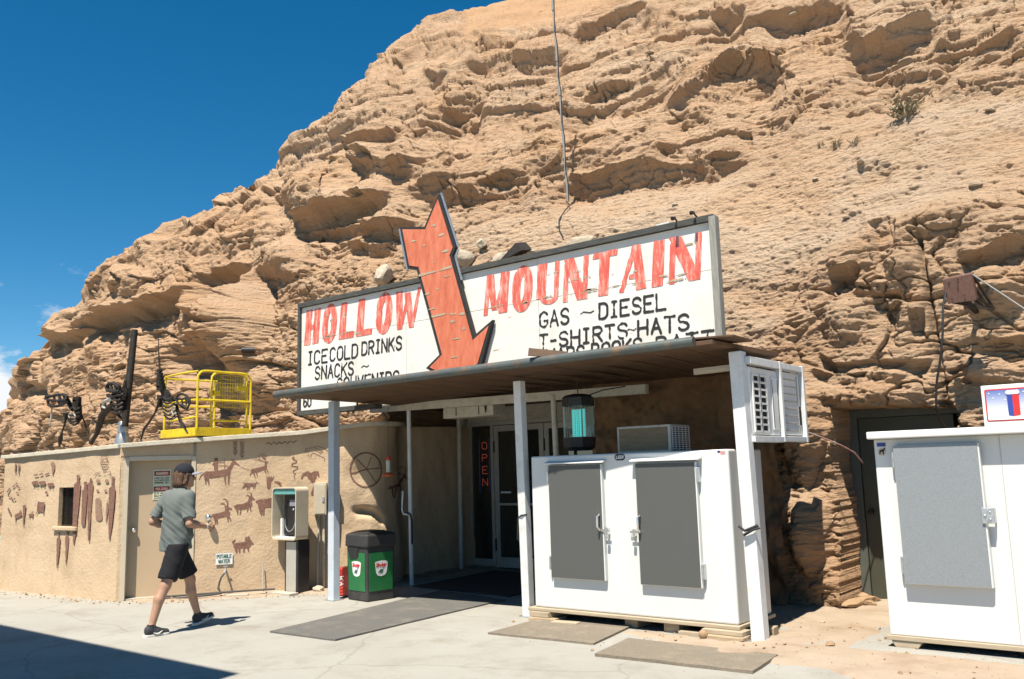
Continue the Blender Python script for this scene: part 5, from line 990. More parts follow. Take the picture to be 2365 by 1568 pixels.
m = MB(); m.box(-3.72, -3.478, 8.94, 9.52, 1.935, 2.61); c2 = m.build('rear_case', M['plug_white'], ac, bev=.012)
m = MB()
for i in range(8): m.box(-3.48, -3.470, 9.0, 9.42, 1.98+i*.078, 1.99+i*.078)
m.box(-3.48, -3.470, 9.43, 9.45, 1.96, 2.58); m.build('fin', M['alu'], c2)
m = MB(); m.box(-3.481, -3.470, 9.47, 9.51, 2.05, 2.25); m.build('dark_badge', M['dark_void'], c2)
for y0, y1 in ((8.88, 8.93), (9.53, 9.58)):
    m = MB(); m.box(-3.53, -3.43, y0, y1, 1.86, 2.70); m.build('frame_upright', M['white_paint'], ac, bev=.004)
for q in ((8.14, 8.88, 2.62, 2.695), (8.93, 9.53, 2.63, 2.69), (8.14, 8.88, 1.855, 1.915), (8.93, 9.53, 1.865, 1.92)):
    m = MB(); m.box(-3.525, -3.436, *q); m.build('frame_rail', M['white_paint'], ac, bev=.004)
m = MB(); m.bar((-4.0, 8.05, 2.58), (-3.62, 8.09, 2.59), .04, .06); m.build('rail_stub', M['pale_wood'], ac)
loose_cord('power_cable', 'pink and white cable sagging from the air conditioner frame towards the rock door', [(-3.44, 9.6, 1.97), (-3.36, 9.9, 1.90), (-3.25, 10.1, 1.82), (-3.18, 10.3, 1.74), (-3.14, 10.45, 1.62)], .008, 'pink_cable')
# ------------------------------------------------------------------ side door in the rock
od = thing('side_door', 'dark olive steel door in a rough opening of the rock between the freezers', 'door', (-2.9, 10.95, 0))
m = MB(); m.box(-3.31, -2.25, 10.95, 11.0, .01, 2.15); dd = m.build('door', M['olive_door'], od, bev=.004)
m = MB(); m.box(-3.42, -3.315, 10.92, 11.03, 0, 2.26); m.box(-3.315, -2.1, 10.92, 11.03, 2.155, 2.26); m.build('frame', mat('grey_green_frame', (.085, .095, .08), .5), od, bev=.004)
m = MB(); m.tube([(-3.235, 10.95, 1.04), (-3.235, 10.92, 1.04)], .022, 12); m.tube([(-3.235, 10.92, 1.04), (-3.235, 10.905, 1.04), (-3.235, 10.885, 1.04), (-3.235, 10.873, 1.04)], [.018, .035, .035, .018], 14); m.build('knob', M['dark_metal'], dd, smooth=True)
m = MB(); m.box(-3.6, -2.0, 11.04, 11.2, -.1, 2.3); m.build('backing_wall', M['dark_void'], od)
# ------------------------------------------------------------------ bug zapper under the canopy
bz = thing('bug_zapper', 'large black lantern bug zapper with glowing cyan tubes hanging under the canopy', 'bug zapper', (-6.0, 8.9, 1.87))
zx, zy = -6.0, 8.9
m = MB(); m.lathe([(.10, 2.545), (.165, 2.53), (.20, 2.50), (.20, 2.40), (.185, 2.395)], (zx, zy, 0), 8); m.build('cap', M['black'], bz)
m = MB(); m.lathe([(.165, 2.02), (.205, 2.015), (.195, 1.90), (.15, 1.86)], (zx, zy, 0), 8); m.build('base', M['black'], bz)
m = MB()
for k in range(26): a = 2*math.pi*k/26; m.bar((zx+.18*math.cos(a), zy+.18*math.sin(a), 2.01), (zx+.18*math.cos(a), zy+.18*math.sin(a), 2.40), .0035)
for k in range(20): z = 2.02+.02*k; m.tube([(zx+.18*math.cos(a), zy+.18*math.sin(a), z) for a in np.linspace(0, 2*math.pi, 25)], .0018, 4, cap=False)
for k in range(4): a = math.pi/4+k*math.pi/2; m.bar((zx+.183*math.cos(a), zy+.183*math.sin(a), 2.01), (zx+.183*math.cos(a), zy+.183*math.sin(a), 2.40), .010)
m.build('cage', M['alu'], bz)
for dx in (-.062, 0, .062): m = MB(); m.tube([(zx+dx, zy+.02*(dx == 0), 2.03), (zx+dx, zy+.02*(dx == 0), 2.36)], .03, 10); m.build('tube', M['uv_tube'], bz, smooth=True)
m = MB(); m.tube([(zx, zy, 2.54), (zx, zy, 2.72)], .006, 6); m.tube([(zx+.15, zy, 2.52), (zx+.3, zy+.1, 2.58), (zx+.5, zy+.3, 2.62)], .008, 6); m.build('hanger', M['cord'], bz)
# ------------------------------------------------------------------ hummingbird feeder
hf = thing('bird_feeder', 'glass hummingbird feeder with red cap and orange red base hanging by the shaded wall', 'bird feeder', (-9.45, 9.0, 1.6))
m = MB(); m.lathe([(.034, 1.835), (.036, 1.84), (.036, 1.885), (.028, 1.89)], (-9.45, 9.0, 0), 14); m.build('cap', M['red'], hf, smooth=True)
m = MB(); m.lathe([(.036, 1.66), (.032, 1.72), (.036, 1.79), (.034, 1.835)], (-9.45, 9.0, 0), 14); m.build('bottle', mat('cloudy_bottle', (.55, .55, .48), .15), hf, smooth=True)
m = MB(); m.lathe([(.05, 1.60), (.10, 1.612), (.098, 1.625), (.06, 1.64), (.04, 1.665)], (-9.45, 9.0, 0), 16); m.build('base', mat('orange_red_plastic', (.70, .13, .03), .4), hf, smooth=True)
m = MB(); m.tube([(-9.45, 9.0, 1.885), (-9.45, 9.0, 2.69)], .003, 5); m.build('wire', M['cord'], hf)
# ------------------------------------------------------------------ floor mats
def floor_mat(name, label, pts, mname, z=.004, th=.014, group=None):
    m = MB(); P = [Vector((x, y, z)) for x, y in pts]; n = 14
    V = []; 
    for i in range(n+1):
        for j in range(n+1):
            u, v = i/n, j/n; p = (P[0].lerp(P[1], u)).lerp(P[3].lerp(P[2], u), v); e = .010*float(fbm(np.array(p.x*2.), np.array(p.y*2.), np.array(1.), 3)); V.append((p.x+e, p.y+e, z+th+max(0, e*.5)))
    k = len(V); V += [(a, b, z-.03) for a, b, c in V]; F = []
    for i in range(n):
        for j in range(n): q = i*(n+1)+j; F.append((q, q+n+1, q+n+2, q+1))
    ring = [i*(n+1) for i in range(n+1)] + [n*(n+1)+j for j in range(1, n+1)] + [i*(n+1)+n for i in range(n-1, -1, -1)] + [j for j in range(n-1, 0, -1)]
    for a, b in zip(ring, ring[1:]+ring[:1]): F.append((a, b, b+k, a+k))
    m.add(V, F); return tag(m.build(name, M[mname], None), label, 'mat', group)
floor_mat('floor_mat', 'long grey ribbed mat running from the pavement to the shop doors', [(-8.08, 5.95), (-7.08, 6.0), (-7.28, 8.96), (-8.62, 9.2)], 'mat')
floor_mat('door_mat', 'black mat in the shade in front of the glass doors', [(-9.3, 9.35), (-7.4, 9.2), (-7.7, 11.4), (-9.5, 11.4)], 'rubber')
floor_mat('floor_mat', 'brown dusty mat under the left freezer door', [(-5.97, 7.06), (-4.74, 7.14), (-4.93, 8.22), (-6.0, 7.92)], 'dusty_mat', z=.006)
floor_mat('floor_mat', 'brown dusty mat nearest the camera in front of the freezer', [(-4.46, 6.73), (-3.03, 6.82), (-3.10, 7.5), (-4.58, 7.5)], 'dusty_mat', z=.012)
# ------------------------------------------------------------------ pay phone
ph = thing('pay_phone', 'old pay phone shell with black inside and teal header on a dark pedestal', 'pay phone', (-10.48, 8.1, 0))
x0, x1, y0, y1, z0, z1 = -10.79, -10.23, 7.95, 8.17, .745, 1.49
def rr(r, ins, n=6):
    a0, a1, b0, b1 = x0+ins, x1-ins, z0+ins, z1-ins; out = []
    for cx, cz, s in ((a1-r, b1-r, 0), (a0+r, b1-r, 90), (a0+r, b0+r, 180), (a1-r, b0+r, 270)): out += [(cx+r*math.cos(R(s+90*i/n)), cz+r*math.sin(R(s+90*i/n))) for i in range(n+1)]
    return out
A = rr(.06, 0); B = rr(.05, .018); k = len(A); m = MB()
V = [(x, y0, z) for x, z in A]+[(x, y1, z) for x, z in A]+[(x, y0, z) for x, z in B]+[(x, y1-.03, z) for x, z in B]
F = [(i, (i+1) % k, k+(i+1) % k, k+i) for i in range(k)]+[(2*k+i, 3*k+i, 3*k+(i+1) % k, 2*k+(i+1) % k) for i in range(k)]+[(i, 2*k+i, 2*k+(i+1) % k, (i+1) % k) for i in range(k)]+[tuple(range(k, 2*k)), tuple(range(3*k, 4*k))[::-1]]
m.add(V, F); sh = m.build('shell', M['galv' if 0 else 'beige_metal'], ph)
m = MB(); m.box(x0+.022, x1-.022, y0+.02, y0+.06, z1-.10, z1-.022); m.build('header', M['teal_glass'], ph)
m = MB(); m.box(-10.60, -10.25, 8.03, 8.138, z0+.07, z1-.11); m.build('phone_panel', M['black'], ph)
m = MB(); m.box(-10.645, -10.605, 8.0, 8.13, z0+.04, z0+.30); m.build('directory', M['plug_white'], ph)
m = MB(); m.box(-10.70, x1-.02, 7.965, 8.13, z0+.018, z0+.045); m.build('shelf', M['white_paint'], ph, bev=.004)
m = MB(); m.ball((-10.38, 8.025, 1.17), .016, 6); m.build('coin_slot', M['galv'], ph)
m = MB(); m.tube([(-10.53, 8.0, 1.28), (-10.53, 7.985, 1.25), (-10.53, 7.985, 1.08), (-10.53, 8.0, 1.05)], [.028, .016, .016, .028], 10); m.build('handset', M['black'], ph, smooth=True)
m = MB(); m.tube(smooth_path([Vector(p) for p in ((-10.53, 8.0, 1.05), (-10.52, 7.99, .95), (-10.45, 7.99, .87), (-10.36, 8.0, .90), (-10.34, 8.03, 1.0))]), .006, 6); m.build('handset_cord', M['galv'], ph, smooth=True)
m = MB(); m.box(-10.47, -10.30, 8.024, 8.031, 1.22, 1.31); m.build('instruction_plate', M['grey_cloth'], ph)
m = MB(); m.box(-10.56, -10.26, 8.02, 8.22, -.03, .742); pd = m.build('pedestal', M['black'], ph, bev=.004)
m = MB(); m.box(-10.525, -10.305, 8.0145, 8.022, .02, .72); m.build('front_plate', M['alu'], pd, bev=.002)
block('concrete_block', 'flat concrete slab at the foot of the pay phone', -10.72, -10.2, 7.82, 7.98, -.01, .035, 'concrete_block', .03, None, 'block')
block('concrete_block', 'flat pale board on the dirt between hose and pay phone', -11.05, -10.75, 7.42, 7.52, .0, .03, 'concrete_block', .9, None, 'board')
# ------------------------------------------------------------------ electric boxes on the wall
def wallbox(s0, s1, z0, z1, o0, o1):
    s0, s1 = max(0, s0), s1; V = []
    for o in (o0, o1):
        for s, z in ((s0, z0), (s1, z0), (s1, z1), (s0, z1)):
            x = np.interp(s, ARC2, PATH2[:, 0]); y = np.interp(s, ARC2, PATH2[:, 1]); nx = np.interp(s, ARC2, NRM2[:, 0]); ny = np.interp(s, ARC2, NRM2[:, 1]); V.append((x+nx*o, y+ny*o, z))
    return V, [(0,1,2,3),(7,6,5,4),(0,4,5,1),(1,5,6,2),(2,6,7,3),(3,7,4,0)]
def src5(x, y): return hit2(450+x/3.484, 1050+y/3.484)
sA, zA1 = src5(1108, 450); sB, _ = src5(1215, 450); _, zA0 = src5(1110, 722); sC, _ = src5(1262, 450); sD, _ = src5(1330, 560)
eb = thing('electric_box', 'cream electric meter cabinet on the painted wall behind the left canopy post', 'electric box', (PATH2[60][0], PATH2[60][1], zA0))
m = MB(); m.add(*wallbox(sA, sB, zA0, zA1, .0, .15)); m.build('cabinet', M['beige_metal'], eb, bev=.006)
m = MB(); m.add(*wallbox(sA+.02, sB-.02, zA0+.02, zA1-.03, .15, .158)); m.build('cover', M['beige_metal'], eb, bev=.003)
m = MB(); m.add(*wallbox(sB-.06, sB-.035, (zA0+zA1)/2-.04, (zA0+zA1)/2+.03, .158, .17)); m.build('latch', M['galv'], eb)
e2 = thing('electric_box', 'second cream breaker box right of the left canopy post', 'electric box', (PATH2[70][0], PATH2[70][1], zA0))
m = MB(); m.add(*wallbox(sB+.03, sC, zA0+.02, zA1, .0, .13)); m.build('cabinet', M['beige_metal'], e2, bev=.006)
m = MB(); m.add(*wallbox(sC+.0, sC+.06, zA0-.28, zA1+.01, .0, .10)); m.build('side_channel', M['old_white'], e2, bev=.004)
m = MB(); m.add(*wallbox(sC+.07, sC+.11, zA0+.06, zA1-.18, .0, .08)); m.build('small_box', M['alu'], e2, bev=.004)
m = MB(); m.add(*wallbox(sB+.05, sC, zA0-.28, zA0-.22, .0, .10)); m.build('bottom_channel', M['old_white'], e2, bev=.004)
def conduit(label, s, z0, z1, r=.018, o=.03, lean=0):
    V, _ = wallbox(s, s+.01, z0, z1, o, o+.01); a = Vector(V[0]); b = Vector(V[3]); a.x += lean; m = MB(); m.tube([a, b], r, 8); tag(m.build('conduit', M['old_white'], None, smooth=True), label, 'pipe', 'conduits below the electric boxes')
conduit('pale conduit running down below the meter cabinet, leftmost of the wall pipes', (sA+sB)/2-.02, .0, zA0, .016, .06, -.03)
conduit('pale conduit close behind the left canopy post, right of the leftmost pipe', (sA+sB)/2+.05, .0, zA0, .022, .05)
conduit('white conduit running down behind the trash bin to the red crate', sC+.03, .0, zA0-.25, .024, .05)
m = MB(); a = Vector(wallbox(1.95, 2, .05, .4, .05, .06)[0][0]); m.tube([a, a+Vector((-.01, 0, .35))], .008, 6); tag(m.build('stub_pipe', M['old_white'], None), 'thin rod standing out of the dirt by the wall right of the pay phone', 'rod')
# ------------------------------------------------------------------ potable water sign, tap and hose, chrome fitting
cs_, cz_ = hit2(450+339/3.484, 1050+1095/3.484)
pw = thing('water_sign', 'small white POTABLE WATER sign with green letters above the hose tap', 'sign', tuple(float(c) for c in wall2(cs_, cz_, .01)))
wA = .115; hA = .078
m = MB(); m.add(*wallbox(cs_-wA, cs_+wA, cz_-hA, cz_+hA, .012, .017)); m.build('plate', M['plug_white'], pw)
for t, zz in (('POTABLE', .012), ('WATER', -.058)):
    w = .098 if t == 'POTABLE' else .076; V, F = strokes_mark([([(p[0], p[1]+zz) for p in a], .0052) for a, r in letters(t, -w, w, .046, .005)], .0022)
    flat_mesh('lettering', V, F, lambda x, z: tuple(Vector(wallbox(cs_+x, cs_+x+.01, cz_+z, cz_+z+.01, .019, .02)[0][0])), M['txt_green'], pw)
def wpt(s, z, o): return Vector(wallbox(s, s+.01, z, z+.01, o, o+.01)[0][0])
ts, tz = hit2(450+350/3.484, 1050+1180/3.484)
tp = thing('hose_tap', 'metal garden tap on the tan wall below the potable water sign', 'tap', wpt(ts, tz, .02))
m = MB(); m.tube([wpt(ts, tz, 0), wpt(ts, tz, .09), wpt(ts, tz-.02, .12), wpt(ts-.01, tz-.05, .13)], .014, 8); m.build('spout', M['galv'], tp, smooth=True)
m = MB(); m.tube([wpt(ts, tz, .07), wpt(ts, tz+.04, .07)], .006, 6); m.bar(wpt(ts-.03, tz+.04, .07), wpt(ts+.03, tz+.04, .07), .012); m.build('tap_handle', M['galv'], tp)
m = MB(); P = [wpt(ts-.01, tz-.05, .13), wpt(ts-.06, tz-.12, .16), wpt(ts-.09, tz-.25, .17), wpt(ts-.085, .12, .18), wpt(ts-.06, .055, .2)]
q = wpt(ts-.06, .05, .2); P += [q+Vector(v) for v in ((.03, -.03, 0), (-.02, -.25, -.005), (-.25, -.5, -.02), (-.48, -.62, -.022), (-.6, -.5, -.022), (-.48, -.38, -.02), (-.2, -.22, 0.0), (.05, .05, .01), (.28, .32, .015), (.5, .55, .02))]
m.tube(smooth_path(P), .014, 8); tag(m.build('garden_hose', M['hose'], None, smooth=True), 'dark garden hose looped on the ground below the water tap', 'hose')
hs_, hz_ = hit2(509.7, 1263)
cf = thing('wall_fitting', 'round chrome fitting sticking out of the painted wall by the walking man', 'fitting', wpt(hs_, hz_, 0))
m = MB(); m.tube([wpt(hs_, hz_, 0), wpt(hs_, hz_, .05)], .02, 12); m.ball(wpt(hs_, hz_, .08), .05, 10); m.build('dome', M['chrome'], cf, smooth=True)
m = MB(); m.tube([wpt(hs_, hz_-.03, .02), wpt(hs_, hz_-.09, .06)], .014, 8); m.build('stem', M['galv'], cf, smooth=True)
# ------------------------------------------------------------------ trash bin and red crate
tb = thing('trash_bin', 'green and black square trash bin with white shield badges beside the left post', 'trash bin', (-8.93, 8.2, 0), 0)
TB = Matrix.Translation((-8.98, 8.22, 0)) @ Matrix.Rotation(R(-7), 4, 'Z')
def tbp(x, y, z): return TB @ Vector((x, y, z))
def frustum(m, w0, w1, d0, d1, z0, z1): m.add([(-w0,-d0,z0),(w0,-d0,z0),(w0,d0,z0),(-w0,d0,z0),(-w1,-d1,z1),(w1,-d1,z1),(w1,d1,z1),(-w1,d1,z1)], [(0,3,2,1),(4,5,6,7),(0,1,5,4),(1,2,6,5),(2,3,7,6),(3,0,4,7)], 0, TB)
m = MB(); frustum(m, .225, .235, .215, .225, .0, .70); m.build('body', M['black_dusty'], tb, bev=.02)
m = MB(); frustum(m, .255, .25, .245, .24, .69, .86); m.build('rim', M['black_dusty'], tb, bev=.025, seg=3)
m = MB(); frustum(m, .235, .12, .225, .11, .86, .90); m.build('top', M['black'], tb, bev=.02)
m = MB(); m.add([(-.17,-.2,.5),(.05,-.2,.5),(.06,-.2,.69),(-.19,-.2,.69),(-.15,-.245,.55),(.04,-.245,.57),(.05,-.25,.69),(-.18,-.25,.69)], [(0,3,2,1),(4,5,6,7),(0,1,5,4),(1,2,6,5),(2,3,7,6),(3,0,4,7)], 0, TB); m.build('bin_bag', mat('shiny_black_bag', (.02, .02, .02), .25, bump=.6, bscale=25), tb, bev=.02)
for face in (0, 1):
    def fp(x, z, o):
        k = (z/.70)*.010
        return tbp(x, -.215-k-o, z) if face == 0 else tbp(.225+k+o, x, z)
    m = MB(); q = [(-.185, .13), (.185, .13), (.19, .62), (-.19, .62)]; m.add([fp(x, z, .006) for x, z in q]+[fp(x, z, -.01) for x, z in q], [(0,1,2,3),(0,4,5,1),(1,5,6,2),(2,6,7,3),(3,7,4,0)]); pn = m.build('panel', M['green'], tb)
    cz = .41; shield = [(-.105, .085), (-.06, .098), (0, .102), (.06, .098), (.105, .085), (.085, -.05), (.06, -.085), (0, -.10), (-.06, -.085), (-.085, -.05)]
    V, F = strokes_mark([('poly', [(a, b+cz) for a, b in shield])], .006); bd = flat_mesh('badge', V, F, lambda x, z: fp(x, z, .009), M['plug_white'], pn)
    V, F = strokes_mark([([(p[0], p[1]+cz+.028) for p in a], r) for a, r in letters('Sınclaır', -.088, .072, .042, .0058, .28, .28)], .0025); flat_mesh('lettering', V, F, lambda x, z: fp(x, z, .0115), M['txt_red'], bd)
    dino = [([(-.05, -.055), (-.028, -.035), (-.005, -.022), (.015, -.035)], [.003, .009, .016, .010]), ([(.012, -.03), (.026, .0), (.034, .012)], [.008, .005, .004]), ([(.034, .013), (.044, .011)], .005), ([(-.018, -.03), (-.02, -.06)], .005), ([(-.002, -.03), (-.002, -.06)], .005), ([(.01, -.035), (.012, -.06)], .004)]
    V, F = strokes_mark([([(a*1.05, b+cz) for a, b in p], r) for p, r in dino], .0025); flat_mesh('emblem', V, F, lambda x, z: fp(x, z, .0115), M['txt_green'], bd)
rc = thing('red_crate', 'red plastic crate standing between the left post and the trash bin', 'crate', (-9.45, 8.35, 0), 0)
m = MB(); m.box(-9.66, -9.34, 8.2, 8.5, .01, .38); m.build('body', M['red'], rc, bev=.012)
for i in range(4): m = MB(); m.box(-9.64, -9.36, 8.193, 8.2, .29+i*.02, .298+i*.02); m.build('rib', M['red'], rc)
for z in (.06, .1): m = MB(); m.box(-9.62, -9.38, 8.193, 8.2, z, z+.012); m.build('rib', M['red'], rc)
V, F = strokes_mark([([(-9.585+a, .14+b) for a, b in p], .007) for p in ([(0, 0), (.09, .03)], [(0, .05), (.09, .02)], [(0, .07), (.045, .1), (.09, .07)], [(0, .11), (.09, .13)])], .004); flat_mesh('white_print', V, F, lambda x, z: (x, 8.192, z), M['plug_white'], rc)
# ------------------------------------------------------------------ rusty lamp box high on the rock with its bracket and cables
rb = thing('rusty_box', 'rust brown square metal box on a bracket high on the rock above the right freezer', 'metal box', (-1.85, 9.9, 3.37))
m = MB(); m.add([(-1.99, 9.80, 3.49), (-1.71, 9.80, 3.51), (-1.70, 9.86, 3.24), (-1.97, 9.86, 3.235), (-1.99, 9.93, 3.53), (-1.71, 9.93, 3.55), (-1.70, 9.97, 3.27), (-1.97, 9.97, 3.265)], [(0,1,2,3),(7,6,5,4),(0,4,5,1),(1,5,6,2),(2,6,7,3),(3,7,4,0)]); m.build('case', M['rust_plate'], rb, bev=.005)
m = MB(); m.bar((-1.71, 9.9, 3.50), (-1.60, 10.15, 3.18), .02); m.bar((-1.70, 9.92, 3.28), (-1.60, 10.15, 3.18), .02); m.bar((-1.97, 9.95, 3.27), (-1.60, 10.2, 3.17), .02); m.bar((-1.75, 9.95, 3.45), (-1.66, 10.3, 3.2), .02); m.bar((-1.85, 9.95, 3.3), (-1.8, 10.5, 3.2), .05)
m.build('bracket', M['dark_metal'], rb)
m = MB()
for x, z in ((-1.93, 3.45), (-1.84, 3.47), (-1.80, 3.30), (-1.92, 3.28), (-1.85, 3.40)): m.tube([(x, 9.80+.2*(3.49-z), z), (x, 9.793+.2*(3.49-z), z)], .008, 6)
m.build('bolt', M['dark_metal'], rb)
loose_cord('cable', 'black cable hanging from the rusty box down to the rock door', smooth_path([Vector(p) for p in ((-1.97, 9.84, 3.36), (-2.0, 9.78, 3.2), (-2.02, 9.72, 2.9), (-2.08, 9.74, 2.6), (-2.14, 9.8, 2.4), (-2.18, 9.9, 2.1), (-2.16, 10.3, 1.9))]), .012)
loose_cord('overhead_wire', 'grey wire running from the rusty box to the right picture edge', [(-1.72, 9.85, 3.52), (-1.28, 9.9, 3.09), (-.6, 9.9, 2.5)], .007, 'mast_grey')
# ------------------------------------------------------------------ things standing on the rock and on the roofs
_hx, _hy = project(HILLP); _hd = np.hypot(HILLP[:, 0], HILLP[:, 1])
def hill_at(x, y, rad=3.):
    """nearest point of the hill seen at a pixel of the 2364 px wide picture"""
    m = (np.abs(_hx-x) < rad) & (np.abs(_hy-y) < rad); k = np.nonzero(m)[0]
    if len(k) == 0: return hill_at(x, y, rad*2)
    return Vector(HILLP[k[np.argmin(_hd[k])]])
def stone(name, label, c, r, sc, mname, seed, cat='rock', group=None, sub=3):
    bm = bmesh.new(); bmesh.ops.create_icosphere(bm, subdivisions=sub, radius=1); P = np.array([v.co[:] for v in bm.verts])
    rs = np.random.RandomState(seed); d = np.full(len(P), 9.)
    for _ in range(16):                                                  # cut by random planes, then roughen
        n = rs.normal(size=3); n /= np.linalg.norm(n); t = P @ n; d = np.minimum(d, np.where(t > .05, rs.uniform(.55, .9)/np.maximum(t, .05), 9))
    k = np.minimum(1, d)*(1+.10*fbm(P[:, 0]*2+seed, P[:, 1]*2, P[:, 2]*2, 4))
    for v, q, kk in zip(bm.verts, P, k): v.co = Vector(q*kk*np.array(sc)*r)
    me = bpy.data.meshes.new(name); bm.to_mesh(me); bm.free(); me.materials.append(M[mname]); me.polygons.foreach_set('use_smooth', [True]*len(me.polygons)); me.set_sharp_from_angle(angle=R(32))
    o = bpy.data.objects.new(name, me); COL.objects.link(o); o.location = c; o.rotation_euler = (0, 0, seed*1.3); return tag(o, label, cat, group)
for px, py, r, sc, lab, sd in ((1078, 585, .26, (1.1, .9, .85), 'pale boulder behind the signboard right beside the orange arrow', 1), (1172, 588, .30, (1.5, .8, .6), 'long pale boulder lying behind the signboard between arrow and rusty plate', 2), (1118, 552, .12, (1, 1, .9), 'small grey stone by the arrow tail, highest of the pale stones', 3),
                              (893, 625, .24, (1.2, .8, .9), 'pale boulder behind the signboard left of the orange arrow', 4), (1352, 556, .22, (1.4, .8, .7), 'white stone peeking over the top edge of the signboard right half', 5), (1230, 570, .12, (1.2, 1, .7), 'little grey stone beside the rusty plate behind the signboard', 6)):
    p = hill_at(px, py); stone('boulder', lab, p+Vector((0, -.10, -.09)), r*.95, sc, 'pale_rock', sd, 'rock', 'pale boulders behind the signboard')
p = hill_at(1208, 590); m = MB(); m.prism([p+Vector((-.28, -.35, -.12)), p+Vector((.22, -.35, -.0)), p+Vector((.06, -.3, .16))], (.02, .25, .05)); tag(m.build('scrap_plate', M['dark_metal'], None), 'dark rusty triangular plate leaning behind the top of the signboard', 'metal plate')
# antenna mast on the slope
a = hill_at(1325, 468)+Vector((0, -.15, 0)); d1 = ray(1273, -30); k = (a.y-.2)/d1.y; b = Vector((d1.x*k, a.y-.2, CAM_H+d1.z*k))
mast = thing('antenna_mast', 'thin pale antenna mast standing on the slope above the signboard', 'mast', a)
m = MB(); n = 7; m.tube([a.lerp(b, i/n) for i in range(n+1)], [.02]*5+[.017]*3, 8); m.build('pole', M['mast_grey'], mast, smooth=True)
m = MB()
for t in (.14, .34, .5, .66, .8, .9):
    c = a.lerp(b, t); m = MB(); m.tube([c-(b-a).normalized()*.05, c+(b-a).normalized()*.05], .027, 8); m.build('clamp', M['mast_grey'], mast)
m = MB(); m.tube([a.lerp(b, i/14)+Vector((.035+.02*math.sin(i*2.1), -.03, 0)) for i in range(15)], .008, 5); m.build('cable', M['cord'], mast)
P = [a+Vector((0, -.05, 0))]+[hill_at(*q)+Vector((0, -.03, .02)) for q in ((1318, 478), (1305, 490), (1292, 508), (1290, 530), (1300, 550))]
loose_cord('mast_cable', 'thin dark cable trailing down the sand slope from the mast foot', P, .010)
# a stub of black pipe in the rock, dry shrubs
p = hill_at(572, 812); m = MB(); m.tube([p+Vector((.1, .1, 0)), p+Vector((-.05, -.10, .0))], .06, 14); m.tube([p+Vector((-.05, -.10, 0)), p+Vector((-.051, -.102, 0))], .05, 14, 1); tag(m.build('pipe_stub', [M['black'], M['dark_void']], None, smooth=True), 'short black pipe end poking out of the rock left of the signboard', 'pipe')
def shrub(label, px, py, r, n, seed, group=None, name='shrub'):
    p = hill_at(px, py); rs = random.Random(seed); m = MB(); st = MB()
    for i in range(n):
        a_ = rs.uniform(0, 6.28); t = rs.uniform(.1, 1)**.6; d_ = Vector((math.cos(a_)*t, math.sin(a_)*t, rs.uniform(.25, 1))); tip = p+d_*r*rs.uniform(.6, 1.1)
        st.tube([p+Vector((0, 0, -.05)), p+d_*r*.4+Vector((0, 0, .03)), tip], [.008, .005, .002], 4)
        for k in range(5):
            q = p.lerp(tip, rs.uniform(.45, 1.02)); u = Vector((rs.gauss(0, 1), rs.gauss(0, 1), rs.gauss(0, 1))).normalized()*r*.12; v = u.cross(Vector((rs.gauss(0, 1), rs.gauss(0, 1), 1))).normalized()*r*.045
            m.add([q-u, q+v, q+u, q-v], [(0, 1, 2, 3)])
    s = thing(name, label, 'shrub', p, 0, group); m.build('foliage', M['shrub'], s); st.build('stem', M['wood'], s)
shrub('round dry olive shrub alone on the upper right sand slope', 2088, 268, .32, 60, 1)
shrub('tiny dry tuft on the right slope, left one of the row below the shrub', 1893, 336, .09, 18, 2); shrub('dry tuft on the right slope in the middle of the row below the shrub', 1930, 337, .13, 22, 3); shrub('thin dry tuft on the right slope, right one of the row below the shrub', 1972, 334, .13, 20, 4)
shrub('dry grass tuft on the skyline left of the signboard, upper one', 432, 520, .2, 26, 5, None, 'grass_tuft'); shrub('small dry grass tuft on the far left skyline', 318, 575, .16, 22, 6, None, 'grass_tuft')
# stones on the sand slope and along the foot of the rock
rs = random.Random(9)
pts = [(1560, 470, .10, 'flat chip standing on the sand slope above the signboard'), (1585, 540, .12, 'flat dark chip on the sand just above the signboard top'), (1500, 120, .2, 'white slab on the upper ledges right of the mast'), (1795, 120, .22, 'bright white stone high on the ledges near the top edge'), (1830, 30, .2, 'white stone on the topmost ledges'), (2285, 252, .18, 'white flat stone on the far right slope'),
       (1880, 412, .12, 'pale chip on the sand right of the signboard top'), (1950, 505, .12, 'pale chip on the sand above the side door'), (1985, 372, .16, 'dark leaning chip with pale top on the sand slope'), (2250, 425, .14, 'pale chip on the right edge slope')]
for i, (px, py, r, lab) in enumerate(pts): stone('slope_stone', lab, hill_at(px, py)+Vector((0, -.01, 0)), r*.42, (1.6, .9, .32), 'pale_rock', 20+i, 'stone', 'loose stones on the slope', 2)
n = 0
def rubble(px, py, r, lab, sd, mname='tan_rock', sc=(1.2, 1, .7), rz=0):
    p = gz(px, py, 0); p.z = float(ground_z(np.array([p.x]), np.array([p.y]))[0])+r*sc[2]*.35; stone('rubble_stone', lab, p, r, sc, mname, sd, 'stone', 'rubble at the foot of the rock', 3)
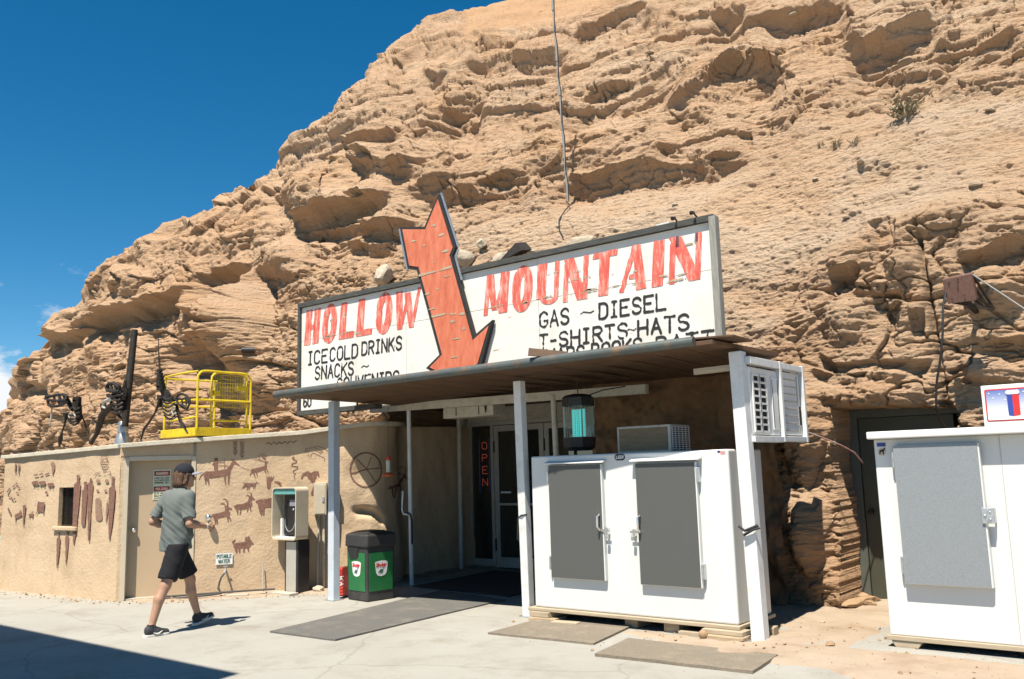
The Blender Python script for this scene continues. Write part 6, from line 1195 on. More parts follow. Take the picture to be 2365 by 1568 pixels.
for i, q in enumerate(((1845, 1392, .10, 'grey chip leaning at the foot of the rock behind the freezer corner', 'pale_rock', (1.4, .6, .8)), (1925, 1385, .30, 'long flat slab on the dirt left of the rock door', 'tan_rock', (1.9, .9, .3)), (1985, 1402, .20, 'pointed slab end nearest the rock door sill', 'tan_rock', (1.8, .8, .32)), (1868, 1380, .16, 'blocky stone at the rock foot beside the long slab', 'tan_rock', (1.2, 1, .8)),
                       (2008, 1405, .07, 'small stone in front of the rock door', 'tan_rock', (1.2, 1, .7)), (1918, 1492, .055, 'flat tan pebble on the dirt between the two freezers', 'tan_rock', (1.5, 1, .5)), (1900, 1440, .03, 'tiny pale pebble on the dirt between the freezers', 'pale_rock', (1.2, 1, .6)), (1962, 1452, .025, 'tiny tan pebble nearest the right freezer', 'tan_rock', (1.2, 1, .6)),
                       (735, 1368, .11, 'pale rock on the mound between pay phone and left post', 'pale_rock', (1.6, .9, .5)), (718, 1381, .05, 'small stone by the pay phone slab', 'tan_rock', (1.4, 1, .5)))): rubble(q[0], q[1], q[2], q[3], 40+i, q[4], q[5])
# low pillar of broken blocks left of the rock door
# the dark smoke pipe on the flat roof
pp = thing('flue_pipe', 'leaning dark iron flue pipe in a galvanised cone on the stucco roof', 'pipe', gy(284, 1015, 7.3))
a = gy(287, 985, 7.3); b = gy(311, 762, 7.45); m = MB(); m.tube([a, a.lerp(b, .5), b], [.062, .058, .052], 14); m.build('pipe', M['dark_metal'], pp, smooth=True)
m = MB(); c = gy(283, 1017, 7.3); m.lathe([(.125, -.12), (.12, .02), (.085, .10), (.078, .13), (.086, .14), (.075, .30), (.068, .31)], c, 16); m.build('cone', M['galv'], pp, smooth=True)
# ------------------------------------------------------------------ yellow lift basket parked on the roof
C0 = gy(451, 1003, 7.7); BX, BY = C0.x, C0.y; ZB = C0.z-.02; wX = 1.0; lY = 1.02
yb = thing('lift_basket', 'yellow tube frame lift basket with mesh gate standing on the stucco roof', 'lift basket', (BX, BY, ZB))
T0 = ZB+1.03
m = MB(); m.box(BX-wX, BX, BY, BY+lY, ZB, ZB+.03); 
for (x0, x1, y0, y1) in ((BX-wX, BX, BY-.012, BY), (BX, BX+.012, BY-.012, BY+lY), (BX-wX, BX, BY+lY, BY+lY+.012), (BX-wX-.012, BX-wX, BY, BY+lY)): m.box(x0, x1, y0, y1, ZB, ZB+.13)
m.build('floor_tray', M['yellow'], yb, bev=.004)
m = MB(); m.box(BX-.5, BX-.2, BY+.3, BY+.6, ZB-.15, ZB); m.box(BX-.12, BX-.05, BY+.1, BY+lY-.1, ZB-.12, ZB); m.build('underframe', M['dark_metal'], yb)
m = MB(); tr = .019
def arch(y0, y1, x): return smooth_path([Vector(p) for p in ((x, y0, ZB+.1), (x, y0, T0-.18), (x, y0+.02, T0-.06), (x, y0+.12, T0), (x, (y0+y1)/2, T0), (x, y1-.12, T0), (x, y1-.02, T0-.06), (x, y1, T0-.18), (x, y1, ZB+.1))], 5)
m.tube(arch(BY+.02, BY+lY-.02, BX), tr, 8); m.build('rail', M['yellow'], yb, smooth=True)
m = MB(); m.tube([(BX, BY+.02, ZB+.57), (BX, BY+lY-.02, ZB+.57)], tr*.9, 8); m.build('rail', M['yellow'], yb, smooth=True)
m = MB(); m.tube(arch(BY+.30, BY+lY-.06, BX-.05), tr, 8); gt = m.build('gate', M['yellow'], yb, smooth=True)
m = MB(); m.tube([(BX-.05, BY+.30, ZB+.25), (BX-.05, BY+lY-.06, ZB+.25)], tr*.8, 8); m.build('rail', M['yellow'], gt, smooth=True)
m = MB()
for i in range(13): y = BY+.36+i*.047; m.bar((BX-.05, y, ZB+.45), (BX-.05, y, T0-.03), .006)
for i in range(9): z = ZB+.47+i*.065; m.bar((BX-.05, BY+.38, z), (BX-.05, BY+lY-.09, z), .006)
m.build('wire_mesh', M['yellow'], gt)
m = MB(); m.box(BX-.075, BX-.025, BY+.33, BY+.44, T0-.38, T0-.30); m.build('latch', M['yellow'], gt, bev=.004); m = MB(); m.box(BX-.075, BX-.025, BY+lY-.25, BY+lY-.05, T0-.28, T0-.2); m.build('latch', M['yellow'], gt, bev=.004)
for zz in (T0-.01, ZB+.57):
    m = MB(); m.tube(smooth_path([Vector(p) for p in ((BX, BY+.02, zz), (BX-wX*.6, BY+.02, zz), (BX-wX, BY+.05, zz-.03), (BX-wX, BY+lY*.6, zz-.03), (BX-wX, BY+lY, zz-.02))], 5), tr*.85, 8); m.build('rail', M['yellow'], yb, smooth=True)
m = MB(); m.tube([(BX, BY+.02, ZB+.30), (BX-wX*.75, BY+.02, ZB+.27)], tr*.8, 8); m.build('rail', M['yellow'], yb, smooth=True)
for x, y in ((BX-wX, BY+.05), (BX-wX, BY+lY-.05)):
    m = MB(); m.tube([(x, y, ZB+.05), (x, y, T0-.02)], tr, 8); m.build('post', M['yellow'], yb, smooth=True)
# ------------------------------------------------------------------ welded iron dinosaur skeletons on the roof edge
def skeleton(label, base, Y, crop, tail, bars, ribs, neck, skull, legs, arms, plates, th=.10):
    ox, oy, sc = crop
    def q(p, dd=0): return gy((ox+p[0]/sc)*.9456, (oy+p[1]/sc)*.9456, Y+dd)
    s = thing('iron_skeleton', label, 'sculpture', q(base), 0, 'iron dinosaur skeletons on the roof')
    k = (q((100, 0))-q((0, 0))).length/100                                # metres per traced pixel
    m = MB(); m.tube([q(p) for p in tail[0]], [r*k*.62 for r in tail[1]], 8); sp = m.build('tail', M['dark_metal'], s, smooth=True)
    m = MB()
    for (x, y, w, h) in bars: m.bar(q((x-w/2, y)), q((x+w/2, y)), h*k, h*k*1.4); m.bar(q((x, y), -w*k*.35), q((x, y), w*k*.35), h*k*.8)
    m.build('vertebra', M['dark_metal'], sp)
    m = MB()
    for (x0, y0, x1, y1, sag, r) in ribs:
        pts = []
        for t in np.linspace(0, 1, 9): pts.append(q((x0+(x1-x0)*t, y0+(y1-y0)*t+sag*math.sin(math.pi*t)), -th*math.sin(math.pi*t)))
        m.tube(pts, r*k*.5, 6)
        m.tube([q((x0+(x1-x0)*t, y0+(y1-y0)*t+sag*math.sin(math.pi*t)), th*math.sin(math.pi*t)) for t in np.linspace(0, 1, 9)], r*k*.5, 6)
    m.build('ribcage', M['dark_metal'], s, smooth=True)
    m = MB()
    for poly in plates: m.prism([q(p, -.02) for p in poly], (0, .03, 0))
    m.build('hip_plate', M['dark_metal'], s)
    m = MB(); m.tube([q(p) for p in neck[0]], [r*k*.6 for r in neck[1]], 8); m.build('neck', M['dark_metal'], s, smooth=True)
    m = MB()
    for pts, r, dd in skull:
        for sg in (-1, 1): m.tube([q(p, sg*dd) for p in pts], [x*k for x in r] if isinstance(r, list) else r*k*.62, 6)
        for p in pts[::2]: m.bar(q(p, -dd), q(p, dd), (r[0] if isinstance(r, list) else r)*k*.8)
    m.build('skull', M['dark_metal'], s, smooth=True)
    for pts, r, dd in legs: m = MB(); m.tube([q(p, dd) for p in pts], [x*k*.6 for x in r], 7); m.build('leg', M['dark_metal'], s, smooth=True)
    for pts, r, dd in arms: m = MB(); m.tube([q(p, dd) for p in pts], [x*k*.6 for x in r], 6); m.build('arm', M['alu'], s, smooth=True)
skeleton('iron skeleton with upright tail rod and skull turned right, beside the yellow basket', (400, 1450), 7.0, (330, 800, 5.6), ([(318, 70), (320, 300), (332, 520), (345, 700), (352, 850)], [4, 6, 11, 14, 20]),
 [(335, 590, 55, 14), (338, 640, 60, 16), (342, 690, 70, 18), (346, 740, 80, 20), (352, 790, 85, 22), (356, 830, 90, 22)], [(370, 950, 520, 940, 40, 12), (368, 1000, 525, 985, 45, 13), (368, 1050, 535, 1030, 50, 13), (372, 1100, 545, 1075, 55, 13), (380, 1150, 555, 1120, 60, 12), (395, 1195, 570, 1165, 65, 11), (420, 1230, 580, 1200, 45, 9)],
 ([(400, 930), (470, 1000), (540, 990), (590, 960)], [22, 20, 18, 16]), [([(560, 980), (590, 920), (640, 905), (700, 930), (745, 980), (750, 1030), (710, 1110), (680, 1080), (640, 1060), (590, 1050), (560, 980)], 13, .09), ([(580, 960), (640, 985), (690, 960), (730, 1010)], 11, .10), ([(600, 1050), (660, 1100), (715, 1112)], 12, .07), ([(640, 1000), (650, 1060)], 9, .09), ([(690, 980), (700, 1070)], 8, .09), ([(660, 1075), (668, 1095)], 7, .06)],
 [([(340, 960), (320, 1040), (270, 1170), (180, 1310), (120, 1390), (75, 1550)], [20, 16, 12, 14, 16, 8], -.05), ([(560, 1050), (590, 1180), (625, 1290), (665, 1350), (720, 1450)], [20, 18, 20, 16, 8], .06)], [([(540, 1080), (505, 1130), (515, 1190), (560, 1170)], [12, 10, 9, 6], -.10)],
 [[(300, 920), (350, 930), (350, 1090), (320, 1080), (330, 1000), (295, 995)], [(330, 850), (420, 840), (480, 920), (440, 940), (360, 930)], [(360, 940), (480, 935), (500, 1000), (385, 1010)]])
skeleton('iron skeleton with a long toothed skull pointing left, leftmost on the roof', (690, 1480), 6.7, (100, 900, 7.84), ([(690, 370), (690, 560), (690, 700), (690, 820)], [3, 6, 22, 30]),
 [(690, 585, 115, 26), (688, 637, 115, 26), (686, 690, 120, 24), (690, 745, 110, 22)], [(500, 850, 740, 760, 90, 16), (495, 900, 745, 830, 100, 16), (510, 950, 745, 900, 100, 15), (530, 1000, 740, 960, 90, 14), (560, 1030, 720, 1020, 60, 12), (620, 740, 745, 720, 60, 20), (640, 800, 750, 790, 70, 20), (650, 880, 750, 860, 60, 20)],
 ([(500, 590), (560, 700), (620, 780)], [28, 34, 36]), [([(110, 560), (150, 535), (330, 500), (430, 495), (515, 545), (490, 600), (330, 615), (240, 610), (130, 600), (110, 560)], 20, .10), ([(130, 610), (140, 690), (200, 725), (330, 715), (420, 680), (510, 630)], 20, .09), ([(340, 520), (370, 590)], 22, .10), ([(250, 530), (260, 600)], 18, .10), ([(430, 500), (450, 590)], 18, .10), ([(350, 650), (480, 640)], 26, .08), ([(200, 615), (205, 645)], 8, .09), ([(235, 615), (240, 650)], 8, .09), ([(270, 615), (275, 645)], 8, .09), ([(190, 700), (190, 675)], 8, .09), ([(230, 700), (235, 675)], 8, .09)],
 [([(480, 860), (460, 1040), (400, 1230), (370, 1340), (350, 1500)], [26, 14, 12, 34, 10], -.06), ([(740, 800), (790, 930), (840, 1040), (880, 1200), (930, 1420)], [16, 12, 8, 10, 8], .08)], [([(560, 860), (530, 900), (545, 950)], [10, 9, 6], -.12), ([(630, 870), (660, 910), (640, 960)], [10, 9, 6], -.14), ([(205, 740), (200, 900), (170, 1090)], [8, 14, 8], 0)],
 [[(420, 850), (480, 850), (480, 920), (430, 920)], [(640, 700), (750, 690), (760, 960), (680, 1070), (640, 950)]])
skeleton('iron skeleton crouching against the leaning flue pipe, middle one on the roof', (880, 1490), 6.85, (0, 700, 3.92), ([(1200, 900), (1190, 1000), (1160, 1100), (1150, 1200)], [8, 14, 20, 22]),
 [(1200, 1000, 60, 14), (1195, 1030, 60, 14), (1185, 1065, 60, 14)], [(1060, 1060, 1200, 1040, 40, 10), (1060, 1100, 1205, 1080, 45, 10), (1065, 1140, 1200, 1120, 45, 10), (1075, 1180, 1190, 1160, 40, 9), (1100, 1020, 1210, 1000, 30, 10)],
 ([(1150, 990), (1120, 1010), (1090, 1050)], [18, 18, 18]), [([(1020, 970), (1040, 930), (1090, 925), (1140, 960), (1150, 1000), (1090, 1005), (1030, 990), (1020, 970)], 10, .09), ([(1060, 930), (1075, 995)], 8, .09), ([(1100, 930), (1110, 1000)], 8, .09), ([(1030, 1040), (1090, 1060), (1140, 1030)], 10, .07)],
 [([(1080, 1130), (1020, 1180), (980, 1230), (950, 1330), (925, 1410), (870, 1500)], [18, 20, 20, 18, 12, 12], -.05), ([(1140, 1180), (1130, 1230), (1160, 1260)], [14, 10, 6], .08)], [([(1050, 1080), (1000, 1100), (985, 1150), (1010, 1165)], [12, 10, 10, 6], -.1)],
 [[(955, 1120), (1000, 1110), (1010, 1200), (970, 1210)], [(1100, 1000), (1220, 1000), (1230, 1180), (1120, 1200)]])
# ------------------------------------------------------------------ out of frame: the pump canopy whose shadow lies on the pavement, the country behind (it shows in the door glass)
fc = thing('pump_canopy', 'flat pump canopy left of the view, casting the dark shadow on the pavement', 'canopy', (-12, -1, 0))
ZC = 6.2; EY = 4.34-ZC/math.tan(SUN_EL)*math.cos(SUN_AZ)
m = MB(); m.box(-24, -6.0, EY-5.5, EY, ZC, ZC+.6); m.build('roof_slab', M['white_paint'], fc, bev=.01)
for x in (-21, -9.5): m = MB(); m.box(x-.15, x+.15, EY-3, EY-2.7, 0, ZC); m.build('post', M['white_paint'], fc)
th_ = np.linspace(0, 2*math.pi, 181); rr_ = np.array([420., 520., 640.]); V = []
hh = 13*np.clip(.5+fbm(np.cos(th_)*2.2+3, np.sin(th_)*2.2, th_*0, 4), .05, 1.4)*np.clip(np.cos(th_+math.pi/2+.3)*1.6, 0, 1)
for i, r_ in enumerate(rr_): V.append(np.stack([r_*np.cos(th_), r_*np.sin(th_), (hh if i == 1 else hh*0)-.2], 1))
o = np_mesh('distant_hills', np.concatenate(V), grid_faces(3, len(th_)), M['rock']); tag(o, kind='structure')

# loose gravel and grit along the edge of the pavement and on the dirt: too many to count
rs = np.random.RandomState(77); V = []; F = []
for i in range(1500):
    if i < 900: gx_, gy_ = rs.uniform(-6.2, -1.2), rs.uniform(6.2, 9.6)
    else:
        gx_ = rs.uniform(-15, -9.7); gy_ = float(pave_edge(gx_))+rs.normal()*.16
    if gy_ < float(pave_edge(gx_))-.5*abs(rs.normal()): continue
    r = .004+.016*rs.rand()**4; gz_ = max(float(ground_z(np.array([gx_]), np.array([gy_]))[0]), 0.)+r*.4; n = len(V)
    q = rs.normal(size=(6, 3))*.25+np.array([(1,0,0),(-1,0,0),(0,1,0),(0,-1,0),(0,0,.7),(0,0,-.7)])
    V += [(gx_+a[0]*r, gy_+a[1]*r, gz_+a[2]*r) for a in q]; F += [(n+a, n+b, n+c) for a, b, c in ((0,2,4),(2,1,4),(1,3,4),(3,0,4),(2,0,5),(1,2,5),(3,1,5),(0,3,5))]
tag(np_mesh('gravel', np.array(V), np.array(F), M['tan_rock'], None, False), 'fine gravel and grit scattered on the dirt', 'gravel', None, 'stuff')
# ------------------------------------------------------------------ the walking man
def surface_net(f, lo, hi, h):
    """smooth mesh of the region f<0 on a voxel grid"""
    ax = [np.arange(lo[i], hi[i]+h, h, dtype=np.float32) for i in range(3)]
    X, Y, Z = np.meshgrid(*ax, indexing='ij'); D = f(X, Y, Z).astype(np.float32); s = D < 0
    n = tuple(np.array(D.shape)-1); acc = np.zeros(n+(3,), np.float32); cnt = np.zeros(n, np.float32)
    for a in range(3):
        b, c = [i for i in range(3) if i != a]; A = [slice(None)]*3; B = [slice(None)]*3; A[a] = slice(0, -1); B[a] = slice(1, None)
        d0, d1 = D[tuple(A)], D[tuple(B)]; x = (d0 < 0) != (d1 < 0); t = np.where(x, d0/np.where(x, d0-d1, 1), 0)
        for ob in (0, 1):
            for oc in (0, 1):
                S = [slice(None)]*3; S[b] = slice(ob, ob+n[b]); S[c] = slice(oc, oc+n[c]); xx = x[tuple(S)]; tt = t[tuple(S)]
                cnt += xx; acc[..., a] += np.where(xx, tt, 0); acc[..., b] += xx*ob; acc[..., c] += xx*oc
    on = cnt > 0; idx = np.full(n, -1, np.int64); idx[on] = np.arange(on.sum()); g = np.stack(np.nonzero(on), -1)
    V = np.array(lo, np.float32)+(g+acc[on]/cnt[on][:, None])*h; F = []
    for a in range(3):
        b, c = (a+1) % 3, (a+2) % 3; A = [slice(1, -1)]*3; B = [slice(1, -1)]*3; A[a] = slice(0, -1); B[a] = slice(1, None)
        x = s[tuple(A)] != s[tuple(B)]; P = np.stack(np.nonzero(x), -1); P += 1; P[:, a] -= 1
        fl = s[tuple(A)][x]; q = []
        for ob, oc in ((-1, -1), (0, -1), (0, 0), (-1, 0)): r = P.copy(); r[:, b] += ob; r[:, c] += oc; q.append(idx[r[:, 0], r[:, 1], r[:, 2]])
        q = np.stack(q, -1); q[~fl] = q[~fl][:, ::-1]; F.append(q)
    return V, np.concatenate(F)
def sd_cap(X, Y, Z, a, b, ra, rb, fl=1.):
    """round cone between two points; fl<1 flattens it front to back (local y)"""
    a = np.array(a); b = np.array(b); d = b-a; L = float(d @ d)+1e-9
    t = np.clip(((X-a[0])*d[0]+(Y-a[1])*d[1]+(Z-a[2])*d[2])/L, 0, 1)
    return np.sqrt((X-a[0]-t*d[0])**2+((Y-a[1]-t*d[1])/fl)**2+(Z-a[2]-t*d[2])**2)-(ra+(rb-ra)*t)
def sd_ell(X, Y, Z, c, r): 
    k = np.sqrt(((X-c[0])/r[0])**2+((Y-c[1])/r[1])**2+((Z-c[2])/r[2])**2); return (k-1)*min(r)
def smin(a, b, k):
    h = np.clip(.5+.5*(b-a)/k, 0, 1); return b+(a-b)*h-k*h*(1-h)
PO = Vector((-9.13, 5.46, 0))
man = thing('person', 'man in grey green t-shirt, black shorts and dark cap walking past the tan door', 'person', PO)
def to_world(V): return np.asarray(V)+np.array(PO)
J = dict(hipR=(.085, -.02, .93), hipL=(-.085, .02, .93), kneeR=(.09, -.165, .51), kneeL=(-.085, .235, .525), ankR=(.085, -.31, .095), ankL=(-.085, .345, .12),
         shR=(.185, .02, 1.45), shL=(-.185, .0, 1.45), elR=(.255, .00, 1.16), elL=(-.275, -.13, 1.18), wrR=(.205, .25, 1.115), wrL=(-.235, .09, 1.10))
HA = R(-28)                                                             # the head looks to the right of his way
HC = np.array([.015, .075, 1.665])
def hp(x, y, z): c, s = math.cos(HA), math.sin(HA); return (HC[0]+c*x-s*y, HC[1]+s*x+c*y, HC[2]+z)
def head_local(X, Y, Z): c, s = math.cos(HA), math.sin(HA); dx = X-HC[0]; dy = Y-HC[1]; return c*dx+s*dy, -s*dx+c*dy, Z-HC[2]
def bodyf(X, Y, Z):
    d = sd_cap(X, Y, Z, (0, .0, .96), (0, .02, 1.36), .13, .155, .72)
    d = smin(d, sd_cap(X, Y, Z, (-.12, .01, 1.42), (.12, .02, 1.42), .085, .085, .8), .06)
    d = smin(d, sd_cap(X, Y, Z, (0, .02, 1.44), (.008, .045, 1.57), .062, .055), .04)
    d = smin(d, sd_cap(X, Y, Z, (-.08, 0, .92), (.08, 0, .92), .10, .10), .05)
    for s, h, k, a in (('R', 'hipR', 'kneeR', 'ankR'), ('L', 'hipL', 'kneeL', 'ankL')):
        H, K, A = (np.array(J[q]) for q in (h, k, a))
        d = smin(d, sd_cap(X, Y, Z, H, K, .088, .056), .03); c = K+(A-K)*.33+np.array([0, -.022, 0])
        d = smin(d, sd_cap(X, Y, Z, K, c, .052, .056), .03); d = smin(d, sd_cap(X, Y, Z, c, A, .054, .034), .02)
        d = smin(d, sd_cap(X, Y, Z, A, A+np.array([.005, .05, -.05]), .036, .034), .02)
    for s, e, w in (('shR', 'elR', 'wrR'), ('shL', 'elL', 'wrL')):
        S, E, W_ = (np.array(J[q]) for q in (s, e, w))
        d = smin(d, sd_cap(X, Y, Z, S, E, .056, .040), .04); m_ = E+(W_-E)*.3
        d = smin(d, sd_cap(X, Y, Z, E, m_, .040, .043), .02); d = smin(d, sd_cap(X, Y, Z, m_, W_, .042, .027), .02)
        f = (W_-E)/np.linalg.norm(W_-E); sg = 1 if s == 'shR' else -1; up = np.array([0, 0, 1.]); sd = np.cross(f, up); sd /= np.linalg.norm(sd); upp = np.cross(sd, f)
        # palm held on edge (thumb up), four unequal curled fingers and a thumb
        pc = W_+f*.045-upp*.008; d = smin(d, sd_cap(X, Y, Z, W_+f*.01, W_+f*.075-upp*.016, .026, .024), .012)
        d = smin(d, sd_cap(X, Y, Z, W_+f*.07+upp*.02, W_+f*.062-upp*.046, .017, .015), .012)
        for i, (ln, oz) in enumerate(((.036, .024), (.041, .004), (.038, -.016), (.030, -.036))):
            b0 = W_+f*(.078-.004*i)+upp*oz; b1 = b0+f*ln*.9-sg*sd*.008; b2 = b1-sg*sd*ln*.75+f*.004-upp*.006; b3 = b2-f*ln*.55-sg*sd*.004
            for p, q, r0, r1 in ((b0, b1, .0098, .0095), (b1, b2, .0095, .009), (b2, b3, .009, .0082)): d = smin(d, sd_cap(X, Y, Z, p, q, r0, r1), .004)
        t0 = W_+f*.025+upp*.018; t1 = t0+f*.035+upp*.026-sg*sd*.012; t2 = t1+f*.032+upp*.004-sg*sd*.016
        d = smin(d, sd_cap(X, Y, Z, t0, t1, .013, .0115), .008); d = smin(d, sd_cap(X, Y, Z, t1, t2, .0115, .0095), .004)
    x, y, z = head_local(X, Y, Z)
    hd = sd_ell(x, y, z, (0, -.005, .035), (.074, .095, .098)); hd = smin(hd, sd_ell(x, y, z, (0, .035, -.035), (.056, .060, .075)), .04)
    hd = smin(hd, sd_ell(x, y, z, (0, .075, -.088), (.024, .022, .020)), .025)                         # chin
    hd = smin(hd, sd_cap(x, y, z, (0, .088, .012), (0, .112, -.020), .009, .014), .014)                # nose
    hd = smin(hd, sd_cap(x, y, z, (-.03, .078, .028), (.03, .078, .028), .012, .012), .015)            # brow
    hd = smin(hd, sd_cap(x, y, z, (-.016, .088, -.052), (.016, .088, -.052), .008, .008), .008)        # lips
    for sx_ in (-1, 1):
        hd = smin(hd, sd_ell(x, y, z, (sx_*.076, -.005, .0), (.010, .022, .032)), .008); hd = np.maximum(hd, -sd_ell(x, y, z, (sx_*.032, .094, .012), (.016, .012, .010)))
    d = smin(d, hd, .03); return d
V, F = surface_net(bodyf, (-.36, -.42, .02), (.36, .46, 1.82), .0085)
np_mesh('body', to_world(V), F, M['skin'], man)
def folds(X, Y, Z, a): return a*perlin(X*7+Y*4, Y*5-X*3, Z*9+X*6)+a*.6*perlin(X*3+20, Y*3, Z*22+Y*14+X*10)
def shirtf(X, Y, Z):
    d = sd_cap(X, Y, Z, (0, .0, .86), (0, .015, 1.34), .192, .186, .80)
    d = smin(d, sd_cap(X, Y, Z, (-.115, .01, 1.425), (.115, .015, 1.425), .098, .098, .8), .08)
    d = smin(d, sd_cap(X, Y, Z, (0, .02, 1.47), (.004, .03, 1.53), .085, .07), .04)
    for s, e in (('shR', 'elR'), ('shL', 'elL')):
        S, E = np.array(J[s]), np.array(J[e]); q = S+(E-S)*.80; d = smin(d, np.maximum(sd_cap(X, Y, Z, S, S+(E-S)*1.1, .078, .070), ((X-q[0])*(E-S)[0]+(Y-q[1])*(E-S)[1]+(Z-q[2])*(E-S)[2])/np.linalg.norm(E-S)), .035)
    d = d+folds(X, Y, Z, .019*np.clip((1.5-Z)/.3, .15, 1)); hem = .875+.012*np.sin(X*14+Y*9); d = np.maximum(d, hem-Z)
    ck = np.sqrt((X-.006)**2+(Y-.045)**2+((Z-1.55)*1.2)**2); return np.maximum(d, .058-ck)
V, F = surface_net(shirtf, (-.40, -.30, .84), (.42, .26, 1.6), .0085); np_mesh('shirt', to_world(V), F, M['shirt'], man)
def shortsf(X, Y, Z):
    d = sd_cap(X, Y, Z, (-.055, -.005, .92), (.055, .0, .92), .125, .125, .82)
    d = np.minimum(d, sd_cap(X, Y, Z, (0, 0, .96), (0, 0, 1.0), .14, .14, .75)); 
    for h, k in (('hipR', 'kneeR'), ('hipL', 'kneeL')):
        H, K = np.array(J[h]), np.array(J[k]); q = H+(K-H)*.86; n_ = (K-H)/np.linalg.norm(K-H)
        d = smin(d, np.maximum(sd_cap(X, Y, Z, H, H+(K-H)*1.2, .118, .096), (X-q[0])*n_[0]+(Y-q[1])*n_[1]+(Z-q[2])*n_[2]), .014)
    return np.maximum(d+folds(X, Y, Z, .008), Z-.945)
V, F = surface_net(shortsf, (-.28, -.32, .46), (.28, .40, 1.05), .0085); np_mesh('shorts', to_world(V), F, M['shorts'], man)
def hairf(X, Y, Z):
    x, y, z = head_local(X, Y, Z)
    d = sd_ell(x, y, z, (0, -.022, .04), (.094, .104, .095)); d = smin(d, sd_ell(x, y, z, (0, -.055, -.045), (.097, .078, .092)), .04); d = smin(d, sd_ell(x, y, z, (0, -.072, -.08), (.075, .046, .05)), .03)
    d = smin(d, sd_cap(x, y, z, (.080, .02, .03), (.082, .0, -.07), .020, .024), .02); d = smin(d, sd_cap(x, y, z, (-.080, .02, .03), (-.082, .0, -.07), .020, .024), .02)
    d = d+.010*perlin(x*38+y*20, y*34, z*9)+.006*perlin(x*70, y*70, z*16)
    return np.maximum(d, y-.042)
V, F = surface_net(hairf, (HC[0]-.17, HC[1]-.2, HC[2]-.2), (HC[0]+.17, HC[1]+.16, HC[2]+.16), .007); np_mesh('hair', to_world(V), F, M['hair'], man)
def capf(X, Y, Z):
    x, y, z = head_local(X, Y, Z); t = z+.10*y                              # tilted a little
    d = sd_ell(x, y, z, (0, -.012, .055), (.096, .112, .108)); return np.maximum(d, .048-t)
V, F = surface_net(capf, (HC[0]-.15, HC[1]-.17, HC[2]-.02), (HC[0]+.15, HC[1]+.17, HC[2]+.19), .006); np_mesh('cap', to_world(V), F, M['navy'], man)
def brimf(X, Y, Z):
    x, y, z = head_local(X, Y, Z); zz = z-(.052+.03*(y-.08)-3.5*x*x); d = np.sqrt((x/.082)**2+((y-.08)/.105)**2)-1
    return np.maximum(np.maximum(d*.08, np.abs(zz)-.006), .07-y)
V, F = surface_net(brimf, (HC[0]-.2, HC[1]-.06, HC[2]-.01), (HC[0]+.22, HC[1]+.24, HC[2]+.1), .005); np_mesh('cap_brim', to_world(V), F, M['grey_cloth'], man)
def glassf(X, Y, Z):
    x, y, z = head_local(X, Y, Z); d = np.minimum(sd_ell(x, y, z, (.033, .092, .012), (.024, .010, .018)), sd_ell(x, y, z, (-.033, .092, .012), (.024, .010, .018)))
    for s in (-1, 1): d = np.minimum(d, sd_cap(x, y, z, (s*.055, .085, .018), (s*.082, .0, .014), .004, .004))
    return np.minimum(d, sd_cap(x, y, z, (-.02, .098, .016), (.02, .098, .016), .004, .004))
V, F = surface_net(glassf, (HC[0]-.13, HC[1]-.08, HC[2]-.03), (HC[0]+.15, HC[1]+.15, HC[2]+.05), .004); np_mesh('sunglasses', to_world(V), F, M['black'], man)
w = np.array(J['wrR']); e = np.array(J['elR']); fdir = (w-e)/np.linalg.norm(w-e)
m = MB(); m.tube([tuple(to_world(w-fdir*.028)), tuple(to_world(w-fdir*.006))], [.0335, .0315], 16); m.build('wristband', M['cream_sign'], man, smooth=True)
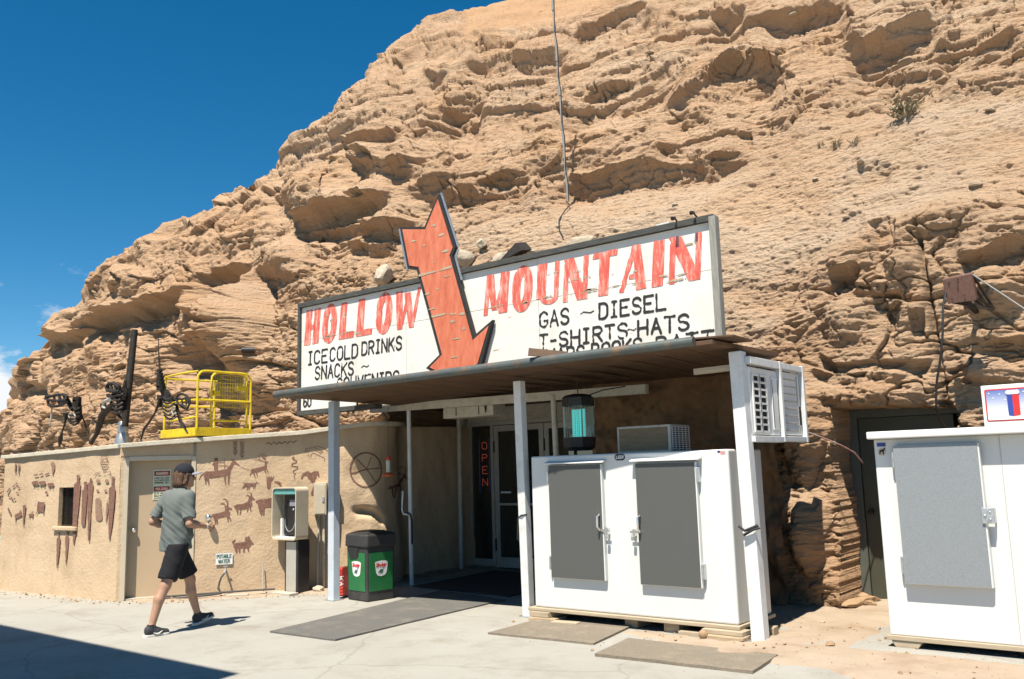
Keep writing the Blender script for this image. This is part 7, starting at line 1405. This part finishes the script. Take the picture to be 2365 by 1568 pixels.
def shoe(A, pitch, toe):
    """A: ankle; the foot points along +y, turned by toe, pitched up"""
    A = np.array(A); cp_, sp_ = math.cos(pitch), math.sin(pitch); ct, st = math.cos(toe), math.sin(toe)
    def loc(X, Y, Z): dx, dy, dz = X-A[0], Y-A[1], Z-A[2]; x = ct*dx+st*dy; y0 = -st*dx+ct*dy; y = cp_*y0+sp_*dz; z = -sp_*y0+cp_*dz; return x, y, z
    def up(X, Y, Z):
        x, y, z = loc(X, Y, Z); d = sd_cap(x, y, z, (0, -.03, -.045), (0, .05, -.05), .042, .044); d = smin(d, sd_cap(x, y, z, (0, .05, -.055), (0, .16, -.07), .045, .034), .03); d = smin(d, sd_cap(x, y, z, (0, -.03, -.02), (0, .005, -.005), .042, .043), .02)
        return np.maximum(np.maximum(d, -.083-z), z-.012-.35*np.abs(y))
    def so_(X, Y, Z):
        x, y, z = loc(X, Y, Z); w_ = .047+.006*np.sin((y+.05)*14); d = sd_cap(x, y, z*0, (0, -.045, 0), (0, .155, 0), .044, .043); th_ = .030-.06*np.clip(y-.1, 0, 1)
        return np.maximum(np.maximum(d, -.102-z+.12*np.clip(y-.12, 0, 1)), z+.102-th_)
    lo = A-np.array([.16, .2, .2]); hi = A+np.array([.16, .3, .16])
    V, F = surface_net(up, lo, hi, .007); s = np_mesh('shoe', to_world(V), F, M['shoe'], man); V, F = surface_net(so_, lo, hi, .006); np_mesh('sole', to_world(V), F, M['sole'], s)
    pts = [(.050, .005, -.055), (.050, .04, -.068), (.050, .06, -.066), (.048, .10, -.045)]
    inv = lambda p: (A[0]+ct*p[0]-st*(cp_*p[1]-sp_*p[2]), A[1]+st*p[0]+ct*(cp_*p[1]-sp_*p[2]), A[2]+sp_*p[1]+cp_*p[2])
    m = MB(); m.tube([tuple(to_world(inv(p))) for p in pts], [.004, .010, .010, .003], 6); m.build('side_stripe', M['sole'], s, smooth=True)
    m = MB(); m.tube([tuple(to_world(inv((0, -.002, -.01)))), tuple(to_world(inv((0, -.004, .03))))], [.044, .041], 14); m.build('sock', M['black'], s, smooth=True)
shoe(J['ankR'], R(1), R(-6)); shoe(J['ankL'], R(14), R(4))
